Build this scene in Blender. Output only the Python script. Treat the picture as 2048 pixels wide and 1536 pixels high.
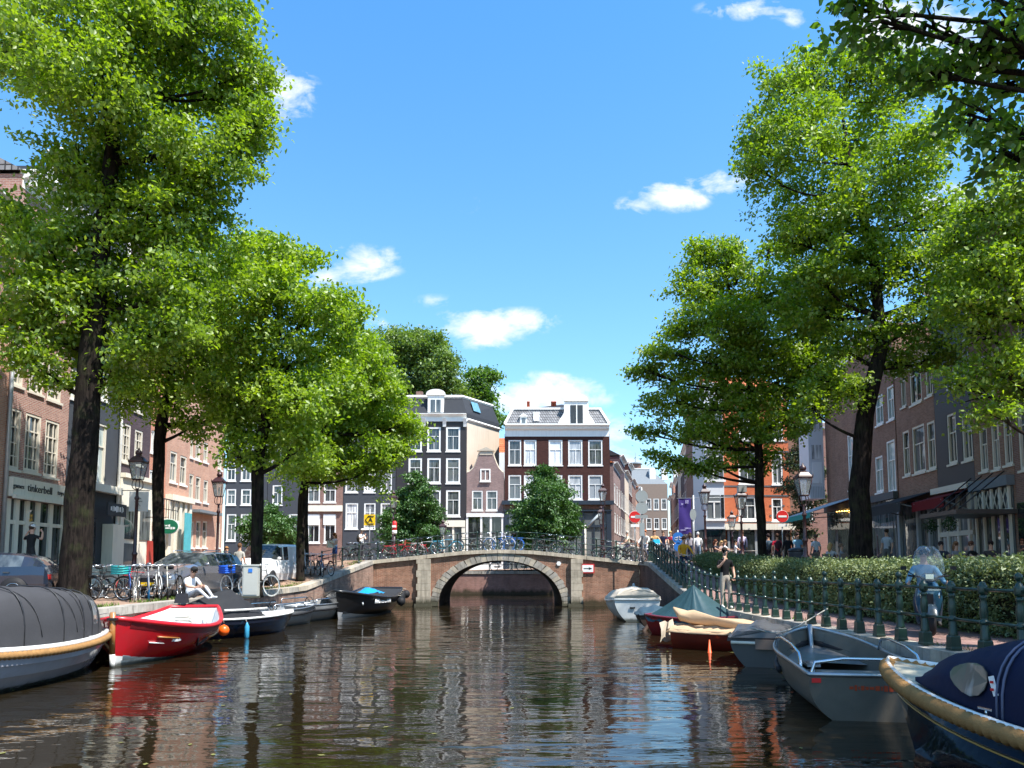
import bpy, math, random
import numpy as np
from mathutils import Vector, Matrix, Euler
R = math.radians
PI = math.pi
for o in list(bpy.data.objects): bpy.data.objects.remove(o)
scene = bpy.context.scene
COL = scene.collection
# ------------------------------------------------------------------ camera
F = 1550.0; HOR = 1137.0; EYE = 2.05; PITCH = R(5)
CY0 = HOR - F*math.tan(PITCH)
cam = bpy.data.cameras.new('camera'); camo = bpy.data.objects.new('camera', cam); COL.objects.link(camo)
camo.location = (0, 0, EYE); camo.rotation_euler = (R(90)+PITCH, 0, 0)
cam.sensor_width = 36; cam.lens = 36*F/2048; cam.shift_y = (CY0-768)/2048
cam.clip_start = .1; cam.clip_end = 3000
scene.camera = camo
scene.view_settings.view_transform = 'Standard'; scene.view_settings.look = 'None'
scene.view_settings.exposure = 1.02; scene.view_settings.gamma = 1; scene.view_settings.use_curve_mapping = False
# ------------------------------------------------------------------ sun and sky
SUN_EL = R(59); SUN_AZ = (0.80, -0.60)           # horizontal direction towards the sun (right, a little behind the camera)
sd = Vector((SUN_AZ[0]*math.cos(SUN_EL), SUN_AZ[1]*math.cos(SUN_EL), math.sin(SUN_EL))).normalized()
sl = bpy.data.lights.new('sun', 'SUN'); sl.energy = 5.0; sl.angle = R(.55); sl.color = (1, .95, .87)
so = bpy.data.objects.new('sun', sl); COL.objects.link(so)
so.rotation_euler = (-sd).to_track_quat('-Z', 'Y').to_euler()
W = bpy.data.worlds.new('World'); scene.world = W; W.use_nodes = True
nt = W.node_tree; nt.nodes.clear()
class NB:
    """tiny node helper"""
    def __init__(s, nt): s.nt = nt
    def n(s, t, **k):
        x = s.nt.nodes.new(t)
        for a, b in k.items(): setattr(x, a, b)
        return x
    def l(s, a, b): s.nt.links.new(a, b)
    def put(s, sock, v):
        if hasattr(v, 'is_output') or isinstance(v, bpy.types.NodeSocket): s.l(v, sock)
        else: sock.default_value = v
    def m(s, op, a, b=0.0, c=None, clamp=False):
        x = s.n('ShaderNodeMath', operation=op); x.use_clamp = clamp
        s.put(x.inputs[0], a); s.put(x.inputs[1], b)
        if c is not None: s.put(x.inputs[2], c)
        return x.outputs[0]
    def vm(s, op, a, b=(0, 0, 0)):
        x = s.n('ShaderNodeVectorMath', operation=op); s.put(x.inputs[0], a); s.put(x.inputs[1], b); return x.outputs[0]
    def mix(s, f, a, b, mode='MIX'):
        x = s.n('ShaderNodeMixRGB', blend_type=mode); s.put(x.inputs[0], f); s.put(x.inputs[1], a); s.put(x.inputs[2], b); return x.outputs[0]
    def noise(s, v, sc, det=4, rough=.55, dist=0):
        x = s.n('ShaderNodeTexNoise'); s.put(x.inputs['Vector'], v)
        x.inputs['Scale'].default_value = sc; x.inputs['Detail'].default_value = det; x.inputs['Roughness'].default_value = rough; x.inputs['Distortion'].default_value = dist
        return x.outputs[0]
    def ramp(s, f, stops):
        x = s.n('ShaderNodeValToRGB'); s.put(x.inputs[0], f); cr = x.color_ramp
        while len(cr.elements) < len(stops): cr.elements.new(.5)
        for e, (p, c) in zip(cr.elements, stops):
            e.position = p; e.color = (c, c, c, 1) if isinstance(c, (int, float)) else (*c[:3], 1)
        return x.outputs[0]
def pixdir(px, py):
    a = px-1024; b = CY0-py
    return Vector((a, F*math.cos(PITCH)-b*math.sin(PITCH), F*math.sin(PITCH)+b*math.cos(PITCH)))
def P(px, py, Y):
    d = pixdir(px, py); t = Y/d.y
    return Vector((d.x*t, Y, EYE+d.z*t))
def G(px, py, z):
    d = pixdir(px, py); t = (z-EYE)/d.z
    return Vector((d.x*t, d.y*t, z))
def PX(px, Y): return P(px, HOR, Y).x
def PZ(py, Y): return P(1024, py, Y).z
nb = NB(nt)
sky = nb.n('ShaderNodeTexSky'); sky.sky_type = 'NISHITA'; sky.sun_disc = False
sky.sun_elevation = SUN_EL; sky.sun_rotation = math.atan2(SUN_AZ[0], SUN_AZ[1]); sky.altitude = 0; sky.air_density = 1.0; sky.dust_density = .35; sky.ozone_density = 2.2
tc = nb.n('ShaderNodeTexCoord'); sep = nb.n('ShaderNodeSeparateXYZ'); nb.l(tc.outputs['Generated'], sep.inputs[0])
ysafe = nb.m('MAXIMUM', sep.outputs[1], .05)
u = nb.m('DIVIDE', sep.outputs[0], ysafe); v = nb.m('DIVIDE', sep.outputs[2], ysafe)
front = nb.m('MULTIPLY', nb.m('SUBTRACT', sep.outputs[1], .12), 12, clamp=True)
uv = nb.n('ShaderNodeCombineXYZ'); nb.l(u, uv.inputs[0]); nb.l(nb.m('MULTIPLY', v, 1.5), uv.inputs[1])
n1 = nb.noise(uv.outputs[0], 15.0, 8, .6, .5); n2 = nb.noise(uv.outputs[0], 48.0, 5, .6, .3)
CL = [(562,190,78,62,1.0),(520,170,60,40,.8),(712,530,92,42,.95),(770,515,40,26,.6),(655,545,50,32,.8),(960,655,92,44,1.1),(1045,642,80,28,.8),(1085,790,130,44,1.2),(1150,795,80,26,.8),
      (1010,790,60,40,1.0),(1345,392,80,34,1.0),(1275,412,55,22,.7),(1450,366,85,28,.85),(1500,18,110,26,.7),(1590,35,40,28,.5),(1820,60,150,70,1.1),(1930,120,120,60,.9),(960,412,60,26,.28),
      (870,602,50,18,.38),(1225,935,80,60,1.1),(1310,690,30,16,.4),(880,780,90,50,.7),(300,700,160,60,.7),(1180,880,120,50,1.0),(1650,420,90,40,.5),(1900,420,130,60,.7),(80,500,120,60,.6),(760,650,50,20,.35)]
acc = None
for (cx, cyy, rx, ry, st) in CL:
    d = pixdir(cx, cyy); u0 = d.x/d.y; v0 = d.z/d.y
    a = nb.m('MULTIPLY', nb.m('SUBTRACT', u, u0), F/(rx*1.35)); b = nb.m('MULTIPLY', nb.m('SUBTRACT', v, v0), F/(ry*1.35))
    q = nb.m('SUBTRACT', 1.0, nb.m('SQRT', nb.m('ADD', nb.m('MULTIPLY', a, a), nb.m('MULTIPLY', b, b))), clamp=True)
    q = nb.m('MULTIPLY', q, st)
    acc = q if acc is None else nb.m('SMOOTH_MAX', acc, q, .08)
nz = nb.m('ADD', nb.m('MULTIPLY', nb.m('SUBTRACT', n1, .5), 3.4), nb.m('MULTIPLY', nb.m('SUBTRACT', n2, .5), 1.1))
edge = nb.m('ADD', acc, nb.m('MULTIPLY', nz, .62))
cm = nb.m('MULTIPLY', nb.m('SUBTRACT', edge, .20), 1.55, clamp=True)
cm = nb.m('MULTIPLY', cm, nb.m('MULTIPLY', nb.m('SUBTRACT', acc, .10), 4.5, clamp=True))
cm = nb.m('MULTIPLY', nb.m('SMOOTH_MIN', cm, 1.0, .25), front, clamp=True)
# everywhere else: unseen soft clouds, cover added to make the skylight less blue
g1 = nb.noise(nb.vm('MULTIPLY', tc.outputs['Generated'], (1, 1, 2.2)), 3.2, 7, .6, .3)
gm = nb.m('MULTIPLY', nb.m('SUBTRACT', g1, .50), 5.0, clamp=True)
gm = nb.m('MULTIPLY', gm, nb.m('SUBTRACT', 1.0, front)); 
allm = nb.m('MAXIMUM', cm, nb.m('MULTIPLY', gm, .9))
shade = nb.m('ADD', .82, nb.m('MULTIPLY', n1, .36))
ccol = nb.mix(1.0, nb.ramp(shade, [(0, (4.2, 4.6, 5.1)), (1, (6.2, 6.3, 6.4))]), (1, 1, 1, 1), 'MULTIPLY')
hz = nb.m('POWER', nb.m('SUBTRACT', 1.0, nb.m('MAXIMUM', sep.outputs[2], 0.0), clamp=True), 7)
skyc = nb.mix(1.0, sky.outputs[0], nb.ramp(nb.m('MAXIMUM', sep.outputs[2], 0.0), [(0, (1.14, 1.3, 1.34)), (.18, (1.0, 1.34, 1.42)), (.6, (.70, 1.38, 1.70))]), 'MULTIPLY')
hs = nb.n('ShaderNodeHueSaturation'); hs.inputs['Saturation'].default_value = 1.0; hs.inputs['Value'].default_value = 1.0; nb.l(skyc, hs.inputs['Color'])
fin = nb.mix(nb.m('MULTIPLY', allm, .93), hs.outputs[0], ccol)
bg = nb.n('ShaderNodeBackground'); bg.inputs[1].default_value = .102; nb.l(fin, bg.inputs[0])
ow = nb.n('ShaderNodeOutputWorld'); nb.l(bg.outputs[0], ow.inputs[0])
# ------------------------------------------------------------------ materials
MATS = {}
def wline(b, o, c, k=1.0):
    # dark algae stain just above the water
    s = b.n('ShaderNodeSeparateXYZ'); b.l(o, s.inputs[0]); n = b.noise(b.vm('MULTIPLY', o, (1.5, 1.5, .5)), 1.6, 5, .65)
    hgt = b.m('MULTIPLY', b.m('ADD', .12, b.m('MULTIPLY', n, .75)), k); f = b.m('MULTIPLY', b.m('SUBTRACT', hgt, s.outputs[2]), 3.2/k, clamp=True)
    return b.mix(b.m('MULTIPLY', f, .85), c, (.022, .026, .012, 1))
def mat(name, col=(.5, .5, .5), rough=.6, metal=0.0, var=.12, vs=3.0, bump=0.0, bs=40.0, spec=.5, coat=0.0, streak=0.0, dirt=0.0, emit=None, alpha=1.0, wl=0):
    if rough >= .6 and spec == .5: spec = .18
    if name in MATS: return MATS[name]
    m = bpy.data.materials.new(name); m.use_nodes = True; t = m.node_tree; b = NB(t); bs_ = t.nodes['Principled BSDF']
    tcn = b.n('ShaderNodeTexCoord'); ob = tcn.outputs['Object']
    c = (*col, 1)
    if var > 0:
        n = b.noise(ob, vs, 5, .6); f = b.m('MULTIPLY', b.m('SUBTRACT', n, .5), 2.0*var)
        c = b.mix(1.0, c, b.ramp(b.m('ADD', f, .5), [(0, .45), (.5, 1.0), (1, 1.5)]), 'MULTIPLY')
    if streak > 0:
        n = b.noise(b.vm('MULTIPLY', ob, (9, 9, .5)), 1.2, 4, .6); c = b.mix(b.m('MULTIPLY', b.ramp(n, [(.5, 0), (.72, 1)]), streak), c, (.03, .028, .022, 1))
    if dirt > 0:
        n = b.noise(ob, 1.4, 6, .65); c = b.mix(b.m('MULTIPLY', b.ramp(n, [(.45, 0), (.7, 1)]), dirt), c, (.05, .045, .035, 1))
    if wl: c = wline(b, ob, c, wl)
    b.put(bs_.inputs['Base Color'], c)
    bs_.inputs['Roughness'].default_value = rough; bs_.inputs['Metallic'].default_value = metal
    bs_.inputs['Specular IOR Level'].default_value = spec; bs_.inputs['Coat Weight'].default_value = coat
    bs_.inputs['Alpha'].default_value = alpha
    if emit: bs_.inputs['Emission Color'].default_value = (*emit[:3], 1); bs_.inputs['Emission Strength'].default_value = emit[3]
    if bump > 0:
        bn = b.n('ShaderNodeBump'); bn.inputs['Strength'].default_value = bump; bn.inputs['Distance'].default_value = .02
        b.l(b.noise(ob, bs, 5, .6), bn.inputs['Height']); b.l(bn.outputs[0], bs_.inputs['Normal'])
    MATS[name] = m; return m
def brickmat(name, c1, c2, mortar, sx=.22, sz=.065, axis='XZ', rough=.85, ms=.012, stain=.3, bump=.5, var=.25, off=.5, wl=0):
    if name in MATS: return MATS[name]
    m = bpy.data.materials.new(name); m.use_nodes = True; t = m.node_tree; b = NB(t); p = t.nodes['Principled BSDF']
    tcn = b.n('ShaderNodeTexCoord'); s = b.n('ShaderNodeSeparateXYZ'); b.l(tcn.outputs['Object'], s.inputs[0])
    cx = b.n('ShaderNodeCombineXYZ')
    if axis == 'XZ': b.l(b.m('ADD', s.outputs[0], s.outputs[1]), cx.inputs[0]); b.l(s.outputs[2], cx.inputs[1])
    elif axis == 'YZ': b.l(s.outputs[1], cx.inputs[0]); b.l(s.outputs[2], cx.inputs[1])
    else: b.l(s.outputs[0], cx.inputs[0]); b.l(s.outputs[1], cx.inputs[1])
    br = b.n('ShaderNodeTexBrick'); br.offset = off; b.l(cx.outputs[0], br.inputs['Vector'])
    br.inputs['Scale'].default_value = 1; br.inputs['Brick Width'].default_value = sx; br.inputs['Row Height'].default_value = sz
    br.inputs['Mortar Size'].default_value = ms; br.inputs['Mortar Smooth'].default_value = .3; br.inputs['Bias'].default_value = 0
    br.inputs['Color1'].default_value = (*c1, 1); br.inputs['Color2'].default_value = (*c2, 1); br.inputs['Mortar'].default_value = (*mortar, 1)
    c = br.outputs['Color']
    n = b.noise(tcn.outputs['Object'], .9, 6, .65)
    c = b.mix(1.0, c, b.ramp(n, [(.25, 1-var), (.5, 1), (.8, 1+var)]), 'MULTIPLY')
    if stain > 0:
        n2 = b.noise(b.vm('MULTIPLY', tcn.outputs['Object'], (3, 3, .6)), 1.1, 5, .65)
        c = b.mix(b.m('MULTIPLY', b.ramp(n2, [(.5, 0), (.75, 1)]), stain), c, (.04, .035, .03, 1))
    if wl: c = wline(b, tcn.outputs['Object'], c)
    b.put(p.inputs['Base Color'], c); p.inputs['Roughness'].default_value = rough; p.inputs['Specular IOR Level'].default_value = .2
    bn = b.n('ShaderNodeBump'); bn.inputs['Strength'].default_value = bump; bn.inputs['Distance'].default_value = .01
    hh = b.m('ADD', b.m('MULTIPLY', br.outputs['Fac'], -1), b.m('MULTIPLY', b.noise(tcn.outputs['Object'], 30, 4), .5))
    b.l(hh, bn.inputs['Height']); b.l(bn.outputs[0], p.inputs['Normal'])
    MATS[name] = m; return m
def glassmat(name, col=(.015, .018, .02), rough=.02, spec=.8, var=.5):
    if name in MATS: return MATS[name]
    m = bpy.data.materials.new(name); m.use_nodes = True; t = m.node_tree; b = NB(t); p = t.nodes['Principled BSDF']
    oi = b.n('ShaderNodeObjectInfo'); tcn = b.n('ShaderNodeTexCoord')
    off = b.n('ShaderNodeCombineXYZ'); b.l(b.m('MULTIPLY', oi.outputs['Random'], 40), off.inputs[0])
    vec = b.vm('ADD', tcn.outputs['Object'], off.outputs[0])
    n = b.noise(b.vm('MULTIPLY', vec, (6, 6, .6)), 1.0, 3, .5)
    k = b.m('ADD', b.m('MULTIPLY', n, .7), b.m('MULTIPLY', oi.outputs['Random'], .4))
    c = b.mix(b.ramp(k, [(.42, 0), (.66, var)]), (*col, 1), (min(1, col[0]*8+.12), min(1, col[1]*8+.12), min(1, col[2]*8+.11), 1))
    b.put(p.inputs['Base Color'], c); p.inputs['Roughness'].default_value = rough; p.inputs['Specular IOR Level'].default_value = spec
    bn = b.n('ShaderNodeBump'); bn.inputs['Strength'].default_value = .08; bn.inputs['Distance'].default_value = .03
    b.l(b.noise(vec, 1.4, 2, .5), bn.inputs['Height']); b.l(bn.outputs[0], p.inputs['Normal'])
    MATS[name] = m; return m
def clearglass(name, tint=(.9, .95, .95), amt=.8):
    if name in MATS: return MATS[name]
    m = bpy.data.materials.new(name); m.use_nodes = True; t = m.node_tree; b = NB(t); t.nodes.remove(t.nodes['Principled BSDF'])
    o = t.nodes['Material Output']; tr = b.n('ShaderNodeBsdfTransparent'); tr.inputs[0].default_value = (*tint, 1)
    gl = b.n('ShaderNodeBsdfGlossy'); gl.inputs['Roughness'].default_value = .05
    df = b.n('ShaderNodeBsdfDiffuse'); df.inputs[0].default_value = (.7, .75, .78, 1)
    fr = b.n('ShaderNodeFresnel'); fr.inputs[0].default_value = 1.6
    mx = b.n('ShaderNodeMixShader'); b.l(fr.outputs[0], mx.inputs[0]); b.l(tr.outputs[0], mx.inputs[1]); b.l(gl.outputs[0], mx.inputs[2])
    m2 = b.n('ShaderNodeMixShader'); m2.inputs[0].default_value = 1-amt; b.l(mx.outputs[0], m2.inputs[1]); b.l(df.outputs[0], m2.inputs[2])
    b.l(m2.outputs[0], o.inputs[0]); MATS[name] = m; return m
# ------------------------------------------------------------------ mesh builder
class MB:
    def __init__(s): s.v = []; s.f = []; s.mi = []; s.sm = []; s.M = None
    def add(s, vs, fs, mi=0, sm=False):
        o = len(s.v)
        if s.M is not None: vs = [s.M @ Vector(p) for p in vs]
        s.v.extend([tuple(p) for p in vs])
        for f in fs: s.f.append(tuple(i+o for i in f)); s.mi.append(mi); s.sm.append(sm)
        return s
    def box(s, c, d, mi=0, rot=None, taper=1.0):
        hx, hy, hz = d[0]/2, d[1]/2, d[2]/2
        vs = []
        for (a, b, e) in ((-1,-1,-1),(1,-1,-1),(1,1,-1),(-1,1,-1),(-1,-1,1),(1,-1,1),(1,1,1),(-1,1,1)):
            k = taper if e > 0 else 1
            p = Vector((a*hx*k, b*hy*k, e*hz))
            if rot: p = Euler(rot).to_matrix() @ p
            vs.append(p+Vector(c))
        return s.add(vs, [(0,3,2,1),(4,5,6,7),(0,1,5,4),(1,2,6,5),(2,3,7,6),(3,0,4,7)], mi)
    def bx(s, x0, x1, y0, y1, z0, z1, mi=0):
        return s.box(((x0+x1)/2, (y0+y1)/2, (z0+z1)/2), (abs(x1-x0), abs(y1-y0), abs(z1-z0)), mi)
    def tube(s, pts, r, n=8, mi=0, cap=True, closed=False, sm=True, twist=None, sq=1.0):
        pts = [Vector(p) for p in pts]; N = len(pts)
        rs = r if isinstance(r, (list, tuple)) else [r]*N
        vs = []; up = None
        for i, p in enumerate(pts):
            if closed: t = pts[(i+1) % N]-pts[i-1]
            else: t = pts[min(i+1, N-1)]-pts[max(i-1, 0)]
            if t.length < 1e-9: t = Vector((0, 0, 1))
            t.normalize()
            if up is None:
                a = Vector((0, 0, 1)) if abs(t.z) < .9 else Vector((1, 0, 0))
                up = (a-t*a.dot(t)).normalized()
            else:
                up = up-t*up.dot(t)
                if up.length < 1e-6: up = t.orthogonal()
                up.normalize()
            sd_ = t.cross(up)
            for k in range(n):
                a = 2*PI*k/n
                vs.append(p+(up*math.cos(a)*sq+sd_*math.sin(a))*rs[i])
        fs = []
        M_ = N if closed else N-1
        for i in range(M_):
            j = (i+1) % N
            for k in range(n):
                k2 = (k+1) % n
                fs.append((i*n+k, i*n+k2, j*n+k2, j*n+k))
        if cap and not closed: fs.append(tuple(range(n-1, -1, -1))); fs.append(tuple((N-1)*n+k for k in range(n)))
        return s.add(vs, fs, mi, sm)
    def lathe(s, prof, n=12, at=(0, 0, 0), mi=0, sm=True, rot0=0.0, axis='z', cap=True):
        vs = []
        for (r, z) in prof:
            for k in range(n):
                a = 2*PI*k/n+rot0
                q = (r*math.cos(a), r*math.sin(a), z)
                if axis == 'y': q = (q[0], q[2], q[1])
                elif axis == 'x': q = (q[2], q[0], q[1])
                vs.append((at[0]+q[0], at[1]+q[1], at[2]+q[2]))
        fs = []
        for i in range(len(prof)-1):
            for k in range(n):
                k2 = (k+1) % n; fs.append((i*n+k, i*n+k2, (i+1)*n+k2, (i+1)*n+k))
        if cap: fs.append(tuple(range(n-1, -1, -1))); fs.append(tuple((len(prof)-1)*n+k for k in range(n)))
        return s.add(vs, fs, mi, sm)
    def sphere(s, c, r, n=12, m=8, mi=0, sc=(1, 1, 1)):
        vs = []; fs = []
        for i in range(m+1):
            ph = PI*i/m
            for k in range(n):
                a = 2*PI*k/n; vs.append((c[0]+r*sc[0]*math.sin(ph)*math.cos(a), c[1]+r*sc[1]*math.sin(ph)*math.sin(a), c[2]+r*sc[2]*math.cos(ph)))
        for i in range(m):
            for k in range(n):
                k2 = (k+1) % n; fs.append((i*n+k, (i+1)*n+k, (i+1)*n+k2, i*n+k2))
        return s.add(vs, fs, mi, True)
    def prism(s, poly, y0, y1, mi=0, plane='xz'):
        n = len(poly)
        if plane == 'xz': vs = [(x, y0, z) for x, z in poly]+[(x, y1, z) for x, z in poly]
        elif plane == 'yz': vs = [(y0, x, z) for x, z in poly]+[(y1, x, z) for x, z in poly]
        else: vs = [(x, z, y0) for x, z in poly]+[(x, z, y1) for x, z in poly]
        fs = [tuple(range(n)), tuple(range(2*n-1, n-1, -1))]+[(i, i+n, (i+1) % n+n, (i+1) % n) for i in range(n)]
        return s.add(vs, fs, mi)
    def grid(s, rows, mi=0, sm=True, closed=False):
        nr = len(rows); nc = len(rows[0]); vs = [p for r_ in rows for p in r_]; fs = []
        for i in range(nr-1):
            for j in range(nc if closed else nc-1):
                j2 = (j+1) % nc; fs.append((i*nc+j, i*nc+j2, (i+1)*nc+j2, (i+1)*nc+j))
        return s.add(vs, fs, mi, sm)
    def mesh(s, name, mats):
        me = bpy.data.meshes.new(name); me.from_pydata(s.v, [], s.f); 
        for m in (mats if isinstance(mats, (list, tuple)) else [mats]): me.materials.append(m)
        me.polygons.foreach_set('material_index', s.mi); me.polygons.foreach_set('use_smooth', s.sm); me.update(); return me
    def build(s, name, mats, parent=None, loc=(0, 0, 0), rz=0.0):
        return obj(name, s.mesh(name, mats), parent, loc, rz)
def obj(name, me, parent=None, loc=(0, 0, 0), rz=0.0):
    o = bpy.data.objects.new(name, me); COL.objects.link(o); o.location = loc; o.rotation_euler = (0, 0, rz)
    if parent: o.parent = parent
    return o
def tag(o, label, cat, group=None, kind=None):
    if label: o['label'] = label
    if cat: o['category'] = cat
    if group: o['group'] = group
    if kind: o['kind'] = kind
    return o
def thing(name, label, cat, loc=(0, 0, 0), rz=0.0, group=None):
    o = bpy.data.objects.new(name, None); COL.objects.link(o); o.location = loc; o.rotation_euler = (0, 0, rz); o.empty_display_size = .2
    return tag(o, label, cat, group)
def struct(o): o['kind'] = 'structure'; return o
def dup(root, loc, rz, label=None, parent=None, scale=None):
    c = root.copy(); COL.objects.link(c)
    if parent is None:
        c.location = loc; c.rotation_euler = (0, 0, rz)
        if label: c['label'] = label
        if scale: c.scale = (scale,)*3
    else: c.parent = parent
    for ch in KIDS.get(root.name, []) or root.children: dup(ch, None, None, parent=c)
    return c
KIDS = {}
def lerp(a, b, t): return a+(b-a)*t
def interp(x, pts):
    if x <= pts[0][0]: return pts[0][1]
    for (a, b), (c, d) in zip(pts, pts[1:]):
        if x <= c: return b+(d-b)*(x-a)/(c-a)
    return pts[-1][1]
def smooth(poly, k=2):
    p = [Vector(q) for q in poly]
    for _ in range(k):
        q = [p[0]]
        for a, b in zip(p, p[1:]): q += [a.lerp(b, .25), a.lerp(b, .75)]
        q.append(p[-1]); p = q
    return p
# common materials
M_green = mat('dark_green_paint', (.008, .032, .022), .38, var=.3, vs=12, coat=.15, dirt=.25, bump=.15)
M_maroon = mat('maroon_paint', (.035, .008, .010), .4, var=.2, vs=9, coat=.3, dirt=.2)
M_white = mat('white_paint', (.78, .77, .74), .5, var=.05, vs=2, streak=.12)
M_cream = mat('cream_paint', (.72, .67, .56), .55, var=.06, vs=2, streak=.15)
M_black = mat('black_paint', (.015, .015, .018), .45, var=.1)
M_rubber = mat('black_rubber', (.018, .018, .02), .6, var=.15)
M_chrome = mat('bright_metal', (.7, .7, .7), .22, 1.0, var=.08)
M_alu = mat('aluminium', (.42, .43, .44), .35, .85, var=.3, vs=5, dirt=.25, bump=.1)
M_steel = mat('galvanised_steel', (.4, .42, .43), .5, .6, var=.2, vs=8)
M_glassd = glassmat('window_glass')
M_glassl = glassmat('curtained_glass', (.12, .13, .14), .04, .7, .8)
M_stone = mat('grey_stone', (.36, .33, .29), .85, var=.4, vs=2.5, bump=.5, bs=25, dirt=.45, streak=.4, wl=1)
M_stonel = mat('pale_stone', (.46, .40, .32), .85, var=.4, vs=2.5, bump=.5, bs=25, dirt=.4, streak=.35, wl=1)
M_stoneh = mat('house_stone', (.46, .40, .32), .85, var=.2, vs=2.5)
M_lead = mat('lead_grey', (.16, .18, .2), .6, var=.15)
M_skin = mat('skin', (.5, .28, .19), .55, var=.06)
# ------------------------------------------------------------------ terrain profiles
YB = 42.4; YB2 = 50.4                              # bridge front and back faces
def zleft(y): return interp(y, [(-30, 1.05), (18, 1.07), (24, 1.13), (34, 1.28), (42.4, 2.5), (50.4, 2.5), (58, 1.85), (300, 1.9)])
def zpath(y): return interp(y, [(-30, .8), (25, .8), (27.5, .92), (39, 2.4), (42.4, 2.42), (50.4, 2.42), (60, 1.95), (300, 2.2)])
def zright(y): return interp(y, [(-30, 1.62), (28, 1.68), (36, 1.85), (42.4, 2.35), (50.4, 2.4), (60, 2.05), (170, 3.6), (300, 3.8)])
def xleft(y): return interp(y, [(-30, -10.6), (18, -9.85), (24, -9.6), (34.1, -9.0), (42.4, -7.55), (50.4, -7.55)])
def xright(y): return interp(y, [(-30, 6.5), (30, 6.5), (42.4, 6.95), (50.4, 6.95)])
def zbr(x):                                        # top of bridge coping
    return interp(x, [(-7.6, 2.5), (-4.6, 2.8), (-2.5, 3.02), (-.6, 3.09), (1.3, 3.02), (3.4, 2.8), (7.0, 2.42)])
# ------------------------------------------------------------------ water
def water_material():
    m = bpy.data.materials.new('canal_water'); m.use_nodes = True; t = m.node_tree; b = NB(t); p = t.nodes['Principled BSDF']
    tcn = b.n('ShaderNodeTexCoord'); o = tcn.outputs['Object']
    p.inputs['Base Color'].default_value = (.014, .010, .0045, 1); p.inputs['Roughness'].default_value = .035; p.inputs['IOR'].default_value = 1.33
    w1 = b.noise(b.vm('MULTIPLY', o, (.30, 1.0, 1)), 2.0, 2, .45, .3)
    w2 = b.noise(b.vm('MULTIPLY', o, (.45, 1.0, 1)), 8.0, 2, .5, .3)
    w0 = b.noise(b.vm('MULTIPLY', o, (.5, 1.0, 1)), .8, 2, .5)
    patch = b.ramp(b.noise(o, .18, 3, .5), [(.35, .3), (.65, 1.0)])
    h = b.m('ADD', b.m('ADD', b.m('MULTIPLY', w1, 1.0), b.m('MULTIPLY', w2, .20)), b.m('MULTIPLY', w0, 1.9))
    bn = b.n('ShaderNodeBump'); bn.inputs['Distance'].default_value = .075; b.l(b.m('MULTIPLY', patch, .42), bn.inputs['Strength']); b.l(h, bn.inputs['Height']); b.l(bn.outputs[0], p.inputs['Normal'])
    return m
mb = MB(); mb.add([(-30, -12, 0), (30, -12, 0), (30, 61.5, 0), (-30, 61.5, 0)], [(0, 1, 2, 3)]); wo = mb.build('canal_water', water_material()); struct(wo)
mb = MB(); mb.add([(-120, -40, -1.2), (120, -40, -1.2), (120, 200, -1.2), (-120, 200, -1.2)], [(0, 1, 2, 3)]); struct(mb.build('canal_bed', mat('mud', (.03, .022, .012), .9)))
# ------------------------------------------------------------------ ground sheets
M_pavL = brickmat('street_brick_red', (.28, .17, .12), (.36, .24, .17), (.13, .11, .09), .2, .1, 'XY', ms=.008, stain=.45, var=.35)
M_pavR = brickmat('path_brick_pink', (.25, .145, .13), (.32, .2, .17), (.12, .09, .08), .2, .07, 'XY', ms=.007, stain=.35, var=.3)
def ground(name, x0f, x1f, zf, ys, nx, m, dz=0.0):
    mb = MB(); rows = []
    for y in ys:
        a, b = x0f(y), x1f(y); rows.append([Vector((lerp(a, b, i/nx), y, zf(y)+dz)) for i in range(nx+1)])
    mb.grid(rows, 0, False); return struct(mb.build(name, m))
ysL = [-30, 0, 10, 18, 24, 30, 34.1, 37, 40, 42.4, 46, 50.4, 54, 58, 61.5]
ground('street_left', lambda y: -70.0, lambda y: xleft(y)-.42, zleft, ysL, 3, M_pavL)
ground('quay_path', lambda y: xright(y)+.42, lambda y: 10.3, zpath, [-30, 0, 10, 20, 25, 27.5, 33, 39, 42.4, 50.4, 56, 61.5], 2, M_pavR)
ground('street_right', lambda y: 10.3, lambda y: 70.0, zright, [-30, 0, 10, 20, 28, 32, 36, 39, 42.4, 50.4, 56, 61.5], 3, M_pavR)
def zfar(x, y): return lerp(1.85, zright(y), min(1, max(0, (x+6)/16)))
mb = MB(); xs = [-400, -100, -60, -20, -10, -6, 0, 4, 8, 10, 14, 30, 100, 400]; ysf = [61.5, 70, 80, 100, 130, 170, 300, 1500]
mb.grid([[Vector((x, y, zfar(x, y))) for x in xs] for y in ysf], 0, False); struct(mb.build('ground', M_pavL))
# kerb step between path and right street (low wall carrying the hedge bed)
mb = MB(); ysk = [-30, 0, 10, 20, 28, 36]
for a, b in zip(ysk, ysk[1:]):
    mb.add([(10.28, a, zpath(a)), (10.28, b, zpath(b)), (10.28, b, zright(b)+.02), (10.28, a, zright(a)+.02)], [(0, 1, 2, 3)])
struct(mb.build('retaining_kerb', M_stone))
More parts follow.
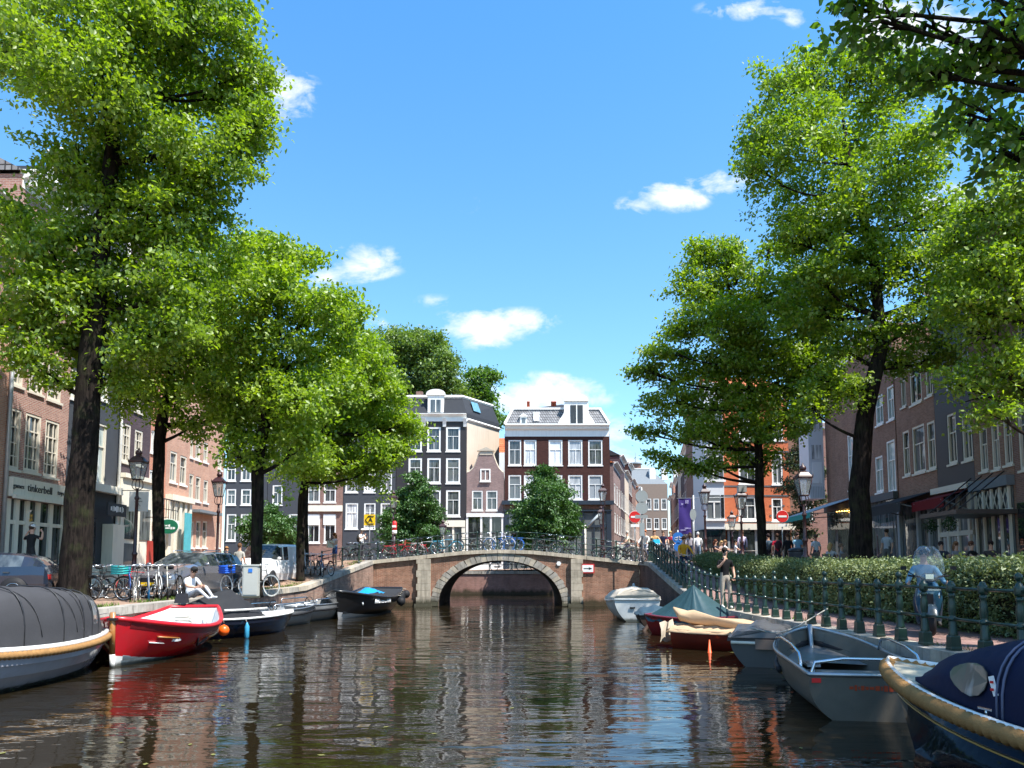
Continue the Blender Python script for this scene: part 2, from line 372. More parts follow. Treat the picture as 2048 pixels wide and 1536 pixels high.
# ------------------------------------------------------------------ quay walls and copings
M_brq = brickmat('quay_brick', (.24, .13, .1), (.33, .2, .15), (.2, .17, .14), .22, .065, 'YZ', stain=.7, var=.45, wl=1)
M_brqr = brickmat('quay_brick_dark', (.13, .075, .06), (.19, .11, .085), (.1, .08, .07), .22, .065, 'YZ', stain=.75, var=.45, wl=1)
def quay(side, ys, zf, xf, m):
    mb = MB(); dep = .42*side
    for a, b in zip(ys, ys[1:]):
        mb.add([(xf(a), a, -1.2), (xf(b), b, -1.2), (xf(b), b, zf(b)-.2), (xf(a), a, zf(a)-.2)], [(0, 1, 2, 3)])
        mb.add([(xf(a)+dep*1.2, a, -1.2), (xf(b)+dep*1.2, b, -1.2), (xf(b)+dep*1.2, b, zf(b)-.02), (xf(a)+dep*1.2, a, zf(a)-.02)], [(0, 1, 2, 3)])
    w = mb.build('quay_wall', m); w['label'] = ('red brick quay wall on the left bank rising to the bridge' if side < 0 else 'dark shaded brick quay wall under the green railing'); w['category'] = 'quay wall'
    y = ys[0]; k = 0; rnd = random.Random(5+side); tot = []
    while y < ys[-1]-.05:
        L = min(rnd.uniform(.95, 1.25), ys[-1]-y); y2 = y+L
        g = .008; a, b = y+g, y2-g
        s = .02*rnd.uniform(-1, 1)
        xa, xb, za, zb = xf(a)-side*(.05+s*.5), xf(b)-side*(.05+s*.5), zf(a)+.01+s*.3, zf(b)+.01+s*.3
        xi, xj = xf(a)+dep, xf(b)+dep
        q = MB(); h = .2
        q.add([(xa, a, za-h), (xb, b, zb-h), (xj, b, zb-h), (xi, a, za-h), (xa+side*.015, a+.01, za), (xb+side*.015, b-.01, zb), (xj, b-.01, zb), (xi, a+.01, za)],
              [(0, 3, 2, 1), (4, 5, 6, 7), (0, 1, 5, 4), (1, 2, 6, 5), (2, 3, 7, 6), (3, 0, 4, 7)])
        q.build('coping_stone', M_stone if rnd.random() < .6 else M_stonel, w)
        y = y2
    return w
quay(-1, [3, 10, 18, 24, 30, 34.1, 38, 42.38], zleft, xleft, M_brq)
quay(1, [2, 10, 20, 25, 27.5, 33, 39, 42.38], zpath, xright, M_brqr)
# far quay wall seen through the arch
mb = MB(); M_brf = brickmat('far_brick', (.26, .12, .1), (.33, .17, .14), (.2, .16, .14), .22, .065, 'XZ', stain=.3, wl=1)
mb.bx(-30, 30, 61.3, 61.9, -1.2, 1.62); fw = mb.build('quay_wall', M_brf); tag(fw, 'far red brick quay wall seen through the bridge arch', 'quay wall')
x = -9
while x < 9:
    q = MB(); q.bx(x+.01, x+1.3, 61.22, 61.95, 1.625, 1.86); q.build('coping_stone', M_stone, fw); x += 1.32
# ------------------------------------------------------------------ bridge
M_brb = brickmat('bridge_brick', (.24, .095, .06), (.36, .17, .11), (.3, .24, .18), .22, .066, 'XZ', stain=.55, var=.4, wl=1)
br = thing('arch_bridge', 'brick canal bridge with one pale stone arch and iron railings', 'bridge', (0, 0, 0))
ac, aw, ah = -.64, 3.37, 2.49          # inner arch centre, half width, crown height
ow_, oh = 3.77, 2.87
def arcpt(hw, hh, a): return (ac-hw*math.cos(a), hh*math.sin(a)**.92 if math.sin(a) > 0 else 0)
NA = 40
x0b, x1b = -7.55, 6.95
def face(yf, name):
    mb = MB(); outer = [arcpt(ow_, oh, PI*i/NA) for i in range(NA+1)]
    top = lambda x: zbr(x)-.2
    for i in range(NA):
        (xa, za), (xb, zb) = outer[i], outer[i+1]
        mb.add([(xa, yf, za), (xb, yf, zb), (xb, yf, max(top(xb), zb)), (xa, yf, max(top(xa), za))], [(0, 1, 2, 3)])
    for a, b in ((x0b, ac-ow_), (ac+ow_, x1b)):
        n = 6
        for i in range(n):
            xa, xb = lerp(a, b, i/n), lerp(a, b, (i+1)/n)
            mb.add([(xa, yf, -1.2), (xb, yf, -1.2), (xb, yf, top(xb)), (xa, yf, top(xa))], [(0, 1, 2, 3)])
    mb.add([(ac-ow_, yf, -1.2), (ac-aw, yf, -1.2), (ac-aw, yf, 0), (ac-ow_, yf, 0)], [(0, 1, 2, 3)])
    mb.add([(ac+aw, yf, -1.2), (ac+ow_, yf, -1.2), (ac+ow_, yf, 0), (ac+aw, yf, 0)], [(0, 1, 2, 3)])
    return mb.build(name, M_brb, br)
face(YB, 'spandrel_wall'); face(YB2, 'spandrel_wall')
mb = MB(); rows = []
for i in range(-1, NA+2):
    a = PI*min(max(i, 0), NA)/NA; x, z = arcpt(aw, ah, a)
    if i < 0 or i > NA: z = -1.2
    rows.append([(x, YB-.02, z), (x, YB2+.02, z)])
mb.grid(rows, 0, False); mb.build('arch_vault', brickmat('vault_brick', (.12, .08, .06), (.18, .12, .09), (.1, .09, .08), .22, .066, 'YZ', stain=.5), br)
mb = MB(); rows = []
for i in range(30):
    x = lerp(x0b, x1b, i/29); z = zbr(x)-.05; rows.append([Vector((x, YB+.35, z)), Vector((x, YB2-.35, z))])
mb.grid(rows, 0, False); mb.build('deck', M_pavL, br)
rnd = random.Random(3); NV = 37
for i in range(NV):                                   # voussoirs
    a0, a1 = PI*i/NV+.004, PI*(i+1)/NV-.004; q = MB(); pr = .05+.012*rnd.random()
    k = .06 if i % 2 else 0
    pts = [arcpt(aw, ah, a0), arcpt(aw, ah, a1), arcpt(ow_+k, oh+k*.0, a1), arcpt(ow_+k, oh+k*.0, a0)]
    q.prism(pts, YB-pr, YB+.3); q.build('voussoir', M_stone if i % 3 else M_stonel, br)
for (xa, xb) in ((-5.12, -4.42), (3.2, 3.78)):          # quoined piers
    z = -.6; k = 0
    while z < 2.5:
        h = .36 if k else .75
        e = .07 if k % 2 else 0; zt = min(z+h, zbr((xa+xb)/2)-.21)
        q = MB(); bb = .16 if k == 0 else 0
        q.bx(xa-bb-(e if xa < 0 else 0), xb+bb*.4+(e if xa > 0 else 0), YB-.2-bb*.5, YB+.1, z+.006, zt-.006); q.build('pier_stone', M_stonel, br); z += h; k += 1
n = 15
for yy, s in ((YB, -1), (YB2, 1)):
    for i in range(n):
        a, b = lerp(x0b, x1b, i/n)+.008, lerp(x0b, x1b, (i+1)/n)-.008; q = MB()
        ya, yb = yy+s*.12, yy-s*.4
        q.add([(a, ya, zbr(a)-.2), (b, ya, zbr(b)-.2), (b, yb, zbr(b)-.2), (a, yb, zbr(a)-.2), (a, ya+.01, zbr(a)), (b, ya+.01, zbr(b)), (b, yb, zbr(b)), (a, yb, zbr(a))],
              [(0, 3, 2, 1), (4, 5, 6, 7), (0, 1, 5, 4), (1, 2, 6, 5), (2, 3, 7, 6), (3, 0, 4, 7)])
        q.build('coping_stone', M_stonel, br)
# mooring signs on the bridge face
def sign_board(name, label, cat, c, w, h, faces, post=None, rz=0.0, border=None, t=.03):
    o = thing(name, label, cat, c, rz); return o
sg = thing('direction_sign', 'white canal sign with red border and black arrow on the bridge', 'sign', (4.12, YB-.06, P(1176, 1137, YB).z), 0)
b = MB(); b.bx(-.36, .36, -.02, .02, -.25, .25); b.build('sign_border', mat('sign_red', (.6, .02, .02), .4, var=.03), sg)
b = MB(); b.bx(-.3, .3, -.03, -.022, -.19, .19); b.build('sign_face', mat('sign_white', (.8, .8, .8), .4, var=.03), sg)
b = MB(); b.bx(-.22, .1, -.038, -.032, -.02, .02); b.prism([(.06, -.07), (.24, 0), (.06, .07)], -.038, -.032); b.build('arrow', M_black, sg)
hs_ = MB(); hs_.lathe([(.001, -.02), (.13, -.02), (.13, .02), (.001, .02)], 6, axis='y', sm=False); o = hs_.build('bridge_plate', mat('sign_white', (.8, .8, .8)), None, (2.55, YB-.04, P(1118, 1127, YB).z)); tag(o, 'small white hexagonal plate beside the arch', 'sign')
# ------------------------------------------------------------------ railings
def post_mesh(ball, s=1.0):
    b = MB(); b.M = Matrix.Diagonal((.86, .86, 1, 1))
    b.lathe([(.135, 0), (.135, .03), (.125, .05), (.115, .2), (.1, .22)], 4, rot0=PI/4, sm=False)
    b.lathe([(.075, .2), (.085, .23), (.07, .27), (.062, .42), (.05, .46)], 10)
    b.lathe([(.075, .44), (.08, .465), (.075, .49), (.05, .5), (.055, .53), (.068, .6), (.06, .72), (.045, .78), (.052, .8), (.066, .82), (.052, .84), (.045, .87)], 10)
    b.lathe([(.07, .87), (.075, .9), (.075, .97), (.07, .99), (.055, 1.0), (.045, 1.03), (.001, 1.05)], 10)
    if ball: b.lathe([(.03, 1.02), (.03, 1.06)]+[(.062*math.sin(PI*k/7+.25), 1.115-.062*math.cos(PI*k/7+.25)) for k in range(7)]+[(.001, 1.18)], 10)
    return b.mesh('post', M_green)
PM = post_mesh(False); PMB = post_mesh(True)
def railing(label, pts, rails, ball=4, pm=PM, r=.022, top=None, scale=1.0):
    o = thing('iron_railing', label, 'railing', pts[0]); o0 = Vector(pts[0])
    for i, p in enumerate(pts):
        q = obj('post', PMB if (ball and i % ball == 1) else pm, o, Vector(p)-o0); q.scale = (scale, scale, 1 if scale == 1 else scale)
    for h in rails:
        for a, b in zip(pts, pts[1:]):
            g = MB(); a_ = Vector(a)-o0+Vector((0, 0, h)); b_ = Vector(b)-o0+Vector((0, 0, h)); g.tube([a_, b_], r, 6); g.build('rail', M_green, o)
    return o
pts = []; y = 39.9
while y > 6.5: pts.append((xright(y)+.2, y, zpath(y)+.02)); y -= .80
railing('green iron railing with turned posts along the right quay', pts, [.93, .47], ball=4)
bm = MB(); bm.lathe([(.09, 0), (.09, .06), (.05, .09), (.04, .12), (.035, .9), (.05, .93), (.055, .97), (.03, 1.02), (.001, 1.05)], 8); BPM = bm.mesh('bridge_post', M_green)
def camber(y, x0, x1, n): return [(lerp(x0, x1, i/(n-1)), y, zbr(lerp(x0, x1, i/(n-1)))) for i in range(n)]
railing('green three bar railing along the near side of the bridge', [(-9.3, 38.0, 1.88), (-8.65, 39.6, 2.12), (-8.1, 41.1, 2.33)]+camber(YB+.12, -7.35, 6.8, 14), [.98, .64, .32], ball=0, pm=BPM, r=.018)
railing('green three bar railing along the far side of the bridge', camber(YB2-.12, -7.35, 6.8, 14), [.98, .64, .32], ball=0, pm=BPM, r=.018)
railing('thin green railing on the far bank seen through the arch', [(x_, 61.5, 1.86) for x_ in np.arange(-9, 9.1, 1.8)], [.95, .5], ball=0, pm=BPM, r=.018)
# ------------------------------------------------------------------ houses
def hit(px, py, p0, p1):
    """pixel -> (distance along the front p0->p1, height)"""
    d = pixdir(px, py); ex, ey = p1[0]-p0[0], p1[1]-p0[1]; L = math.hypot(ex, ey); ex /= L; ey /= L
    # t*d.x = p0x + s*ex ; t*d.y = p0y + s*ey
    det = d.x*(-ey)-d.y*(-ex); t = (p0[0]*(-ey)-p0[1]*(-ex))/det
    X, Y = d.x*t, d.y*t; return ((X-p0[0])*ex+(Y-p0[1])*ey, EYE+d.z*t)
def wall_mesh(mb, w, z0, z1, holes, rec=.14, mi=0, y=0.0):
    xs = sorted(set([0, w]+[round(min(max(h[k], 0), w), 3) for h in holes for k in (0, 1)])); zs = sorted(set([z0, z1]+[round(min(max(h[k], z0), z1), 3) for h in holes for k in (2, 3)]))
    for a, b in zip(xs, xs[1:]):
        if b-a < 1e-4: continue
        for c, d in zip(zs, zs[1:]):
            if d-c < 1e-4: continue
            mx, mz = (a+b)/2, (c+d)/2
            if any(h[0] < mx < h[1] and h[2] < mz < h[3] for h in holes): continue
            mb.add([(a, y, c), (b, y, c), (b, y, d), (a, y, d)], [(0, 1, 2, 3)], mi)
    for (a, b, c, d) in [h[:4] for h in holes]:
        mb.add([(a, y, c), (b, y, c), (b, y+rec, c), (a, y+rec, c)], [(0, 1, 2, 3)], mi); mb.add([(a, y, d), (a, y+rec, d), (b, y+rec, d), (b, y, d)], [(0, 1, 2, 3)], mi)
        mb.add([(a, y, c), (a, y+rec, c), (a, y+rec, d), (a, y, d)], [(0, 1, 2, 3)], mi); mb.add([(b, y, c), (b, y, d), (b, y+rec, d), (b, y+rec, c)], [(0, 1, 2, 3)], mi)
def add_window(par, h, style='sash', fm=M_white, gm=M_glassd, rec=.1, fw=.09, y=0.0, sill=True, sillm=None):
    a, b, c, d = h; w = b-a; H = d-c
    m = MB(); y0, y1 = y+.02, y+rec+.02; f = min(fw, w*.14)
    m.bx(a, a+f, y0, y1, c, d); m.bx(b-f, b, y0, y1, c, d); m.bx(a+f, b-f, y0, y1, d-f, d); m.bx(a+f, b-f, y0, y1, c, c+f*1.2)
    g = min(.045, w*.06); yy0, yy1 = y+.05, y+rec
    zc = c+H*(.62 if style in ('sash', 'sash4', 'dark', 'sashdark') else .7)
    if style != 'plain' and style != 'shop' and style != 'double': m.bx(a+f, b-f, yy0, yy1, zc-g*.6, zc+g*.6)
    if style in ('sash', 'sash4', 'sashdark'): m.bx((a+b)/2-g/2, (a+b)/2+g/2, yy0, yy1-.01, c+f*1.2, zc-g*.6)
    if style in ('sash4',): m.bx((a+b)/2-g/2, (a+b)/2+g/2, yy0, yy1-.01, zc+g*.6, d-f)
    if style == 'double': m.bx((a+b)/2-g, (a+b)/2+g, yy0, yy1, c+f, d-f)
    if style == 'grid':
        for k in (1, 2): m.bx(a+w*k/3-g/2, a+w*k/3+g/2, yy0, yy1-.01, c+f, zc-g*.6); m.bx(a+w*k/3-g/2, a+w*k/3+g/2, yy0, yy1-.01, zc+g*.6, d-f)
        for k in (.22, .44): m.bx(a+f, b-f, yy0+.005, yy1-.012, c+H*k-g*.4, c+H*k+g*.4)
    wo = m.build('window', fm, par)
    p = MB(); p.add([(a+f*.6, y+rec+.005, c+f*.6), (b-f*.6, y+rec+.005, c+f*.6), (b-f*.6, y+rec+.005, d-f*.6), (a+f*.6, y+rec+.005, d-f*.6)], [(0, 1, 2, 3)]); p.build('pane', gm, wo)
    if sill: s = MB(); s.bx(a-.06, b+.06, y-.07, y+.03, c-.09, c-.002); s.build('sill', sillm or M_white, wo)
    return wo
class House:
    def __init__(s, name, label, cat, p0, p1, z0, z1, wm, depth=9, sidem=None, group=None, rec=.14):
        s.p0, s.p1 = p0, p1; s.w = math.hypot(p1[0]-p0[0], p1[1]-p0[1]); s.z0 = z0; s.z1 = z1; s.wm = wm; s.depth = depth; s.holes = []; s.wins = []
        s.root = thing(name, label, cat, (p0[0], p0[1], 0), math.atan2(p1[1]-p0[1], p1[0]-p0[0]), group); s.sidem = sidem or wm; s.rec = rec
    def win(s, x0, x1, yt, yb, **k):
        cx = (x0+x1)/2
        a = hit(x0, (yt+yb)/2, s.p0, s.p1)[0]; b = hit(x1, (yt+yb)/2, s.p0, s.p1)[0]; d = hit(cx, yt, s.p0, s.p1)[1]; c = hit(cx, yb, s.p0, s.p1)[1]
        if a > b: a, b = b, a
        return s.winl(a, b, c, d, **k)
    def winl(s, a, b, c, d, **k):
        a = max(a, .05); b = min(b, s.w-.05); h = (round(a, 3), round(b, 3), round(c, 3), round(d, 3)); s.holes.append(h); s.wins.append((h, k)); return h
    def grid(s, xs, w, zs, h, **k):
        for z in zs:
            for x in xs: s.winl(x-w/2, x+w/2, z, z+h, **k)
    def finish(s, gable=None):
        m = MB(); wall_mesh(m, s.w, s.z0, s.z1, s.holes, s.rec)
        m.build('wall', s.wm, s.root)
        d = s.depth; m = MB(); z0, z1, w = s.z0, s.z1, s.w
        m.add([(0, 0, z0), (0, d, z0), (0, d, z1), (0, 0, z1)], [(0, 3, 2, 1)]); m.add([(w, 0, z0), (w, d, z0), (w, d, z1), (w, 0, z1)], [(0, 1, 2, 3)])
        m.add([(0, d, z0), (w, d, z0), (w, d, z1), (0, d, z1)], [(0, 3, 2, 1)]); m.add([(0, 0, z1-.02), (w, 0, z1-.02), (w, d, z1-.02), (0, d, z1-.02)], [(0, 1, 2, 3)])
        m.build('side_wall', s.sidem, s.root)
        for h, k in s.wins: add_window(s.root, h, **k)
        return s
    def box(s, name, a, b, y0, y1, c, d, m):
        q = MB(); q.bx(a, b, y0, y1, c, d); return q.build(name, m, s.root)
    def cornice(s, z, h=.5, out=.35, m=M_white, n=0):
        q = MB(); w = s.w; e = .04
        q.prism([(-.02, z), (-.02, z+h*.5), (-out*.5, z+h*.62), (-out*.6, z+h*.8), (-out, z+h*.88), (-out, z+h), (.1, z+h), (.1, z)], e, w-e, plane='yz')
        o = q.build('cornice', m, s.root)
        for i in range(n):
            x = lerp(.25, w-.25, i/(n-1)); q = MB(); q.bx(x-.09, x+.09, -out*.8, -.022, z+h*.2, z+h*.86); q.build('bracket', m, o)
        return o
    def mansard(s, z, h, inset, m, depth=None, trim=M_white):
        w = s.w; d = depth or s.depth; i = inset; q = MB()
        b = [(0, 0, z), (w, 0, z), (w, d, z), (0, d, z)]; t = [(i, i, z+h), (w-i, i, z+h), (w-i, d-i, z+h), (i, d-i, z+h)]
        q.add(b+t, [(0, 1, 5, 4), (1, 2, 6, 5), (2, 3, 7, 6), (3, 0, 4, 7), (4, 5, 6, 7)]); r = q.build('roof', m, s.root)
        q = MB(); q.bx(i-.15, w-i+.15, i-.15, i+.12, z+h, z+h+.2); q.bx(w-i-.12, w-i+.15, i+.12, d-i, z+h, z+h+.2); q.build('roof_edge', trim, r); return r
    def gable_roof(s, z, h, m, along=True):
        w, d = s.w, s.depth; q = MB()
        if along: q.add([(-.1, -.1, z), (w+.1, -.1, z), (w+.1, d/2, z+h), (-.1, d/2, z+h), (-.1, d, z), (w+.1, d, z)], [(0, 1, 2, 3), (3, 2, 5, 4), (0, 3, 4), (1, 5, 2)])
        else: q.add([(0, 0, z), (w/2, 0, z+h), (w, 0, z), (0, d, z), (w/2, d, z+h), (w, d, z)], [(0, 3, 4, 1), (1, 4, 5, 2), (0, 1, 2), (3, 5, 4)])
        return q.build('roof', m, s.root)
def text(s, size, m, parent, loc, rz=0, rx=R(90), name='lettering', ext=.01, align='CENTER', bold=0):
    c = bpy.data.curves.new('txt', 'FONT'); c.body = s; c.size = size; c.extrude = ext; c.align_x = align; c.align_y = 'CENTER'; c.offset = bold; c.resolution_u = 2
    t = bpy.data.objects.new('t', c); me = bpy.data.meshes.new_from_object(t); bpy.data.objects.remove(t); me.materials.clear(); me.materials.append(m)
    o = obj(name, me, parent, loc); o.rotation_euler = (rx, 0, rz); return o
def marks(parent, m, x0, x1, y, z, h, rz=0, seed=1, slope=0):
    # an unreadable line of print: uneven strokes
    r_ = random.Random(seed); q = MB(); x = x0
    while x < x1: w = h*r_.uniform(.15, .55); hh = h*r_.uniform(.5, 1); q.bx(x, min(x+w, x1), y-.006, y, z-hh/2+slope*(x-x0), z+hh/2+slope*(x-x0)); x += w+h*r_.uniform(.08, .3)
    o = q.build('print_marks', m, parent); o['kind'] = 'stuff'; return o
def tilemat(name, c1, c2, sx=.24, sz=.3):
    return brickmat(name, c1, c2, tuple(v*.25 for v in c1), sx, sz, 'XZ', ms=.03, stain=.3, bump=1.0, off=0.0)
M_slate = mat('slate', (.035, .038, .045), .75, var=.2, vs=6, bump=.2)
M_tilegrey = tilemat('grey_pantile', (.2, .2, .21), (.3, .3, .31)); M_tileor = tilemat('orange_pantile', (.5, .13, .05), (.6, .19, .08)); M_tilebr = tilemat('brown_pantile', (.22, .06, .04), (.28, .09, .05))
B_pink = brickmat('brick_pink', (.27, .12, .1), (.38, .19, .15), (.4, .34, .3), var=.15, stain=.12)
B_orange = brickmat('brick_orange', (.5, .15, .08), (.58, .21, .11), (.4, .3, .24), var=.12, stain=.1)
B_salmon = brickmat('brick_salmon', (.43, .19, .12), (.52, .26, .17), (.42, .34, .28), var=.14, stain=.1)
B_brown = brickmat('brick_brown', (.055, .02, .017), (.08, .03, .024), (.04, .02, .018), var=.15, stain=.1)
B_dpurple = brickmat('brick_purple', (.075, .05, .06), (.1, .07, .08), (.06, .05, .055), var=.15, stain=.1)
B_mid = brickmat('brick_red_brown', (.19, .085, .07), (.27, .13, .1), (.24, .2, .17), var=.2, stain=.2)
B_violet = brickmat('brick_violet', (.2, .12, .115), (.29, .185, .17), (.26, .22, .2), var=.2, stain=.2)
B_warm = brickmat('brick_warm', (.22, .10, .065), (.31, .16, .11), (.24, .19, .15), var=.2, stain=.2)
B_fire = brickmat('brick_fire', (.50, .12, .05), (.57, .165, .07), (.5, .16, .08), var=.1, stain=.05)
P_black = mat('black_wall_paint', (.022, .018, .02), .55, var=.15, vs=2, streak=.3)
P_dgrey = mat('dark_grey_wall', (.055, .06, .07), .6, var=.15, vs=2)
P_creamw = mat('pale_render', (.56, .47, .38), .85, var=.12, vs=.8, streak=.2)
P_navy = mat('navy_shop_paint', (.02, .03, .045), .4, var=.15)
M_glassw = glassmat('white_curtain_glass', (.3, .33, .36), .04, .7, .55)
M_glasst = glassmat('pale_green_glass', (.2, .27, .25), .05, .6, .4)
YF = 76.0
def fr(x0, x1, Y=YF): return (PX(x0, Y), Y), (PX(x1, Y), Y)
# --- black house with pale side wall
p0, p1 = fr(790, 932)
H = House('canal_house', 'black painted house with white windows and pale rendered side wall', 'house', p0, p1, 1.5, PZ(857, YF), P_black, 6)
for (yt, yb) in ((854, 903), (916, 967), (980, 1033)):
    for (a, b) in ((817, 844), (854.5, 881.5), (892, 920.5)): H.win(a, b, yt, yb, style='sash', sillm=M_white, fw=.17)
zt = H.z1; H.z1 = PZ(828, YF)-.02
H.finish()
fz0, fz1 = PZ(856, YF), PZ(828, YF)
H.box('frieze', .0, H.w+.03, -.12, -.004, fz0+.65, fz1-.5, M_white); H.cornice(fz1-.5, .5, .4, M_white)
for k in range(4):
    x = hit((932-2, 889, 848, 812)[k], 850, p0, p1)[0]; q = MB(); q.prism([(-.12, fz0+.1), (-.12, fz1-.5), (-.4, fz1-.5), (-.34, fz0+.8), (-.18, fz0+.4)], x-.17, x+.17, plane='yz'); q.build('bracket', M_white, H.root)
# slanted pale side wall + roof
def at2(x, y, z): return Vector((x-p0[0], y-p0[1], z))
bx_, by_ = PX(998, 81.5), 81.5
cx0, cy0_ = p1[0], YF
m = MB(); ztop = PZ(841, YF); zb = ztop
m.add([at2(cx0+.02, cy0_, 1.5), at2(bx_, by_, 1.5), at2(bx_, by_, zb), at2(cx0+.02, cy0_, ztop)], [(0, 1, 2, 3)])
m.add([at2(bx_, by_, 1.5), at2(bx_-6, by_+2, 1.5), at2(bx_-6, by_+2, zb), at2(bx_, by_, zb)], [(0, 1, 2, 3)]); m.build('pale_side_wall', P_creamw, H.root)
m = MB(); m.tube([at2(cx0+.06, cy0_-.02, ztop+.1), at2(bx_+.05, by_-.02, zb+.1)], .16, 4, sm=False); m.build('gutter', M_white, H.root)
zr0, zr1 = PZ(827, YF), PZ(793, YF); i = .75
A0 = at2(p0[0], YF, zr0); A1 = at2(cx0, YF, zr0); A2 = at2(bx_, by_, zr0); A3 = at2(p0[0], by_+1, zr0)
T0 = at2(p0[0]+i, YF+i, zr1); T1 = at2(cx0-.5, YF+i, zr1); T2 = at2(bx_-.7, by_-.3, zr1); T3 = at2(p0[0]+i, by_, zr1)
m = MB(); m.add([A0, A1, A2, A3, T0, T1, T2, T3], [(0, 1, 5, 4), (1, 2, 6, 5), (2, 3, 7, 6), (3, 0, 4, 7), (4, 5, 6, 7)])
m.add([at2(cx0+.02, cy0_, ztop+.1), at2(bx_+.02, by_, zb+.1), A2, A1], [(0, 1, 2, 3)]); rf = m.build('roof', M_slate, H.root)
m = MB(); up = Vector((0, 0, .14)); m.tube([T0+up, T1+up, T2+up], .17, 4, sm=False); m.build('roof_edge', M_white, rf)
m = MB(); n_ = (A1-A2).cross(Vector((0, 0, 1))).normalized(); q0 = A1.lerp(A2, .2); t0 = T1.lerp(T2, .2); q1 = A1.lerp(A2, .42); t1 = T1.lerp(T2, .42)
off = Vector((.15, -.1, .08)); m.add([q0.lerp(t0, .25)+off, q1.lerp(t1, .25)+off, q1.lerp(t1, .85)+off, q0.lerp(t0, .85)+off], [(0, 1, 2, 3)]); m.build('skylight', glassmat('sky_glass', (.05, .12, .2), .03, 1, .2), rf)
def dormer(H, xa, xb, zt, zb_, wa, wb, wt, wbm, y=.35, scroll=False, ped='round', fm=M_white):
    a = hit(xa, 850, H.p0, H.p1)[0]; b = hit(xb, 850, H.p0, H.p1)[0]; z1, z0 = PZ(zt, YF), PZ(zb_, YF)
    q = MB(); q.bx(a, b, y-.3, y+1.6, z0, z1); d = q.build('dormer', fm, H.root)
    c = (a+b)/2; w = b-a; q = MB()
    if ped == 'round': q.prism([(c-w*.62, z1)]+[(c-w*.6*math.cos(PI*k/10), z1+.12+w*.3*math.sin(PI*k/10)) for k in range(11)]+[(c+w*.62, z1)], y-.42, y+.1)
    else: q.prism([(c-w*.65, z1), (c, z1+w*.5), (c+w*.65, z1)], y-.42, y+1.2)
    q.build('pediment', fm, d)
    x0, x1 = hit(wa, 850, H.p0, H.p1)[0], hit(wb, 850, H.p0, H.p1)[0]; q = MB(); q.bx(x0, x1, y-.33, y-.304, PZ(wbm, YF), PZ(wt, YF)); q.build('pane', M_glassd, d)
    if w > .8: q = MB(); q.bx((x0+x1)/2-.05, (x0+x1)/2+.05, y-.37, y-.335, PZ(wbm, YF), PZ(wt, YF)); q.build('mullion', fm, d)
    if scroll:
        for s in (-1, 1):
            q = MB(); x = c+s*w/2; pr = [(x, z0)]+[(x+s*(w*.42*(1-math.sin(k/8*PI/2)*.85)+.08*math.sin(k/8*PI*3)), z0+(z1-z0)*k/8) for k in range(9)]+[(x, z1)]
            q.prism(pr, y-.3, y-.1); q.build('scroll', fm, d)
    return d
dormer(H, 855, 887, 790, 829, 861, 881, 799, 824)
q = MB(); q.bx(hit(829, 790, p0, p1)[0], hit(842, 790, p0, p1)[0], 1.2, 2.0, zr1-.2, zr1+.8); q.build('chimney', B_mid, rf)
# white shopfront at the foot of the black house
a, b = hit(883, 1000, p0, p1)[0], hit(931, 1000, p0, p1)[0]
q = MB(); q.bx(a, b, -.3, -.02, PZ(1054, YF), PZ(1041, YF)); q.bx(a, a+.35, -.25, -.02, 1.5, PZ(1054, YF)); q.bx(b-.35, b, -.25, -.02, 1.5, PZ(1054, YF)); q.bx((a+b)/2-.1, (a+b)/2+.1, -.2, -.02, 1.5, PZ(1054, YF)); q.bx(a+.35, b-.35, -.2, -.02, 1.5, 2.6); sf = q.build('shopfront', M_cream, H.root)
q = MB(); q.bx(a+.35, b-.35, -.1, -.03, 2.6, PZ(1054, YF)); q.build('pane', M_glassd, sf)
# --- small bell gabled house
p0, p1 = fr(932.5, 1007.5)
zs = PZ(946, YF); H = House('gabled_house', 'narrow violet brick house with bell gable and white pediment', 'house', p0, p1, 1.5, zs, B_violet, 7)
H.win(944, 965.5, 981, 1021, style='sashdark', fw=.12); H.win(972.5, 995, 981, 1021, style='sashdark', fw=.12)
H.finish(); lx = lambda px: hit(px, 950, p0, p1)[0]
gp = [(lx(932.5), zs), (lx(940), PZ(943, YF)), (lx(947), PZ(936, YF)), (lx(952), PZ(926, YF)), (lx(956), PZ(915, YF)), (lx(959), PZ(905, YF)), (lx(985), PZ(905, YF)), (lx(988), PZ(915, YF)), (lx(992), PZ(926, YF)), (lx(997), PZ(936, YF)), (lx(1003), PZ(943, YF)), (lx(1007.5), zs)]
wl, wr = lx(960.5), lx(981); wz0, wz1 = PZ(963, YF), PZ(938, YF)
m = MB(); m.prism(gp, 0, .35); m.build('gable', B_violet, H.root)
h = (wl, wr, wz0, wz1); add_window(H.root, h, 'double', y=-.1, fw=.12)
for gs in (gp[:6], gp[6:]): m = MB(); m.tube([(a[0], .12, a[1]+.03) for a in gs], .1, 4, sm=False); m.build('gable_coping', M_stoneh, H.root)
m = MB(); m.bx(lx(959), lx(985), -.05, .4, PZ(910, YF), PZ(901, YF)); m.prism([(lx(954), PZ(902, YF)), (lx(972), PZ(894.5, YF)), (lx(989), PZ(902, YF))], -.15, .4); m.build('pediment', M_stoneh, H.root)
m = MB(); m.add([(0, .4, zs-.3), (H.w, .4, zs-.3), (H.w/2, .4, PZ(908, YF)), (0, 7, zs-.3), (H.w, 7, zs-.3), (H.w/2, 7, PZ(908, YF))], [(0, 2, 5, 3), (2, 1, 4, 5)]); m.build('roof', M_tilebr, H.root)
m = MB(); m.bx(0, H.w, -.3, -.01, PZ(1034, YF), PZ(1027, YF))
for px_ in (933, 961, 980, 1003): m.bx(lx(px_), lx(px_+4), -.22, -.01, 1.5, PZ(1034, YF))
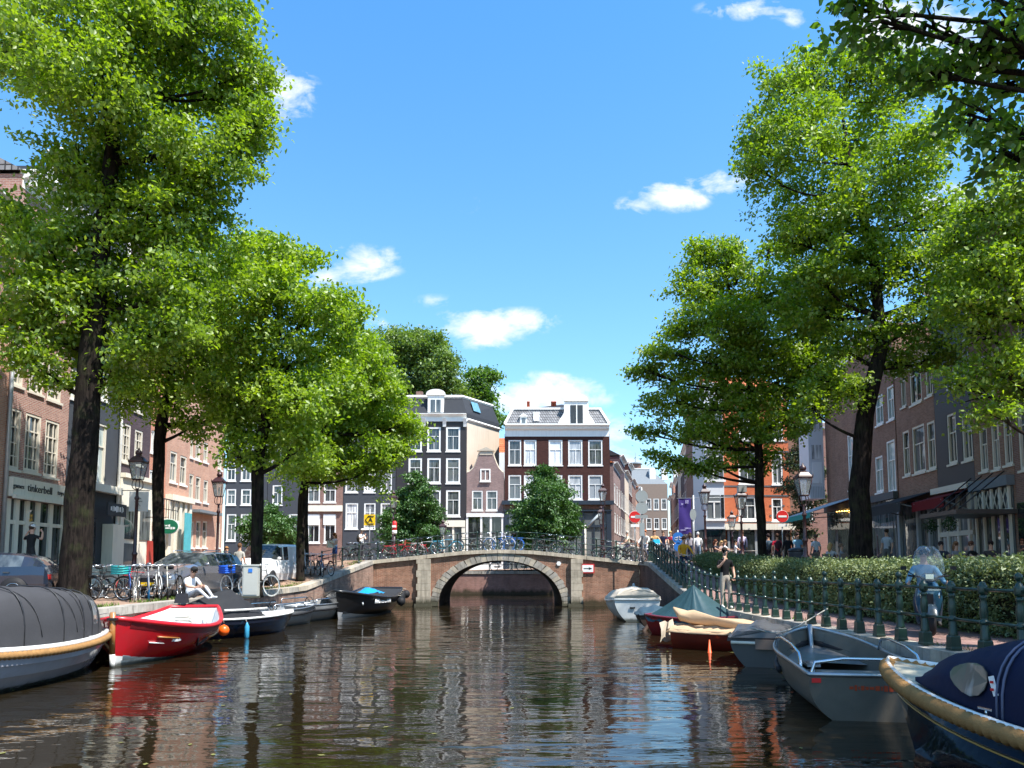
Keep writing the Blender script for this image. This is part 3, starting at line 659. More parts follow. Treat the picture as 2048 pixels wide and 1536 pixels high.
m.bx(.15, H.w-.1, -.2, -.01, 1.5, 2.5); sf = m.build('shopfront', M_white, H.root); m = MB(); m.bx(.2, H.w-.2, -.1, -.015, 2.5, PZ(1034, YF)); m.build('pane', M_glassd, sf)
# --- large dark brown house
p0, p1 = fr(1009, 1222); H = House('canal_house', 'dark brown brick house with white cornice and scrolled white dormer', 'house', p0, p1, 1.5, PZ(868, YF), B_brown, 9)
for r_, (yt, yb) in enumerate(((880, 931), (950, 1000))):
    for k, (a, b) in enumerate(((1017, 1042.5), (1048, 1073), (1097.5, 1125), (1136.5, 1165), (1176.5, 1205))): H.win(a, b, yt, yb, style='sashdark', gm=M_glassw if k in (1, 2, 3) or (k == 4 and r_) else M_glassd, fw=.13)
H.finish(); zc = PZ(873, YF); H.cornice(zc, PZ(849, YF)-zc, .55, M_white)
zr0 = PZ(848, YF); zr1 = PZ(816, YF)
rf = H.mansard(zr0, zr1-zr0, .85, M_tilegrey); 
for s, x in ((0, 0), (1, H.w)): m = MB(); m.tube([(x, -.02, zr0), (x+(.85 if s == 0 else -.85), .83, zr1+.1)], .15, 4, sm=False); m.build('roof_hip', M_white, rf)
dormer(H, 1133, 1173, 802, 849, 1141, 1166, 810, 848, scroll=True); dormer(H, 1040, 1054, 833, 849, 1043.5, 1051, 836, 848, ped='tri')
q = MB(); a, b = hit(1067, 840, p0, p1)[0], hit(1079, 840, p0, p1)[0]; q.box(((a+b)/2, .3, (zr0+zr1)/2), (b-a, .08, 1.1), rot=(R(-28), 0, 0)); q.build('skylight', M_glassl, rf)
for (x0, x1, pots) in ((1051, 1064, 1), (1102, 1117, 2)):
    a, b = hit(x0, 800, p0, p1)[0], hit(x1, 800, p0, p1)[0]; q = MB(); q.bx(a, b, 1.8, 2.5, zr1, PZ(806, YF)); c = q.build('chimney', M_cream, rf)
    for k in range(pots): q = MB(); x = lerp(a, b, (k+1)/(pots+1)); q.lathe([(.16, 0), (.14, .5), (.17, .52), (.17, .6)], 8, (x, 2.1, PZ(806, YF))); q.build('chimney_pot', mat('terracotta', (.4, .09, .05), .8), c)
q = MB(); q.add([(2.9+k, l, zr1+.2) for k, l in ((0, 1), (6, 1), (6, 8), (0, 8))]+[(5.9, 3, zr1+1.0), (5.9, 6, zr1+1.0)], [(0, 1, 4), (1, 2, 5, 4), (2, 3, 5), (3, 0, 4, 5)]); q.build('roof_top', M_slate, rf)
lx = lambda px: hit(px, 1000, p0, p1)[0]; za, zb_ = PZ(1010, YF), PZ(1002, YF)
q = MB(); q.bx(-.25, H.w+.3, -.6, -.02, za, zb_); q.bx(-.1, H.w+.1, -.4, -.02, PZ(1023, YF), PZ(1020, YF)); q.bx(-.05, .45, -.3, -.02, 1.5, PZ(1023, YF)); q.bx(H.w-.4, H.w+.05, -.3, -.02, 1.5, PZ(1023, YF)); q.bx(.45, H.w-.4, -.25, -.02, PZ(1055, YF), PZ(1050, YF))
for px_ in (1032, 1052, 1075, 1100, 1125, 1140, 1165, 1186): q.bx(lx(px_), lx(px_+2.5), -.24, -.02, 1.5, PZ(1023, YF))
sf = q.build('shopfront', P_navy, H.root)
q = MB(); q.bx(0, H.w, -.2, -.015, PZ(1020, YF), za); q.build('sign_band', mat('shop_sign_brown', (.14, .06, .025), .4, var=.4, vs=2), sf); marks(sf, mat('sign_rust', (.25, .09, .04), .5), H.w*.6, H.w*.68, -.205, PZ(1016, YF), .3, seed=3); marks(sf, MATS['sign_rust'], H.w*.77, H.w*.93, -.205, PZ(1016, YF), .3, seed=4)
q = MB(); q.bx(.4, H.w-.4, -.1, -.015, 1.9, PZ(1025, YF)); q.build('pane', M_glassd, sf)
q = MB(); q.tube([(lx(1196), -1.2, PZ(1030, YF)), (lx(1172), -1.2, PZ(1055, YF))], .14, 4); o = q.build('awning_arm', mat('grey_arm', (.3, .34, .36), .5), H.root)
q = MB(); q.tube([(lx(1167), -1.5, 1.9), (lx(1167), -1.5, PZ(1052, YF))], .09, 6); q.build('awning_post', M_cream, H.root)
# orange roof behind
p0, p1 = fr(985, 1015, 92); H = House('house_behind', 'orange tiled house roof showing between the two big houses', 'house', p0, p1, 1.5, PZ(905, 92), M_white, 6); H.finish(); m = MB(); m.add([(0, 0, H.z1), (2.5, 0, H.z1), (2.5, 3, PZ(868, 92)), (0, 3, PZ(868, 92))], [(0, 1, 2, 3)]); m.build('roof', M_tileor, H.root)
# --- frontal row further left
def simple(label, x0, x1, top, wm, wins, Y=YF, name='row_house', cor=M_white, ground_z=1.5, depth=8, **k):
    p0, p1 = fr(x0, x1, Y); H = House(name, label, 'house', p0, p1, ground_z, PZ(top, Y), wm, depth)
    for w in wins: H.win(*w[:4], **dict(dict(style='sash', fw=.13), **(w[4] if len(w) > 4 else k)))
    H.finish(); H.cornice(H.z1-.3, .45, .35, cor); return H
wins = [(a, b, 1006, 1058) for a, b in ((691, 716), (728, 751), (761, 784))]+[(a, b, 940, 985) for a, b in ((691, 716), (728, 751), (761, 784))]
H = simple('dark grey low house with tall white framed windows behind the bridge bikes', 684, 789, 900, P_dgrey, wins, gm=M_glassl); H.gable_roof(H.z1, 2.5, M_slate)
H = simple('brown house with white shuttered windows behind the bicycle racks', 606, 683, 905, B_mid, [(a, b, 1030, 1086) for a, b in ((615, 640), (648, 672))]+[(a, b, 965, 1005) for a, b in ((615, 640), (648, 672))]); H.gable_roof(H.z1, 2.5, M_slate)
q = MB()
for a_, b_ in ((615, 640), (648, 672)): q.bx(hit(a_, 1000, H.p0, H.p1)[0], hit(b_, 1000, H.p0, H.p1)[0], -.1, -.05, PZ(1050, YF), PZ(1029, YF))
q.build('shutter', M_white, H.root); q = MB(); q.bx(0, H.w, -.25, -.02, PZ(1023, YF), PZ(1011, YF)); q.build('fascia', M_cream, H.root)
H = simple('dark slate coloured house with white windows at the end of the left row', 446, 530, 905, P_dgrey, [(453, 472, 978, 1010), (482, 502, 978, 1010), (453, 472, 1028, 1082), (481, 502, 1028, 1082), (453, 472, 925, 962), (482, 502, 925, 962)], gm=M_glassd); H.mansard(H.z1+.15, 3, 1.2, M_lead)
H = simple('grey house half hidden by trees beyond the white van', 531, 605, 920, P_dgrey, [(545, 565, 1028, 1080), (578, 597, 1028, 1080), (545, 565, 970, 1010)]); H.gable_roof(H.z1, 2.5, M_slate)
# --- orange brick corner building on the right of the bridge
YO = 56; p0, p1 = fr(1452, 1584, YO); H = House('corner_building', 'bright orange brick corner building with white bay window', 'house', p0, p1, 1.8, PZ(790, YO), B_fire, 12, B_mid)
for (yt, yb) in ((993, 1041), (905, 968), (820, 880)):
    H.win(1477, 1513, yt, yb, style='sash', fw=.14); H.win(1543.5, 1565.5, yt+3, yb+1, style='sash', fw=.14)
H.finish(); H.cornice(H.z1-.3, .6, .5); H.gable_roof(H.z1+.2, 2.6, M_tileor)
M_band = mat('grey_band', (.1, .11, .12), .7)
for y_ in (1046, 993, 974, 905, 885): H.box('stone_band', .02, H.w-.02, -.03, -.004, PZ(y_, YO), PZ(y_-3, YO), M_band)
for x_ in (1474, 1515, 1541, 1567):
    for y_ in (1010, 1030): q = MB(); q.bx(hit(x_-2, y_, p0, p1)[0], hit(x_+2, y_, p0, p1)[0], -.035, -.005, PZ(y_+3, YO), PZ(y_, YO)); q.build('quoin', M_band, H.root)
H.box('fascia', -.1, H.w+.2, -.5, -.01, PZ(1060, YO), PZ(1048, YO), M_cream)
q = MB(); q.bx(.1, H.w-.1, -.12, -.005, 1.9, PZ(1060, YO)); q.build('shop_glass', M_glassd, H.root)
q = MB(); 
for x_ in (1452, 1474, 1506, 1540, 1580): a = hit(x_, 1000, p0, p1)[0]; q.bx(a, a+.16, -.2, -.125, 1.8, PZ(1060, YO))
q.build('shop_pillar', mat('grey_pillar', (.3, .32, .33)), H.root)
bw = P(1414, 1000, YO-.9)
bay = MB(); xa, xb = PX(1415, YO-.8)-p0[0], PX(1452, YO-.8)-p0[0]
bay.bx(xa, xb, -.8, 3, PZ(1059, YO), PZ(770, YO)); bb = bay.build('bay', mat('bay_white', (.6, .62, .64), .5, var=.05), H.root)
for (yt, yb) in ((990, 1036), (900, 958), (815, 872)):
    for (x0, x1) in ((1418, 1443), (1445, 1451)):
        g = MB(); g.bx(PX(x0, YO-.8)-p0[0], PX(x1, YO-.8)-p0[0], -.84, -.81, PZ(yb, YO-.8), PZ(yt, YO-.8)); g.build('pane', M_glassd, bb)
    g = MB(); c_ = PX(1430.5, YO-.8)-p0[0]; g.bx(c_-.05, c_+.05, -.9, -.845, PZ(yb, YO-.8), PZ(yt+14, YO-.8)); g.bx(PX(1418, YO-.8)-p0[0], PX(1443, YO-.8)-p0[0], -.9, -.845, PZ(yt+15, YO-.8), PZ(yt+12.5, YO-.8)); g.build('mullion', M_white, bb)
    g = MB(); g.bx(xa-.15, xb+.1, -.95, -.805, PZ(yb+6, YO-.8), PZ(yb+2, YO-.8)); g.build('ledge', M_white, bb)
q = MB(); q.bx(xa-.2, xa+1.4, -.6, 2, 1.9, PZ(1059, YO)-.02); q.build('ground_front', M_glassd, H.root)
H = simple('grey fronted house behind the dull tree by the corner building', 1585, 1705, 850, B_mid, [(1590, 1603, 1000, 1040), (1612, 1626, 1000, 1040), (1590, 1603, 930, 975), (1612, 1626, 930, 975)], Y=62, ground_z=1.8)
# --- far shopping street
rnd = random.Random(11)
fm_ = [B_brown, B_warm, B_dpurple, B_mid, B_brown, P_creamw, B_salmon, B_violet]; labs = ['brown', 'reddish', 'purplish', 'weathered', 'blackish', 'pale', 'red', 'violet']
def xr_st(Y): return 1024+((PX(1418, 58)+(Y-58)*.158)/Y)*1550
y = 62.0; k = 0; order = ['nearest', 'second', 'third', 'fourth', 'fifth', 'sixth', 'seventh', 'eighth', 'farthest']
def street_row(side, y, X0, slope, n, zt, gname):
    for k in range(n):
        L = rnd.uniform(7, 11) if side > 0 else rnd.uniform(7, 10)
        a = (X0+(y-60)*slope, y); b = (X0+(y+L-60)*slope, y+L)
        p0, p1 = (b, a) if side > 0 else (a, b)
        z0 = zright(y)-.4; top = zt[k % len(zt)]+z0
        H = House('street_house', '%s narrow house, %s on the %s side of the far street' % (labs[(k*3+side) % 8], order[k], 'right' if side > 0 else 'left'), 'house', p0, p1, z0, top, fm_[(k*3+side) % 8], 8, group=gname)
        nw = 3; xs = [H.w*(i+.5)/nw for i in range(nw)]
        H.grid(xs, H.w/nw*.5, [z0+3.9+3.1*j for j in range(int((top-z0-4.2)/3.1))], 2.1, style='sash', fw=.14)
        H.winl(.4, H.w-.4, z0+.6, z0+3.1, style='double', fw=.2)
        H.finish(); H.cornice(top-.3, .5, .45); H.gable_roof(top+.1, 2.2, [M_tileor, M_slate, M_tilegrey][k % 3]); y += L
street_row(1, 63, PX(1403, 63)-.3, .172, 9, [12.5, 11, 13.5, 12, 14], 'houses down the right side of the far street')
street_row(-1, 80, PX(1229, 80)-20*.215, .215, 8, [11, 13, 12, 14, 12.5], 'houses down the left side of the far street')
Y2 = 158; p0, p1 = fr(1245, 1338, Y2); H = House('end_building', 'distant grey roofed building with chimney closing the far street', 'house', p0, p1, 2, PZ(968, Y2), mat('far_grey', (.22, .17, .14), .8), 12)
H.grid([H.w*(i+.5)/6 for i in range(6)], 1.1, [6, 10, 14], 2.3, style='sash', fw=.2); H.finish(); rf = H.mansard(H.z1, PZ(935, Y2)-H.z1, 3, M_lead)
q = MB(); q.bx(2.6, 4.6, 3, 5, PZ(945, Y2), PZ(924, Y2)); q.build('chimney', B_mid, rf); q = MB(); q.lathe([(1.5, 0), (1.2, .35), (.1, .6), (.06, 2.6)], 8, (3.6, 4, PZ(924, Y2))); q.build('chimney_cap', M_lead, rf)
for i in range(3): q = MB(); q.bx(6+i*2.5, 7.2+i*2.5, 1, 2.4, H.z1+1, H.z1+3.4); q.build('dormer', M_white, rf)
# ------------------------------------------------------------------ left row (plane x = -18)
XL = -18.0
def yl(px): return XL/((px-1024)/ (F/math.cos(PITCH)*1.0) ) if px != 1024 else 999
def lp(px, py=1000):   # far point along the left front seen at pixel x (approx with pitch)
    d = pixdir(px, py); return XL/d.x*d.y
def side_house(name, label, ya, yb, z1, wm, wins, side=-1, x0=XL, x1=XL, z0=.9, depth=9, **k):
    p0, p1 = ((x0, ya), (x1, yb)) if side < 0 else ((x1, yb), (x0, ya))
    H = House(name, label, 'house', p0, p1, z0, z1, wm, depth)
    for w in wins: H.win(*w[:4], **dict(dict(style='sash', fw=.1), **(w[4] if len(w) > 4 else k)))
    return H
y0 = 22.5; y1 = lp(7); y2 = lp(129); y3 = lp(232); y4 = lp(296); y5 = lp(330); y6 = lp(376); y7 = lp(446)
H = side_house('brick_house', 'orange brick house cut by the left edge of the picture', y0, y1, 15, B_salmon, []); H.grid([1.2, 2.9], 1.0, [5.3, 8.3, 11.3], 2, style='sash'); H.winl(.3, H.w-.4, 1.4, 4.2, style='double'); H.finish(); H.cornice(14.6, .5)
q = MB(); q.tube([(H.w-.08, -.1, 1), (H.w-.08, -.1, 15)], .07, 8); q.build('drainpipe', M_steel, H.root)
M_frame = mat('window_cream', (.62, .57, .48), .5, var=.05)
H = side_house('toy_shop_house', 'pink brick house over a cream toy shop with lettered sign', y1, y2, PZ(352, 27.5), B_pink,
  [(8, 41, 815, 938), (49, 81, 828, 945), (89, 117, 841, 955), (17, 49, 660, 771), (59, 88, 690, 787), (96, 124, 715, 803), (8, 41, 470, 590), (49, 81, 520, 625), (89, 117, 560, 655)], style='grid', fm=M_frame, sillm=M_frame)
H.finish(); H.cornice(H.z1-.5, .7, .5, n=6); H.gable_roof(H.z1+.1, 2.4, M_tilegrey)
q = MB(); c_ = H.w*.62; q.prism([(c_-.9, H.z1+.1), (c_-.75, H.z1+.5), (c_-.55, H.z1+.7), (c_-.5, H.z1+1.7), (c_-.7, H.z1+1.8), (c_, H.z1+2.35), (c_+.7, H.z1+1.8), (c_+.5, H.z1+1.7), (c_+.55, H.z1+.7), (c_+.75, H.z1+.5), (c_+.9, H.z1+.1)], -.12, .2); gd = q.build('gable_front', M_white, H.root)
q = MB(); q.bx(c_-.3, c_+.3, -.15, -.125, H.z1+.5, H.z1+1.5); q.build('pane', M_glassd, gd)
def hz(px, py): return hit(px, py, H.p0, H.p1)[1]
def hx(px, py=1000): return hit(px, py, H.p0, H.p1)[0]
zs0, zs1 = hz(60, 999), hz(60, 962)
q = MB(); q.bx(.02, H.w-.02, -.3, -.01, zs0, zs1); q.bx(.0, H.w, -.45, -.305, zs0-.08, zs0+.06); sb = q.build('shop_sign', M_cream, H.root)
M_ink = mat('sign_ink', (.03, .03, .03), .5, var=0)
for s_, px_, sz in (('games', 19, .25), ('tinkerbell', 63, .40), ('toys', 105, .25)): text(s_, sz, M_ink, sb, (hx(px_), -.315, (zs0+zs1)/2+.03))
q = MB(); sfz = zs0-.08
for px_ in (8, 26, 47, 69, 95, 121): q.bx(hx(px_), hx(px_)+.22, -.12, -.01, .95, sfz)
q.bx(.2, H.w-.1, -.1, -.012, hz(60, 1048)-.06, hz(60, 1048)+.08); q.bx(.2, H.w-.1, -.1, -.012, .95, 1.75); sf = q.build('shopfront', M_cream, H.root)
q = MB(); q.bx(.1, H.w-.05, -.04, -.004, 1.7, sfz); q.build('pane', M_glassd, sf)
for i, c in enumerate(((.7, .1, .1), (.1, .3, .7), (.8, .6, .1), (.7, .7, .7), (.2, .5, .3), (.75, .3, .5))):
    for j in range(3): q = MB(); a = hx(33)+i*.2+(j % 2)*.05; q.bx(a, a+.15, -.35, -.13, 1.75+j*.28, 1.95+j*.28); q.build('toy_box', mat('toy%d' % i, c, .5), sf)
H = side_house('narrow_house', 'slate grey narrow house with cream windows behind the big tree trunk', y2, y3, PZ(330, 31), P_dgrey, [(184, 212, 845, 968), (193, 218, 742, 800), (140, 165, 740, 800)], style='sash', fm=M_frame, gm=M_glasst); H.finish(); H.cornice(H.z1-.5, .6)
q = MB(); q.bx(.1, H.w-.05, -.35, -.01, hit(200, 985, H.p0, H.p1)[1], hit(200, 970, H.p0, H.p1)[1]); q.bx(H.w-1.1, H.w-.1, -.5, -.02, 1, 4.0); q.bx(.1, H.w-1.2, -.1, -.015, 1, 2.2); q.build('shopfront', M_cream, H.root)
q = MB(); q.bx(.5, 2.2, -.14, -.1, 2.2, 4.2); q.build('shop_window', M_glassd, H.root); q = MB(); q.bx(H.w-1.8, H.w-.2, -.6, -.51, 4.35, 4.9); bo = q.build('sign', P_dgrey, H.root); marks(bo, MATS['sign_white'], H.w-1.6, H.w-.5, -.612, 4.65, .3, seed=7)
q = MB(); q.tube([(H.w-.06, -.12, 1), (H.w-.06, -.12, H.z1)], .07, 8); q.build('drainpipe', M_white, H.root)
H = side_house('narrow_house', 'dark plum painted house over a white shop with hanging signs', y3, y4, PZ(420, 36), B_dpurple, [(244, 261, 847, 925), (269, 285, 860, 930), (244, 261, 755, 810), (269, 285, 775, 825)], style='grid', fm=M_frame, sillm=M_frame); H.finish(); H.cornice(H.z1-.5, .6)
q = MB(); zz = hit(255, 950, H.p0, H.p1)[1]; q.bx(0, H.w, -.4, -.01, zz-.2, zz); q.bx(.02, H.w-.02, -.25, -.012, .9, zz-.2); sf = q.build('shopfront', M_cream, H.root)
for a, b, c, d in ((.3, 1.5, 3.4, 4.9), (1.8, 2.8, 3.4, 4.9), (.3, 1.5, 1.6, 3.2)): q = MB(); q.bx(a, b, -.29, -.26, c, d); q.build('pane', M_glassd, sf)
q = MB(); q.bx(2.6, 3.4, -.3, -.26, 1.2, 3.4); q.build('red_door', mat('door_red', (.35, .04, .03), .4), sf)
H = side_house('narrow_house', 'orange red brick house with small iron balcony and white pilasters', y4, y5, PZ(520, 39), B_orange, [(298, 309, 940, 1000), (298, 309, 860, 905)], style='double'); H.finish(); H.cornice(H.z1-.4, .5)
q = MB(); q.bx(0, H.w, -.8, -.02, 4.35, 4.5); q.build('balcony_floor', M_cream, H.root)
q = MB()
for i in range(7): q.tube([(.1+i*(H.w-.2)/6, -.75, 4.5), (.1+i*(H.w-.2)/6, -.75, 5.5)], .02, 4)
q.tube([(.1, -.75, 5.5), (H.w-.1, -.75, 5.5)], .03, 4); q.tube([(.1, -.75, 5.0), (H.w-.1, -.75, 5.0)], .02, 4); q.build('balcony_rail', M_black, H.root)
q = MB(); q.bx(.0, .25, -.15, -.01, .9, 4.35); q.bx(H.w-.25, H.w, -.15, -.01, .9, 4.35); q.bx(.25, H.w-.25, -.12, -.012, 3.5, 3.9); q.build('pilaster', M_cream, H.root); q = MB(); q.bx(.3, H.w-.3, -.05, -.013, 1.2, 3.5); q.build('shop_window', M_glassd, H.root)
H = side_house('shop_house', 'rosy brick house over a pale shop with tall teal banner', y5, y6, PZ(640, 42), B_salmon, [(340, 354, 903, 965), (360, 373, 912, 970)], style='sash', fm=M_frame); H.finish(); H.cornice(H.z1-.4, .5)
zz = hit(350, 992, H.p0, H.p1)[1]; q = MB(); q.bx(0, H.w, -.4, -.01, zz-.3, zz)
for i in range(5): q.bx(i*(H.w-.3)/4, i*(H.w-.3)/4+.3, -.25, -.012, .9, zz-.3)
sf = q.build('shopfront', M_cream, H.root); q = MB(); q.bx(.1, H.w-.1, -.06, -.014, 1.2, zz-.3); q.build('pane', M_glassd, sf)
q = MB(); q.bx(.9, 1.75, -.7, -.66, 2.7, 5.0); bn = q.build('shop_banner', mat('teal_cloth', (.08, .35, .4), .7, var=.3, vs=5)); bn.location = H.root.location; bn.rotation_euler = H.root.rotation_euler; tag(bn, 'tall teal banner hanging beside the white shop pilasters', 'banner')
H = side_house('brick_house', 'salmon brick corner house with three small shop doors on the left bank', y6, y7, PZ(700, 46), B_salmon, [(378, 387, 948, 1000), (391, 401, 953, 1003), (407, 416, 960, 1006), (436, 444, 895, 940), (378, 387, 865, 915), (391, 401, 875, 920), (407, 416, 885, 925), (377, 387, 1042, 1095), (392, 401, 1042, 1095), (405, 414, 1042, 1095), (432, 440, 1045, 1095)], style='sash', fm=M_frame); H.finish(); H.cornice(H.z1-.4, .5)
zz = hit(398, 1022, H.p0, H.p1)[1]; H.box('shop_canopy', .2, 3.6, -.6, -.01, zz-.15, zz, M_lead)
# ------------------------------------------------------------------ right row
def xr(Y): return 16.03+.08*Y
def rp(px, py=1000):
    d = pixdir(px, py); s = d.x/d.y; return 16.03/(s-.08)
def rside(name, label, pxa, pxb, z1, wm, wins, fin=True, **k):
    ya, yb = rp(pxb), rp(pxa)          # near, far
    H = side_house(name, label, ya, yb, z1, wm, wins, 1, xr(ya), xr(yb), z0=1.2, **k)
    if fin: H.finish()
    return H
H = rside('corner_house', 'brown brick corner house with white bay and striped awning', 1655, 1797, PZ(690, 42), B_warm, [(1696, 1707, 868, 980), (1751, 1766, 912, 985), (1774, 1791, 880, 985), (1751, 1766, 790, 850), (1774, 1791, 770, 840)], style='sash', gm=M_glasst)
H.cornice(H.z1-.3, .7, .6)
ze = hit(1720, 1000, H.p0, H.p1)[1]; q = MB(); q.bx(0, H.w, -.25, -.01, hit(1700, 1005, H.p0, H.p1)[1]-.35, hit(1700, 1005, H.p0, H.p1)[1]); q.build('fascia', mat('grey_fascia', (.1, .105, .11), .6), H.root)
q = MB(); q.bx(.1, H.w-.1, -.1, -.012, 1.3, hit(1700, 1005, H.p0, H.p1)[1]-.35); q.build('shop_glass', M_glassd, H.root)
YC = H.p0[1]; q = MB(); a, b = PX(1624, YC-.3)-H.p0[0], PX(1654, YC-.3)-H.p0[0]
bay = thing('bay_window', 'white two storey bay window on the corner of the brown brick house', 'bay window', (H.p0[0], YC, 0), 0)
q = MB(); q.bx(a, b, -.4, 1.2, PZ(998, YC), PZ(700, YC)); q.build('casing', mat('bay_white2', (.62, .63, .66), .5, var=.06), bay)
for (yt, yb) in ((892, 920), (926, 968), (800, 860), (720, 780)):
    q = MB(); q.bx(a+.18, b-.15, -.44, -.405, PZ(yb, YC), PZ(yt, YC)); q.build('pane', M_glassl, bay)
for i in range(8):
    q = MB(); x = lerp(a+.1, b-.1, i/7); q.bx(x-.01, x+.01, -.43, -.402, PZ(996, YC), PZ(974, YC)); q.build('panel_strip', M_steel, bay)
# striped awning
def awning(name, label, pts, m, valm, vh=.25, stripes=0, m2=None):
    """pts: wallA, wallB, outB, outA (world)"""
    a, b, c, d = [Vector(p) for p in pts]; o = thing(name, label, 'awning', a)
    q = MB(); n = max(1, stripes)
    for i in range(n):
        t0, t1 = i/n, (i+1)/n
        q.add([a.lerp(b, t0)-a, a.lerp(b, t1)-a, d.lerp(c, t1)-a, d.lerp(c, t0)-a], [(0, 1, 2, 3)], i % 2 if stripes else 0)
        q.add([a.lerp(b, t0)-a-Vector((0, 0, .03)), a.lerp(b, t1)-a-Vector((0, 0, .03)), d.lerp(c, t1)-a-Vector((0, 0, .03)), d.lerp(c, t0)-a-Vector((0, 0, .03))], [(3, 2, 1, 0)], 0)
    q.build('canopy', [m, m2 or m], o); q = MB(); dn = Vector((0, 0, -vh)); q.add([d-a, c-a, c-a+dn, d-a+dn], [(0, 1, 2, 3)]); q.add([d-a, d-a+dn, a-a+dn*.2], [(0, 1, 2)]); q.build('valance', valm, o)
    for t in (.08, .92): q = MB(); q.tube([a.lerp(b, t)-a+Vector((0, 0, -.9)), d.lerp(c, t)-a+Vector((0, 0, -.06))], .03, 5); q.build('arm', M_steel, o)
    return o
ya, yb = rp(1730), rp(1660); 
wa, wb = Vector((xr(yb)-.05, yb, PZ(1006, yb)+.0)), Vector((xr(ya)-.05, ya, PZ(1006, yb)))
awning('striped_awning', 'pale striped awning with teal valance by the corner restaurant', [wa, wb, wb+Vector((-3.0, 0, -1.0)), wa+Vector((-3.0, 0, -1.0))], mat('awning_pale', (.5, .56, .58), .7), mat('teal_valance', (.02, .25, .23), .7), .3, 12, mat('awning_blue', (.25, .33, .38), .7))
st = thing('lettered_lights', 'row of small glowing warm bulbs under the pale awning', 'lights', wa+Vector((-.6, -2.5, -.75)))
for i in range(9): q = MB(); q.sphere((i*.06, -i*.22, 0), .055, 6, 4); q.build('bulb', mat('bulb', (1, .7, .2), .5, emit=(1, .55, .12, 6)), st)
H = rside('brick_house', 'red brown brick house with cream windows and dark awning beside the big right tree', 1799, 1877, PZ(722, 36), B_warm, [(1806, 1819, 861, 952), (1825, 1850, 850, 946), (1854.5, 1871, 842, 939), (1801, 1811, 728, 815), (1819, 1842, 713, 808), (1850, 1864, 700, 793)], style='sash', fm=M_frame, sillm=M_frame); H.cornice(H.z1-.4, .7, .6, M_frame)
za = hit(1838, 992, H.p0, H.p1)[1]; H.box('shop_glass', .1, H.w-.1, -.06, -.01, 1.3, za-.2, M_glassd)
q = MB(); q.bx(.1, .35, -.2, -.065, 1.3, za-.2); q.bx(2.2, 2.4, -.2, -.065, 1.3, za-.2); q.bx(3.4, 3.55, -.2, -.065, 1.3, za-.2); q.build('shop_pillar', mat('grey_pillar', (.3, .32, .33)), H.root)
def wawn(H, name, label, a, b, z, out, drop, m, vm, vh=.3, **k):
    T = Matrix.Translation(H.root.location) @ Matrix.Rotation(H.root.rotation_euler.z, 4, 'Z')
    return awning(name, label, [T @ Vector((a, -.02, z)), T @ Vector((b, -.02, z)), T @ Vector((b, -out, z-drop)), T @ Vector((a, -out, z-drop))], m, vm, vh, **k)
wawn(H, 'shop_awning', 'charcoal shop awning over the terrace behind the scooter', .1, H.w-.1, za+.1, 1.6, .5, mat('awning_char', (.035, .037, .04), .8), mat('awning_char', (.035, .037, .04)), .45)
H = rside('narrow_house', 'blackish painted house with two tall cream windows over a red awning', 1877.5, 1952, PZ(560, 32), P_black, [(1895, 1913, 826, 928), (1924, 1944, 826, 921), (1895, 1911, 690, 775), (1924, 1942, 675, 765), (1895, 1911, 560, 640)], style='sash', fm=M_frame, sillm=M_frame); H.cornice(H.z1-.4, .7, .6)
za = hit(1915, 985, H.p0, H.p1)[1]; H.box('shop_glass', .1, H.w-.1, -.06, -.01, 1.3, za-.1, M_glassl)
q = MB(); 
for x_ in (.1, .9, 1.8, 2.7): q.bx(x_, x_+.16, -.15, -.065, 1.3, za-.1)
q.bx(.1, H.w-.1, -.14, -.065, 3.4, 3.6); q.build('shop_pillar', M_frame, H.root); H.box('fascia', 0, H.w, -.35, -.01, za+.05, za+.3, M_frame)
wawn(H, 'red_awning', 'deep red shop awning on the blackish house', .1, H.w-.1, za+.05, 1.2, .35, mat('awning_red', (.16, .008, .01), .8), mat('awning_red', (.16, .008, .01)), .4)
H = rside('hotel_house', 'brown brick house with lattice transoms above a hung glass canopy', 1952.5, 2032, PZ(440, 29), B_warm, [(1959, 1975, 855, 943), (1983, 1999, 843, 939), (2007, 2025, 832, 930), (1959, 1975, 710, 790), (1983, 1999, 695, 780), (2007, 2025, 680, 770), (1959, 1975, 570, 650), (2007, 2025, 530, 620)], style='sash', fm=M_frame, sillm=M_frame); H.cornice(H.z1-.4, .7, .6)
za = hit(1995, 975, H.p0, H.p1)[1]; zb_ = hit(1995, 1020, H.p0, H.p1)[1]; H.box('fascia', 0, H.w, -.3, -.01, za-.02, za+.35, M_lead)
q = MB(); n = 8
for i in range(n):
    x = .2+i*(H.w-.4)/n; w_ = (H.w-.4)/n; q.tube([(x, -.1, zb_), (x+w_, -.1, za-.1)], .02, 4); q.tube([(x+w_, -.1, zb_), (x, -.1, za-.1)], .02, 4)
for i in range(5): x = .15+i*(H.w-.4)/4; q.bx(x-.05, x+.05, -.14, -.06, 1.3, za-.03)
q.bx(.1, H.w-.1, -.13, -.06, zb_-.1, zb_); q.build('lattice', M_frame, H.root); H.box('shop_glass', .1, H.w-.1, -.05, -.01, 1.3, za-.03, M_glassd)
cn = thing('hung_canopy', 'flat dark canopy hung on rods over the hotel terrace', 'canopy', H.root.location+Vector((0, 0, zb_-.15)), H.root.rotation_euler.z)
q = MB(); q.bx(0, H.w+.2, -2.2, -.06, -.08, .08); q.build('canopy_plate', mat('canopy_dark', (.06, .045, .04), .4), cn); q = MB()
for i in range(4): x = .3+i*(H.w-.4)/3; q.tube([(x, -2.0, .08), (x, -.3, 1.5)], .025, 5)
q.build('rod', M_black, cn)
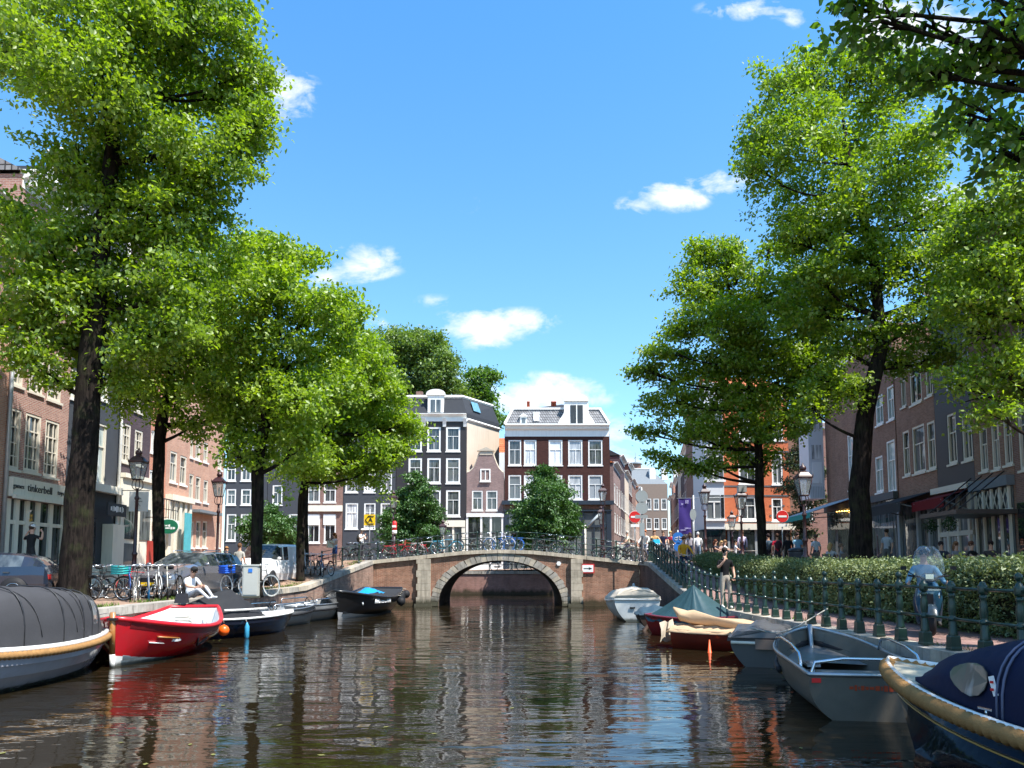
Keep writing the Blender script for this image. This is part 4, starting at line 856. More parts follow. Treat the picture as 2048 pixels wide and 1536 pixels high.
for (x_) in (.7, 2.2):
    pl = MB(); rr = random.Random(int(x_*10))
    for _ in range(260):
        a_ = Vector((rr.gauss(0, 1), rr.gauss(0, 1), rr.gauss(0, 1))).normalized()*.3*rr.random()**.3; d_ = Vector((rr.gauss(0, 1), rr.gauss(0, 1), rr.gauss(0, 1))).normalized(); e_ = d_.cross(a_).normalized()*.03; pl.add([a_-e_, a_+d_*.08, a_+e_], [(0, 1, 2)])
    T = H.root.matrix_basis @ Vector((x_, -2.1, zb_-.55)); o = pl.build('hanging_plant', mat('dark_leaf', (.02, .05, .012), .6), None, T); tag(o, 'dark ball of leaves hanging from the %s end of the canopy' % ('far' if x_ < 1 else 'near'), 'plant')
H = rside('brick_house', 'red brick house cut by the right edge of the picture', 2033, 2120, 15, B_mid, [(2036, 2060, 792, 940), (2036, 2060, 640, 740)], style='sash', fm=M_frame, sillm=M_frame); H.cornice(H.z1-.4, .7, .6); H.box('shop_glass', .1, H.w-.1, -.05, -.01, 1.3, 4.4, M_glassd)
H = rside('brick_house', 'brown brick house beyond the right edge', 2121, 2350, 15, B_mid, []); H.cornice(H.z1-.4, .7, .6)
# ------------------------------------------------------------------ trees
def leafmat(name, c1, c2, trans=.4, tc=None):
    m = bpy.data.materials.new(name); m.use_nodes = True; t = m.node_tree; b = NB(t); t.nodes.remove(t.nodes['Principled BSDF']); o = t.nodes['Material Output']
    g = b.n('ShaderNodeNewGeometry'); tcn = b.n('ShaderNodeTexCoord')
    n = b.noise(tcn.outputs['Object'], .5, 3, .5)
    f = b.m('ADD', b.m('MULTIPLY', g.outputs['Random Per Island'], .65), b.m('MULTIPLY', b.ramp(n, [(.35, 0), (.65, 1)]), .35))
    c = b.mix(f, (*c1, 1), (*c2, 1))
    tcol = b.mix(1.0, c, (*(tc or (1.3, 1.4, .5)), 1), 'MULTIPLY')
    d = b.n('ShaderNodeBsdfDiffuse'); b.l(c, d.inputs[0]); tr = b.n('ShaderNodeBsdfTranslucent'); b.l(tcol, tr.inputs[0]); gl = b.n('ShaderNodeBsdfGlossy'); gl.inputs[0].default_value = (.9, .95, .9, 1); gl.inputs['Roughness'].default_value = .5
    m1 = b.n('ShaderNodeMixShader'); m1.inputs[0].default_value = trans; b.l(d.outputs[0], m1.inputs[1]); b.l(tr.outputs[0], m1.inputs[2])
    m2 = b.n('ShaderNodeMixShader'); m2.inputs[0].default_value = .045; b.l(m1.outputs[0], m2.inputs[1]); b.l(gl.outputs[0], m2.inputs[2]); b.l(m2.outputs[0], o.inputs[0])
    MATS[name] = m; return m
LF_elm = leafmat('elm_leaf', (.07, .15, .009), (.30, .40, .022), .55)
LF_yel = leafmat('elm_leaf_light', (.10, .20, .012), (.33, .43, .026), .56)
LF_dark = leafmat('elm_leaf_shade', (.045, .12, .012), (.13, .24, .022), .5)
LF_far = leafmat('far_leaf', (.07, .14, .025), (.20, .28, .05), .4)
LF_bush = leafmat('glossy_leaf', (.03, .09, .018), (.08, .17, .03), .25)
LF_hedge = leafmat('hedge_leaf', (.06, .10, .03), (.25, .29, .12), .25, (1.2, 1.2, .6))
LF_dull = leafmat('dull_leaf', (.05, .075, .04), (.1, .13, .06), .3, (1.2, 1.2, .7))
def barkmat(name, col):
    m = bpy.data.materials.new(name); m.use_nodes = True; t = m.node_tree; b = NB(t); p = t.nodes['Principled BSDF']; tcn = b.n('ShaderNodeTexCoord'); o = tcn.outputs['Object']
    v = b.vm('MULTIPLY', o, (1, 1, .16)); n = b.noise(v, 13, 5, .6, .6); n2 = b.noise(o, 2.2, 4, .6)
    f = b.ramp(n, [(.38, 0), (.6, 1)]); c = b.mix(f, tuple(x*.35 for x in col)+(1,), tuple(x*1.5 for x in col)+(1,)); c = b.mix(b.m('MULTIPLY', b.ramp(n2, [(.5, 0), (.7, 1)]), .4), c, (.045, .055, .02, 1))
    b.l(c, p.inputs['Base Color']); p.inputs['Roughness'].default_value = .95; p.inputs['Specular IOR Level'].default_value = .15
    bn = b.n('ShaderNodeBump'); bn.inputs['Strength'].default_value = 1; bn.inputs['Distance'].default_value = .06; b.l(n, bn.inputs['Height']); b.l(bn.outputs[0], p.inputs['Normal']); MATS[name] = m; return m
M_bark = barkmat('elm_bark', (.015, .011, .009))
M_bark2 = mat('bark_plane', (.07, .055, .042), .95, var=.5, vs=9, bump=1.0, bs=14)
def leaf_mesh(name, cen, size, spread, n_per, m, rng, bias=None, droop=.35, aspect=.62, hi=False):
    N = len(cen)*n_per; c = np.repeat(cen, n_per, axis=0)
    off = rng.normal(size=(N, 3))*spread*np.array([1.15, 1.15, .5])/1.6
    p = c+off
    ax = rng.normal(size=(N, 3)); ax[:, 2] -= droop
    ax += off/ (np.linalg.norm(off, axis=1, keepdims=True)+1e-6)*.7
    ax /= np.linalg.norm(ax, axis=1, keepdims=True)
    cu = rng.normal(size=(len(cen), 3))*.6; cu[:, 2] += .9; up = np.repeat(cu, n_per, axis=0)+rng.normal(size=(N, 3))*.28; cax = np.repeat(rng.normal(size=(len(cen), 3)), n_per, axis=0)
    sdv = np.cross(ax, up); sdv /= np.linalg.norm(sdv, axis=1, keepdims=True)+1e-9
    nn = np.cross(sdv, ax)
    s = size*rng.uniform(.65, 1.25, size=(N, 1)); w = s*aspect*.5
    if hi:
        v = np.empty((N, 6, 3), dtype=np.float32)
        v[:, 0] = p-ax*s*.5; v[:, 1] = p-ax*s*.16+sdv*w+nn*s*.08; v[:, 2] = p+ax*s*.18+sdv*w*.8+nn*s*.07; v[:, 3] = p+ax*s*.52-nn*s*.08; v[:, 4] = p+ax*s*.18-sdv*w*.8+nn*s*.07; v[:, 5] = p-ax*s*.16-sdv*w+nn*s*.08
        K = 6; F_ = [(0, 1, 5), (1, 2, 5), (5, 2, 4), (2, 3, 4)]
    else:
        v = np.empty((N, 4, 3), dtype=np.float32)
        v[:, 0] = p-ax*s*.5; v[:, 1] = p+sdv*w+nn*s*.10+ax*s*.02; v[:, 2] = p+ax*s*.5-nn*s*.06; v[:, 3] = p-sdv*w+nn*s*.10+ax*s*.02
        K = 4; F_ = [(0, 1, 2), (0, 2, 3)]
    me = bpy.data.meshes.new(name); me.vertices.add(N*K); me.vertices.foreach_set('co', v.reshape(-1))
    idx = np.arange(N, dtype=np.int32)[:, None]*K; tri = np.concatenate([idx+i for f in F_ for i in f], axis=1).reshape(-1); nf = N*len(F_)
    me.loops.add(nf*3); me.loops.foreach_set('vertex_index', tri.astype(np.int32)); me.polygons.add(nf)
    me.polygons.foreach_set('loop_start', np.arange(0, nf*3, 3, dtype=np.int32)); me.materials.append(m); me.update(calc_edges=True); return me
NLEAF = [0]
def tree(name, label, Y, base, trunk, blobs, leaf, lm, dens=1.0, twig=.34, per=22, group=None, bark=None, seed=1, squash=.9, cat='tree', depthk=.9, thin=(), world=False, hi=False, spray=.45):
    """trunk: [(px, py, r_m, dy)], base z under the first; blobs (px, py, r_px[, dy_m])"""
    rng = np.random.default_rng(seed); rr = random.Random(seed)
    b0 = Vector(trunk[0][:3]) if world else Vector((PX(trunk[0][0], Y), Y, base)); o = thing(name, label, cat, b0, 0, group)
    tp = [Vector((0, 0, -.1))]+([Vector(t[:3])-b0 for t in trunk[1:]] if world else [P(t[0], t[1], Y+(t[3] if len(t) > 3 else 0))-b0 for t in trunk[1:]]); tr = [t[3] for t in trunk] if world else [trunk[0][2]]+[t[2] for t in trunk[1:]]
    # trunk with flare and unevenness
    q = MB(); pts = [tp[0], tp[0].lerp(tp[1], .06), tp[0].lerp(tp[1], .16)]; rs = [tr[0]*1.35, tr[0]*1.12, tr[0]]
    for i in range(1, len(tp)):
        a = tp[i-1] if i > 1 else pts[2]; ra = rs[2] if i == 1 else tr[i-1]
        for k in range(1, 4): pts.append(a.lerp(tp[i], k/3)+Vector((rr.uniform(-1, 1), rr.uniform(-1, 1), 0))*ra*.10); rs.append(lerp(ra, tr[i], k/3)*rr.uniform(.95, 1.06))
    q.tube(pts, rs, 14)
    q.v = [(x+math.sin(x*23+z*1.3)*.02, y_+math.cos(y_*19+z*.9)*.02, z) for (x, y_, z) in q.v]
    q.build('trunk', bark or M_bark, o)
    cs = []; lb = MB()
    for bl in blobs:
        px, py, r = bl[:3]; rm = r/1550*Y; dy = bl[3] if len(bl) > 3 else rr.uniform(-.9, .9)*rm*depthk*1.4
        c = P(px, py, Y+dy)-b0
        if world: c = Vector(bl[:3])-b0; rm = bl[3]
        k = dens*(.35 if (px, py) in thin else 1)
        n = max(6, int(k*26*(rm**2)/(twig**2)*.16*3))
        # limb from trunk
        best = min(pts, key=lambda p: (p-c).length+max(0, p.z-c.z+.3)*3+(50 if p.z < tp[1].z*.55 else 0)); ri = rs[pts.index(best)]
        mid = best.lerp(c, .5)+Vector((rr.uniform(-.1, .1), rr.uniform(-.1, .1), -.08))*(c-best).length
        lb.tube(smooth([best, mid, c], 2), [max(.012, min(ri*.55, .05+.035*rm*2)*(1-.8*t/11)) for t in range(12)], 6)
        for _ in range(6):
            d = Vector((rr.gauss(0, 1), rr.gauss(0, 1), rr.gauss(.2, .8))).normalized()*rm*rr.uniform(.6, .95); st_ = mid.lerp(c, rr.uniform(.3, 1)); e = c+d
            lb.tube([st_, st_.lerp(e, .5)+Vector((0, 0, .06*rm)), e], [.035, .02, .006], 4)
        n1_ = int(n*(1-spray)); n2_ = max(3, (n-n1_)//5)
        d = rng.normal(size=(n1_, 3)); d /= np.linalg.norm(d, axis=1, keepdims=True); rad = rm*(.25+.70*rng.random((n1_, 1))**.6)
        cs.append(d*rad*np.array([1, 1, squash])+np.array(c))
        # sprays: short leafy shoots that leave the clump and droop at the tip
        d = rng.normal(size=(n2_, 3)); d[:, 2] = d[:, 2]*.7+.12; d /= np.linalg.norm(d, axis=1, keepdims=True)
        st_ = d*rm*rng.uniform(.6, .92, (n2_, 1)); ln = rm*rng.uniform(.15, .5, (n2_, 1))+.15; dd = d+rng.normal(size=(n2_, 3))*.35
        for f in (0, .25, .5, .75, 1.0):
            q_ = st_+dd*ln*f; q_[:, 2] -= .35*ln[:, 0]*f*f; cs.append(q_+np.array(c))
    lb.build('limbs', bark or M_bark, o)
    cen = np.concatenate(cs); NLEAF[0] += len(cen)*per
    me = leaf_mesh('crown', cen, leaf, twig, per, lm, rng, hi=hi); cr = obj('crown', me, o); cr['kind'] = 'stuff'; return o
tree('elm_tree', 'tallest elm on the left bank with thick ridged trunk beside the dark hatchback', 23, 1.12,
     [(152, 1189, .42), (160, 1000, .40), (185, 700, .33), (205, 480, .26), (230, 250, .18), (240, 60, .1)],
     [(430,60,85),(320,30,110),(180,50,120),(30,90,95),(460,190,80),(350,170,105),(200,180,110),(485,270,62),(410,320,90),(280,320,100),(150,330,80),(10,440,70),(340,440,95),(215,450,105),(80,520,85),(385,400,70),(120,610,95),(250,600,100),(350,560,75),(20,640,65),(50,710,45),(170,690,55),(290,680,55),(370,650,55),(500,150,45),(525,245,35),(90,150,60),(225,745,35),(110,760,30)],
     .17, LF_elm, dens=.92, seed=11)
tree('elm_tree', 'slim leaning elm behind the parked bicycles on the left bank', 30, 1.2,
     [(322, 1174, .24), (316, 960, .22), (322, 850, .2), (345, 740, .14), (380, 640, .08)],
     [(300,700,75),(380,720,75),(430,640,75),(260,780,55),(340,790,50),(440,750,65),(450,830,50),(390,850,35),(420,560,60),(470,520,60),(520,500,50),(330,620,60)],
     .18, LF_yel, dens=.75, seed=12)
tree('elm_tree', 'bright green elm growing between the grey estate car and the white van', 27, 1.15,
     [(514, 1180, .2), (516, 950, .19), (535, 780, .16), (560, 640, .11), (560, 560, .06)],
     [(550,520,60),(605,520,38),(500,580,70),(560,620,70),(640,610,55),(690,620,45),(480,680,70),(580,730,80),(665,700,60),(500,780,62),(610,800,72),(540,850,60),(480,850,45),(690,770,50),(520,920,35),(470,905,35),(440,790,50),(600,900,45)],
     .175, LF_yel, dens=.82, seed=13)
tree('elm_tree', 'dark trunked elm at the foot of the bridge ramp by the bicycle racks', 35.5, 1.5,
     [(601, 1141, .2), (603, 1000, .18), (625, 900, .15), (670, 800, .1), (700, 720, .06)],
     [(700,670,42),(740,720,50),(680,760,62),(760,790,52),(790,850,38),(720,850,60),(650,860,60),(760,900,42),(690,930,52),(620,930,50),(745,945,30),(800,895,25),(815,850,20),(640,800,55),(580,860,40)],
     .19, LF_yel, dens=.85, seed=14)
tree('elm_tree', 'thin elm just behind the dark trunk at the ramp', 40, 1.9, [(613, 1125, .14), (612, 1000, .12), (615, 920, .09)], [(610,900,40),(590,930,30),(640,940,30)], .19, LF_dark, dens=.8, seed=15)
tree('background_tree', 'broad pale green tree rising behind the black canal house', 95, 1.9, [(825, 1100, .5), (825, 900, .4), (830, 760, .25)],
     [(800,695,50),(850,690,42),(755,735,45),(885,740,38),(820,760,50),(905,785,28),(780,790,50),(860,800,40),(730,780,40),(870,715,35)], .42, LF_far, dens=1.3, twig=.8, seed=16)
tree('background_tree', 'dark green tree top behind the roof between the two big houses', 99, 1.9, [(960, 1100, .4), (960, 900, .3), (960, 800, .2)],
     [(955,760,28),(982,755,20),(960,800,32),(985,835,20),(940,790,22)], .42, LF_dark, dens=1.3, twig=.8, seed=17)
tree('background_tree', 'tree behind the roofs of the left end houses', 90, 1.9, [(560, 1100, .4), (560, 950, .3), (560, 850, .2)],
     [(560,830,60),(620,850,50),(500,850,50),(680,860,50),(730,840,45)], .42, LF_dark, dens=1.3, twig=.8, seed=18)
tree('street_tree', 'bushy cone shaped tree in front of the black canal house', 60, 1.9, [(825, 1128, .14), (826, 1060, .1), (828, 980, .05)],
     [(832,962,16),(824,995,28),(845,1035,34),(802,1045,33),(825,1068,38),(858,1068,22),(788,1072,24),(840,1000,25),(812,1015,25)], .2, LF_bush, dens=1.5, twig=.32, seed=19)
tree('street_tree', 'bushy tree in front of the dark brown house and cafe', 60, 1.9, [(1090, 1128, .14), (1090, 1060, .1), (1090, 960, .05)],
     [(1090,940,14),(1086,968,27),(1096,1005,38),(1062,1035,32),(1122,1030,32),(1090,1055,46),(1052,1068,28),(1128,1063,30),(1075,995,25),(1110,985,22)], .2, LF_bush, dens=1.5, twig=.32, seed=20)
tree('street_tree', 'round leafy bush beside the white van', 50, 1.9, [(538, 1125, .1), (538, 1080, .08), (538, 1050, .05)], [(530,1035,28),(560,1055,28),(505,1058,24),(535,1075,30),(575,1080,20)], .18, LF_bush, dens=1.4, twig=.3, seed=21)
tree('elm_tree', 'tall forked elm on the right bank behind the hedge', 28, 1.65,
     [(1722, 1132, .42), (1720, 980, .36), (1728, 830, .3), (1765, 690, .22), (1745, 520, .16), (1700, 330, .1), (1680, 200, .05)],
     [(1560,170,50),(1625,140,52),(1700,165,70),(1535,250,52),(1505,300,32),(1605,265,80),(1720,280,80),(1525,345,50),(1625,370,70),(1740,390,80),(1835,300,80),(1800,190,62),(1850,430,70),(1680,490,80),(1780,530,80),(1880,530,70),(1700,590,62),(1640,555,52),(1860,630,60),(1750,670,50),(1675,690,45),(1800,720,42),(1880,710,45),(1645,760,36),(1700,780,36),(1590,440,35),(1760,130,50),(1620,820,28),(1580,480,45),(1650,450,60),(1620,630,60),(1930,560,70),(1940,450,60)],
     .17, LF_elm, dens=.7, seed=31)
tree('elm_tree', 'slender elm between the street lamps on the right bank', 33, 1.78,
     [(1528, 1130, .2), (1520, 1000, .18), (1517, 900, .16), (1500, 780, .12), (1470, 640, .08), (1450, 540, .04)],
     [(1400,515,42),(1450,505,40),(1395,585,50),(1480,565,60),(1370,655,45),(1450,640,62),(1540,610,60),(1322,700,30),(1385,735,52),(1465,725,62),(1545,710,60),(1300,755,26),(1345,805,46),(1420,805,52),(1500,795,52),(1575,775,50),(1385,865,38),(1300,868,24),(1318,912,16),(1455,870,42),(1530,855,38),(1590,845,34),(1425,925,28),(1372,928,22),(1485,912,26),(1540,915,22),(1283,742,14),(1600,690,55),(1600,560,50),(1560,500,36),(1640,640,60),(1630,730,55),(1650,800,40),(1500,680,50)],
     .185, LF_elm, dens=.78, seed=32)
tree('elm_tree', 'nearest elm reaching in from the top right corner with dark leaves', 11, .8,
     [(2420, 1300, .3), (2400, 900, .28), (2350, 500, .22), (2250, 200, .16), (2120, 60, .1)],
     [(1690,15,34),(1760,40,44),(1850,50,55),(1900,130,62),(1970,50,90),(2010,170,85),(1925,225,50),(2040,270,60),(1835,140,28),(2000,300,40),(2150,100,180),(2250,-150,260),(1950,-150,170),(2300,350,200),(2400,150,250),(2150,-400,300),(1760,-160,140)],
     .15, LF_dark, dens=.30, twig=.26, per=11, seed=33, hi=True)
tree('elm_tree', 'sparse yellow green elm hanging over the right houses at the edge', 22, 1.65,
     [(2150, 1160, .3), (2140, 900, .25), (2110, 650, .2), (2080, 450, .12)],
     [(1980,420,70),(2040,500,75),(1955,535,60),(2030,610,75),(1945,655,58),(1995,730,65),(1905,600,38),(2045,770,50),(1920,770,40),(1980,815,32),(1905,480,38),(2060,350,80),(2150,500,120),(2150,700,100),(2200,300,140)],
     .15, LF_elm, dens=.8, seed=34)
tree('elm_tree', 'unseen elm added beside the photographer to shade the near right boats', 0, .8, [(12, 1, .8, .35), (12, 1, 4, .3), (11.8, 1.5, 7, .22), (11.5, 2, 10, .12)],  # out of view; crown shaped to throw dappled shade on the nearest boats
     [(10, 2, 7, 2.2), (13, 0, 8, 2.4), (11.5, 3.5, 9.5, 2.4), (9.5, -1, 9, 2.3), (12, 1, 12, 2.6), (14.5, 3, 7.5, 2.2), (10.3, 4, 12.2, 2.5), (10.2, 7, 12, 2.4), (10.8, 9.5, 12.6, 2.5), (10, 1, 12.5, 2.4), (12, 6, 13, 2.5)], .15, LF_dark, dens=.24, twig=.3, seed=36, world=True)
tree('street_tree', 'dull grey green tree growing against the corner building', 52, 1.95, [(1605, 1120, .16), (1603, 1000, .12), (1605, 900, .07)],
     [(1600,915,24),(1612,880,24),(1588,975,24),(1615,1000,26),(1600,1040,24),(1622,950,24),(1580,930,18),(1605,1070,18)], .2, LF_dull, dens=.8, twig=.35, seed=35)
# ------------------------------------------------------------------ hedge
rng = np.random.default_rng(77); cs = []
ys_ = 7.5
N = 5200
yy = rng.uniform(7.0, 38.0, N); side = rng.random(N)
topz = lambda y: np.interp(y, [7, 20, 28, 34, 38.5], [2.08, 2.1, 2.2, 2.5, 2.68])
hx0, hx1 = 9.05, 10.25; x = np.where(side < .5, hx0+rng.normal(size=N)*.05, rng.uniform(hx0, hx1, N)); zb = np.interp(yy, [7, 25, 39], [.82, .82, 2.3])
z = np.where(side < .5, rng.uniform(zb, topz(yy), N), topz(yy)+rng.normal(size=N)*.06+np.sin(yy*2.3)*.04); cen = np.stack([x, yy, z], 1)
me = leaf_mesh('hedge', cen, .085, .2, 20, LF_hedge, rng, droop=-.2, aspect=.5); h = obj('clipped_hedge', me); NLEAF[0] += N*20
tag(h, 'long clipped hedge of pale edged leaves between quay path and street', 'hedge', kind=None)
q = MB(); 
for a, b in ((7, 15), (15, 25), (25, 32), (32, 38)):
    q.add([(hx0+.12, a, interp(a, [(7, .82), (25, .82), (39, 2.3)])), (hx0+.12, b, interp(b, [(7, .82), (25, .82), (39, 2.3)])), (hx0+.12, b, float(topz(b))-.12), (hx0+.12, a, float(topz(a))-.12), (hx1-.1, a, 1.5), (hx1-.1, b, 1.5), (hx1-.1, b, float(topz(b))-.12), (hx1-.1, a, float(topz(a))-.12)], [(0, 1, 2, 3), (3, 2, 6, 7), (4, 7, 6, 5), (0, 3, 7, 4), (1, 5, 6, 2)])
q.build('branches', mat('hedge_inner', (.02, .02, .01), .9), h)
# ------------------------------------------------------------------ boats
class Boat:
    def __init__(s, name, label, loc, rz, L, B, fb_bow, fb_mid, fb_st, draft=.3, tw=.7, p=2.2, flare=1.6, rake=.35, strakes=0, group=None, fwd=.42):
        s.L, s.B, s.fb = L, B, (fb_st, fb_mid, fb_bow); s.draft = draft; s.tw = tw; s.p = p; s.fl = flare; s.rake = rake; s.st = strakes; s.fwd = fwd
        s.root = thing(name, label, 'boat', (loc[0], loc[1], 0), rz, group)
    def hb(s, t):
        if t < s.fwd: return s.B/2*(s.tw+(1-s.tw)*math.sin(t/s.fwd*PI/2))
        return s.B/2*max(0, 1-((t-s.fwd)/(1-s.fwd))**s.p)**.85
    def sh(s, t):
        a, b, c = s.fb; return b+(a-b)*max(0, (s.fwd-t)/s.fwd)**2+(c-b)*max(0, (t-s.fwd)/(1-s.fwd))**2
    def pt(s, t, q, side, ins=0.0):
        hb = max(0, s.hb(t)-ins*(1 if t < .9 else max(0, (1-t)*10))); z = -s.draft*(1-t**4*.6)*(1-q)+s.sh(t)*q
        k = s.fl*(1+1.2*max(0, t-.5)); y = hb*(1-(1-q)**k) if t < .5 else hb*(lerp(1-(1-q)**k, q**.9, min(1, (t-.5)*1.6)))
        if s.st and .12 < q < .98: y += .022*(1-((q*s.st) % 1.0))*min(1, hb*4)
        x = s.L*(t-.5)+s.rake*q*max(0, (t-.55)/.45)**1.5+(.0 if t > .02 else 0)
        return Vector((x, side*y, z))
    def hull(s, m, inner=None, floor=-.02, band=None, bandq=(.0, .22), thick=.05):
        ts = [i/26 for i in range(27)]; 
        qs = [i/12 for i in range(13)] if not s.st else sorted(set([0]+[(k+e)/s.st for k in range(s.st) for e in (0.001, .999)]+[.5/s.st, 1]))
        mb = MB()
        for side in (-1, 1):
            rows = [[s.pt(t, q, side) for q in qs] for t in ts]
            n0 = len(mb.f); mb.grid(rows, 0, not s.st)
            if band:
                for i in range(n0, len(mb.f)):
                    j = (i-n0) % (len(qs)-1)
                    if bandq[0] <= (qs[j]+qs[j+1])/2 <= bandq[1]: mb.mi[i] = 1
        tr = [s.pt(0, q, -1) for q in qs]+[s.pt(0, q, 1) for q in reversed(qs)]; mb.add(tr, [tuple(range(len(tr)))])
        h = mb.build('hull', [m]+([band] if band else []), s.root)
        if inner:
            mb = MB(); q0 = .35
            for side in (-1, 1):
                rows = []
                for t in ts[:-1]:
                    tt = max(t, .012); top = s.pt(tt, 1, side, thick); r_ = []
                    for q in (1, .8, .6, .4):
                        pp = s.pt(tt, q, side, thick); r_.append(pp if pp.z > floor else Vector((pp.x, pp.y, floor)))
                    r_.append(Vector((r_[-1].x, r_[-1].y*.96, floor))); r_.append(Vector((r_[-1].x, 0, floor))); rows.append(r_)
                mb.grid(rows, 0, True)
            e = [s.pt(.012, q, -1, thick) for q in (.4, .6, .8, 1)]+[s.pt(.012, q, 1, thick) for q in (1, .8, .6, .4)]; mb.add(e, [tuple(range(len(e)))])
            # rim between inner and outer
            for side in (-1, 1): mb.grid([[s.pt(t, 1, side), s.pt(max(t, .012), 1, side, thick)] for t in ts], 0)
            mb.build('inner_hull', inner, s.root)
        return h
    def sheerline(s, dz=0, n=30, ins=0.0, stern=True, t0=0.0):
        a = [s.pt(lerp(t0, 1, i/n), 1, -1, ins)+Vector((0, 0, dz)) for i in range(n+1)]; b = [s.pt(lerp(t0, 1, i/n), 1, 1, ins)+Vector((0, 0, dz)) for i in range(n, -1, -1)]; return a+b[1:]
    def gunwale(s, m, r=.04, name='gunwale', dz=0, closed=True, ins=0, rib=0, t0=0.0, sq=1.0):
        mb = MB(); pts = s.sheerline(dz, 34, ins, t0=t0); pts = smooth(pts, 1) if rib else pts
        if rib:
            # rope: resample finely, bumps along the length
            L = [0]; 
            for a, b in zip(pts, pts[1:]): L.append(L[-1]+(b-a).length)
            n = int(L[-1]/rib*2); out = []; j = 0
            for i in range(n):
                d = L[-1]*i/n
                while L[j+1] < d: j += 1
                out.append(pts[j].lerp(pts[j+1], (d-L[j])/(L[j+1]-L[j]+1e-9)))
            mb.tube(out, [r*(1.0 if i % 2 else .68) for i in range(n)], 11, closed=False)
        else: mb.tube(pts, r, 8, closed=closed, sq=sq)
        return mb.build(name, m, s.root)
    def deck(s, m, t0, t1, dz=-.03, ins=.03, name='deck', crown=.03):
        mb = MB(); rows = []
        for i in range(13):
            t = lerp(t0, t1, i/12); a = s.pt(t, 1, -1, ins); b = s.pt(t, 1, 1, ins); rows.append([a+Vector((0, 0, dz)), (a+b)/2+Vector((0, 0, dz+crown)), b+Vector((0, 0, dz))])
        mb.grid(rows, 0); return mb.build(name, m, s.root)
    def part(s, name, mb, m): return mb.build(name, m, s.root)
    def canopy(s, m, t0, t1, prof, ins=.12, n=20, name='canvas_cover', sq=2.6, dz=.02, wr=.012, folds=7):
        """prof: list (t, height above sheer) ; rounded cross section"""
        rr = random.Random(int(t0*100)+len(prof)); mb = MB(); rows = []
        for i in range(n+1):
            t = lerp(t0, t1, i/n); hgt = interp(t, prof); a = s.pt(t, 1, -1, ins); w = abs(a.y); z0 = a.z+dz; r_ = []
            for k in range(17):
                th = PI*k/16; cx, sx = math.cos(th), math.sin(th)
                y = -w*math.copysign(abs(cx)**(2/sq), cx); z = z0+hgt*abs(sx)**(2/sq)
                wv = wr*math.sin(i*folds*.9+k*1.7)+wr*rr.uniform(-1, 1)*.6; r_.append(Vector((a.x+wv, y*(1+wv*.5), z+wv*(1 if 0 < k < 16 else 0)-.02*abs(math.sin(i*PI/4))*hgt*abs(sx))))
            rows.append(r_)
        mb.grid(rows, 0); mb.add(rows[0], [tuple(range(17))]); mb.add(rows[-1], [tuple(range(16, -1, -1))]); return mb.build(name, m, s.root)
def fender(b, t, side, m, r=.1, L=.3, drop=.3, ball=False):
    p = b.pt(t, 1, side)+Vector((0, side*r, 0)); f = MB()
    if ball: f.lathe([(.02, .16), (.05, .12)]+[(r*math.sin(PI*k/8+.3), r*math.cos(PI*k/8+.3)) for k in range(8)]+[(.001, -r)], 12, (p.x, p.y, p.z-drop-r))
    else: f.lathe([(.02, L/2+.06), (r*.5, L/2+.02), (r, L/2-.06), (r, -L/2+.06), (r*.5, -L/2), (.001, -L/2-.03)], 10, (p.x, p.y, p.z-drop-L/2))
    o = f.build('fender', m, b.root); q = MB(); q.tube([p+Vector((0, -side*r, .02)), Vector((p.x, p.y, p.z-drop+.05))], .012, 4); q.build('fender_line', mat('rope_grey', (.4, .38, .33), .9), o); return o
M_rope = mat('tan_rope', (.30, .165, .065), .95, var=.35, vs=8, bump=.4, bs=60, spec=.1)
M_gel = mat('white_gelcoat', (.74, .73, .70), .25, var=.05, vs=2, coat=.3, dirt=.18, wl=.2)
M_cgrey = mat('charcoal_canvas', (.05, .05, .055), .85, var=.15, vs=2, bump=.25, bs=7)
M_navy = mat('navy_canvas', (.006, .010, .036), .7, var=.2, vs=2, bump=.4, bs=4)
M_hullgrey = mat('grey_hull', (.30, .30, .34), .25, var=.08, vs=1, coat=.4, dirt=.2, wl=.25)
M_redp = mat('red_boat_paint', (.42, .006, .012), .2, var=.12, vs=2, coat=.5, dirt=.2)
M_redd = mat('dark_red_paint', (.16, .012, .015), .3, var=.3, vs=4, coat=.3)
M_teak = mat('varnished_wood', (.35, .15, .04), .35, var=.3, vs=8, coat=.4)
M_line = mat('rope_grey', (.4, .38, .33), .9)
def rope(label, pts, r=.014, m=None):
    a = Vector(pts[0]); q = MB(); q.tube([Vector(p)-a for p in smooth(pts, 2)], r, 5); o = q.build('mooring_rope', m or M_line, None, a); return tag(o, label, 'rope')
# 1 grey sloop with charcoal canopy, left
b = Boat('sloop', 'grey lapstrake sloop with charcoal canopy and tan rope fender at the left edge', (-8.9, 14.4), R(90), 4.2, 1.9, .74, .64, .70, .3, .8, 2.6, 1.8, .6, strakes=5)
b.hull(M_hullgrey, None); b.gunwale(M_rope, .07, 'rope_fender', -.03, rib=.10); b.gunwale(M_gel, .05, 'gunwale', .055, ins=.05)
b.deck(M_gel, 0, 1, .03, .04)
b.canopy(M_cgrey, .03, .9, [(0, .95), (.25, 1.08), (.55, 1.04), (.75, .9), (.84, .66), (.9, .12)], .16, n=26, sq=3.2)
q = MB()
for t in (.2, .45, .62, .7, .78):
    h = interp(t, [(0, .95), (.25, 1.08), (.55, 1.04), (.75, .9), (.84, .66), (.9, .12)]); a = b.pt(t, 1, -1, .16); q.tube([Vector((a.x, -abs(a.y)*math.copysign(abs(math.cos(th))**.62, math.cos(th)), a.z+.03+h*1.015*math.sin(th)**.62)) for th in [PI*k/14 for k in range(15)]], .014, 5); b.part('seam', q, M_black); q = MB()
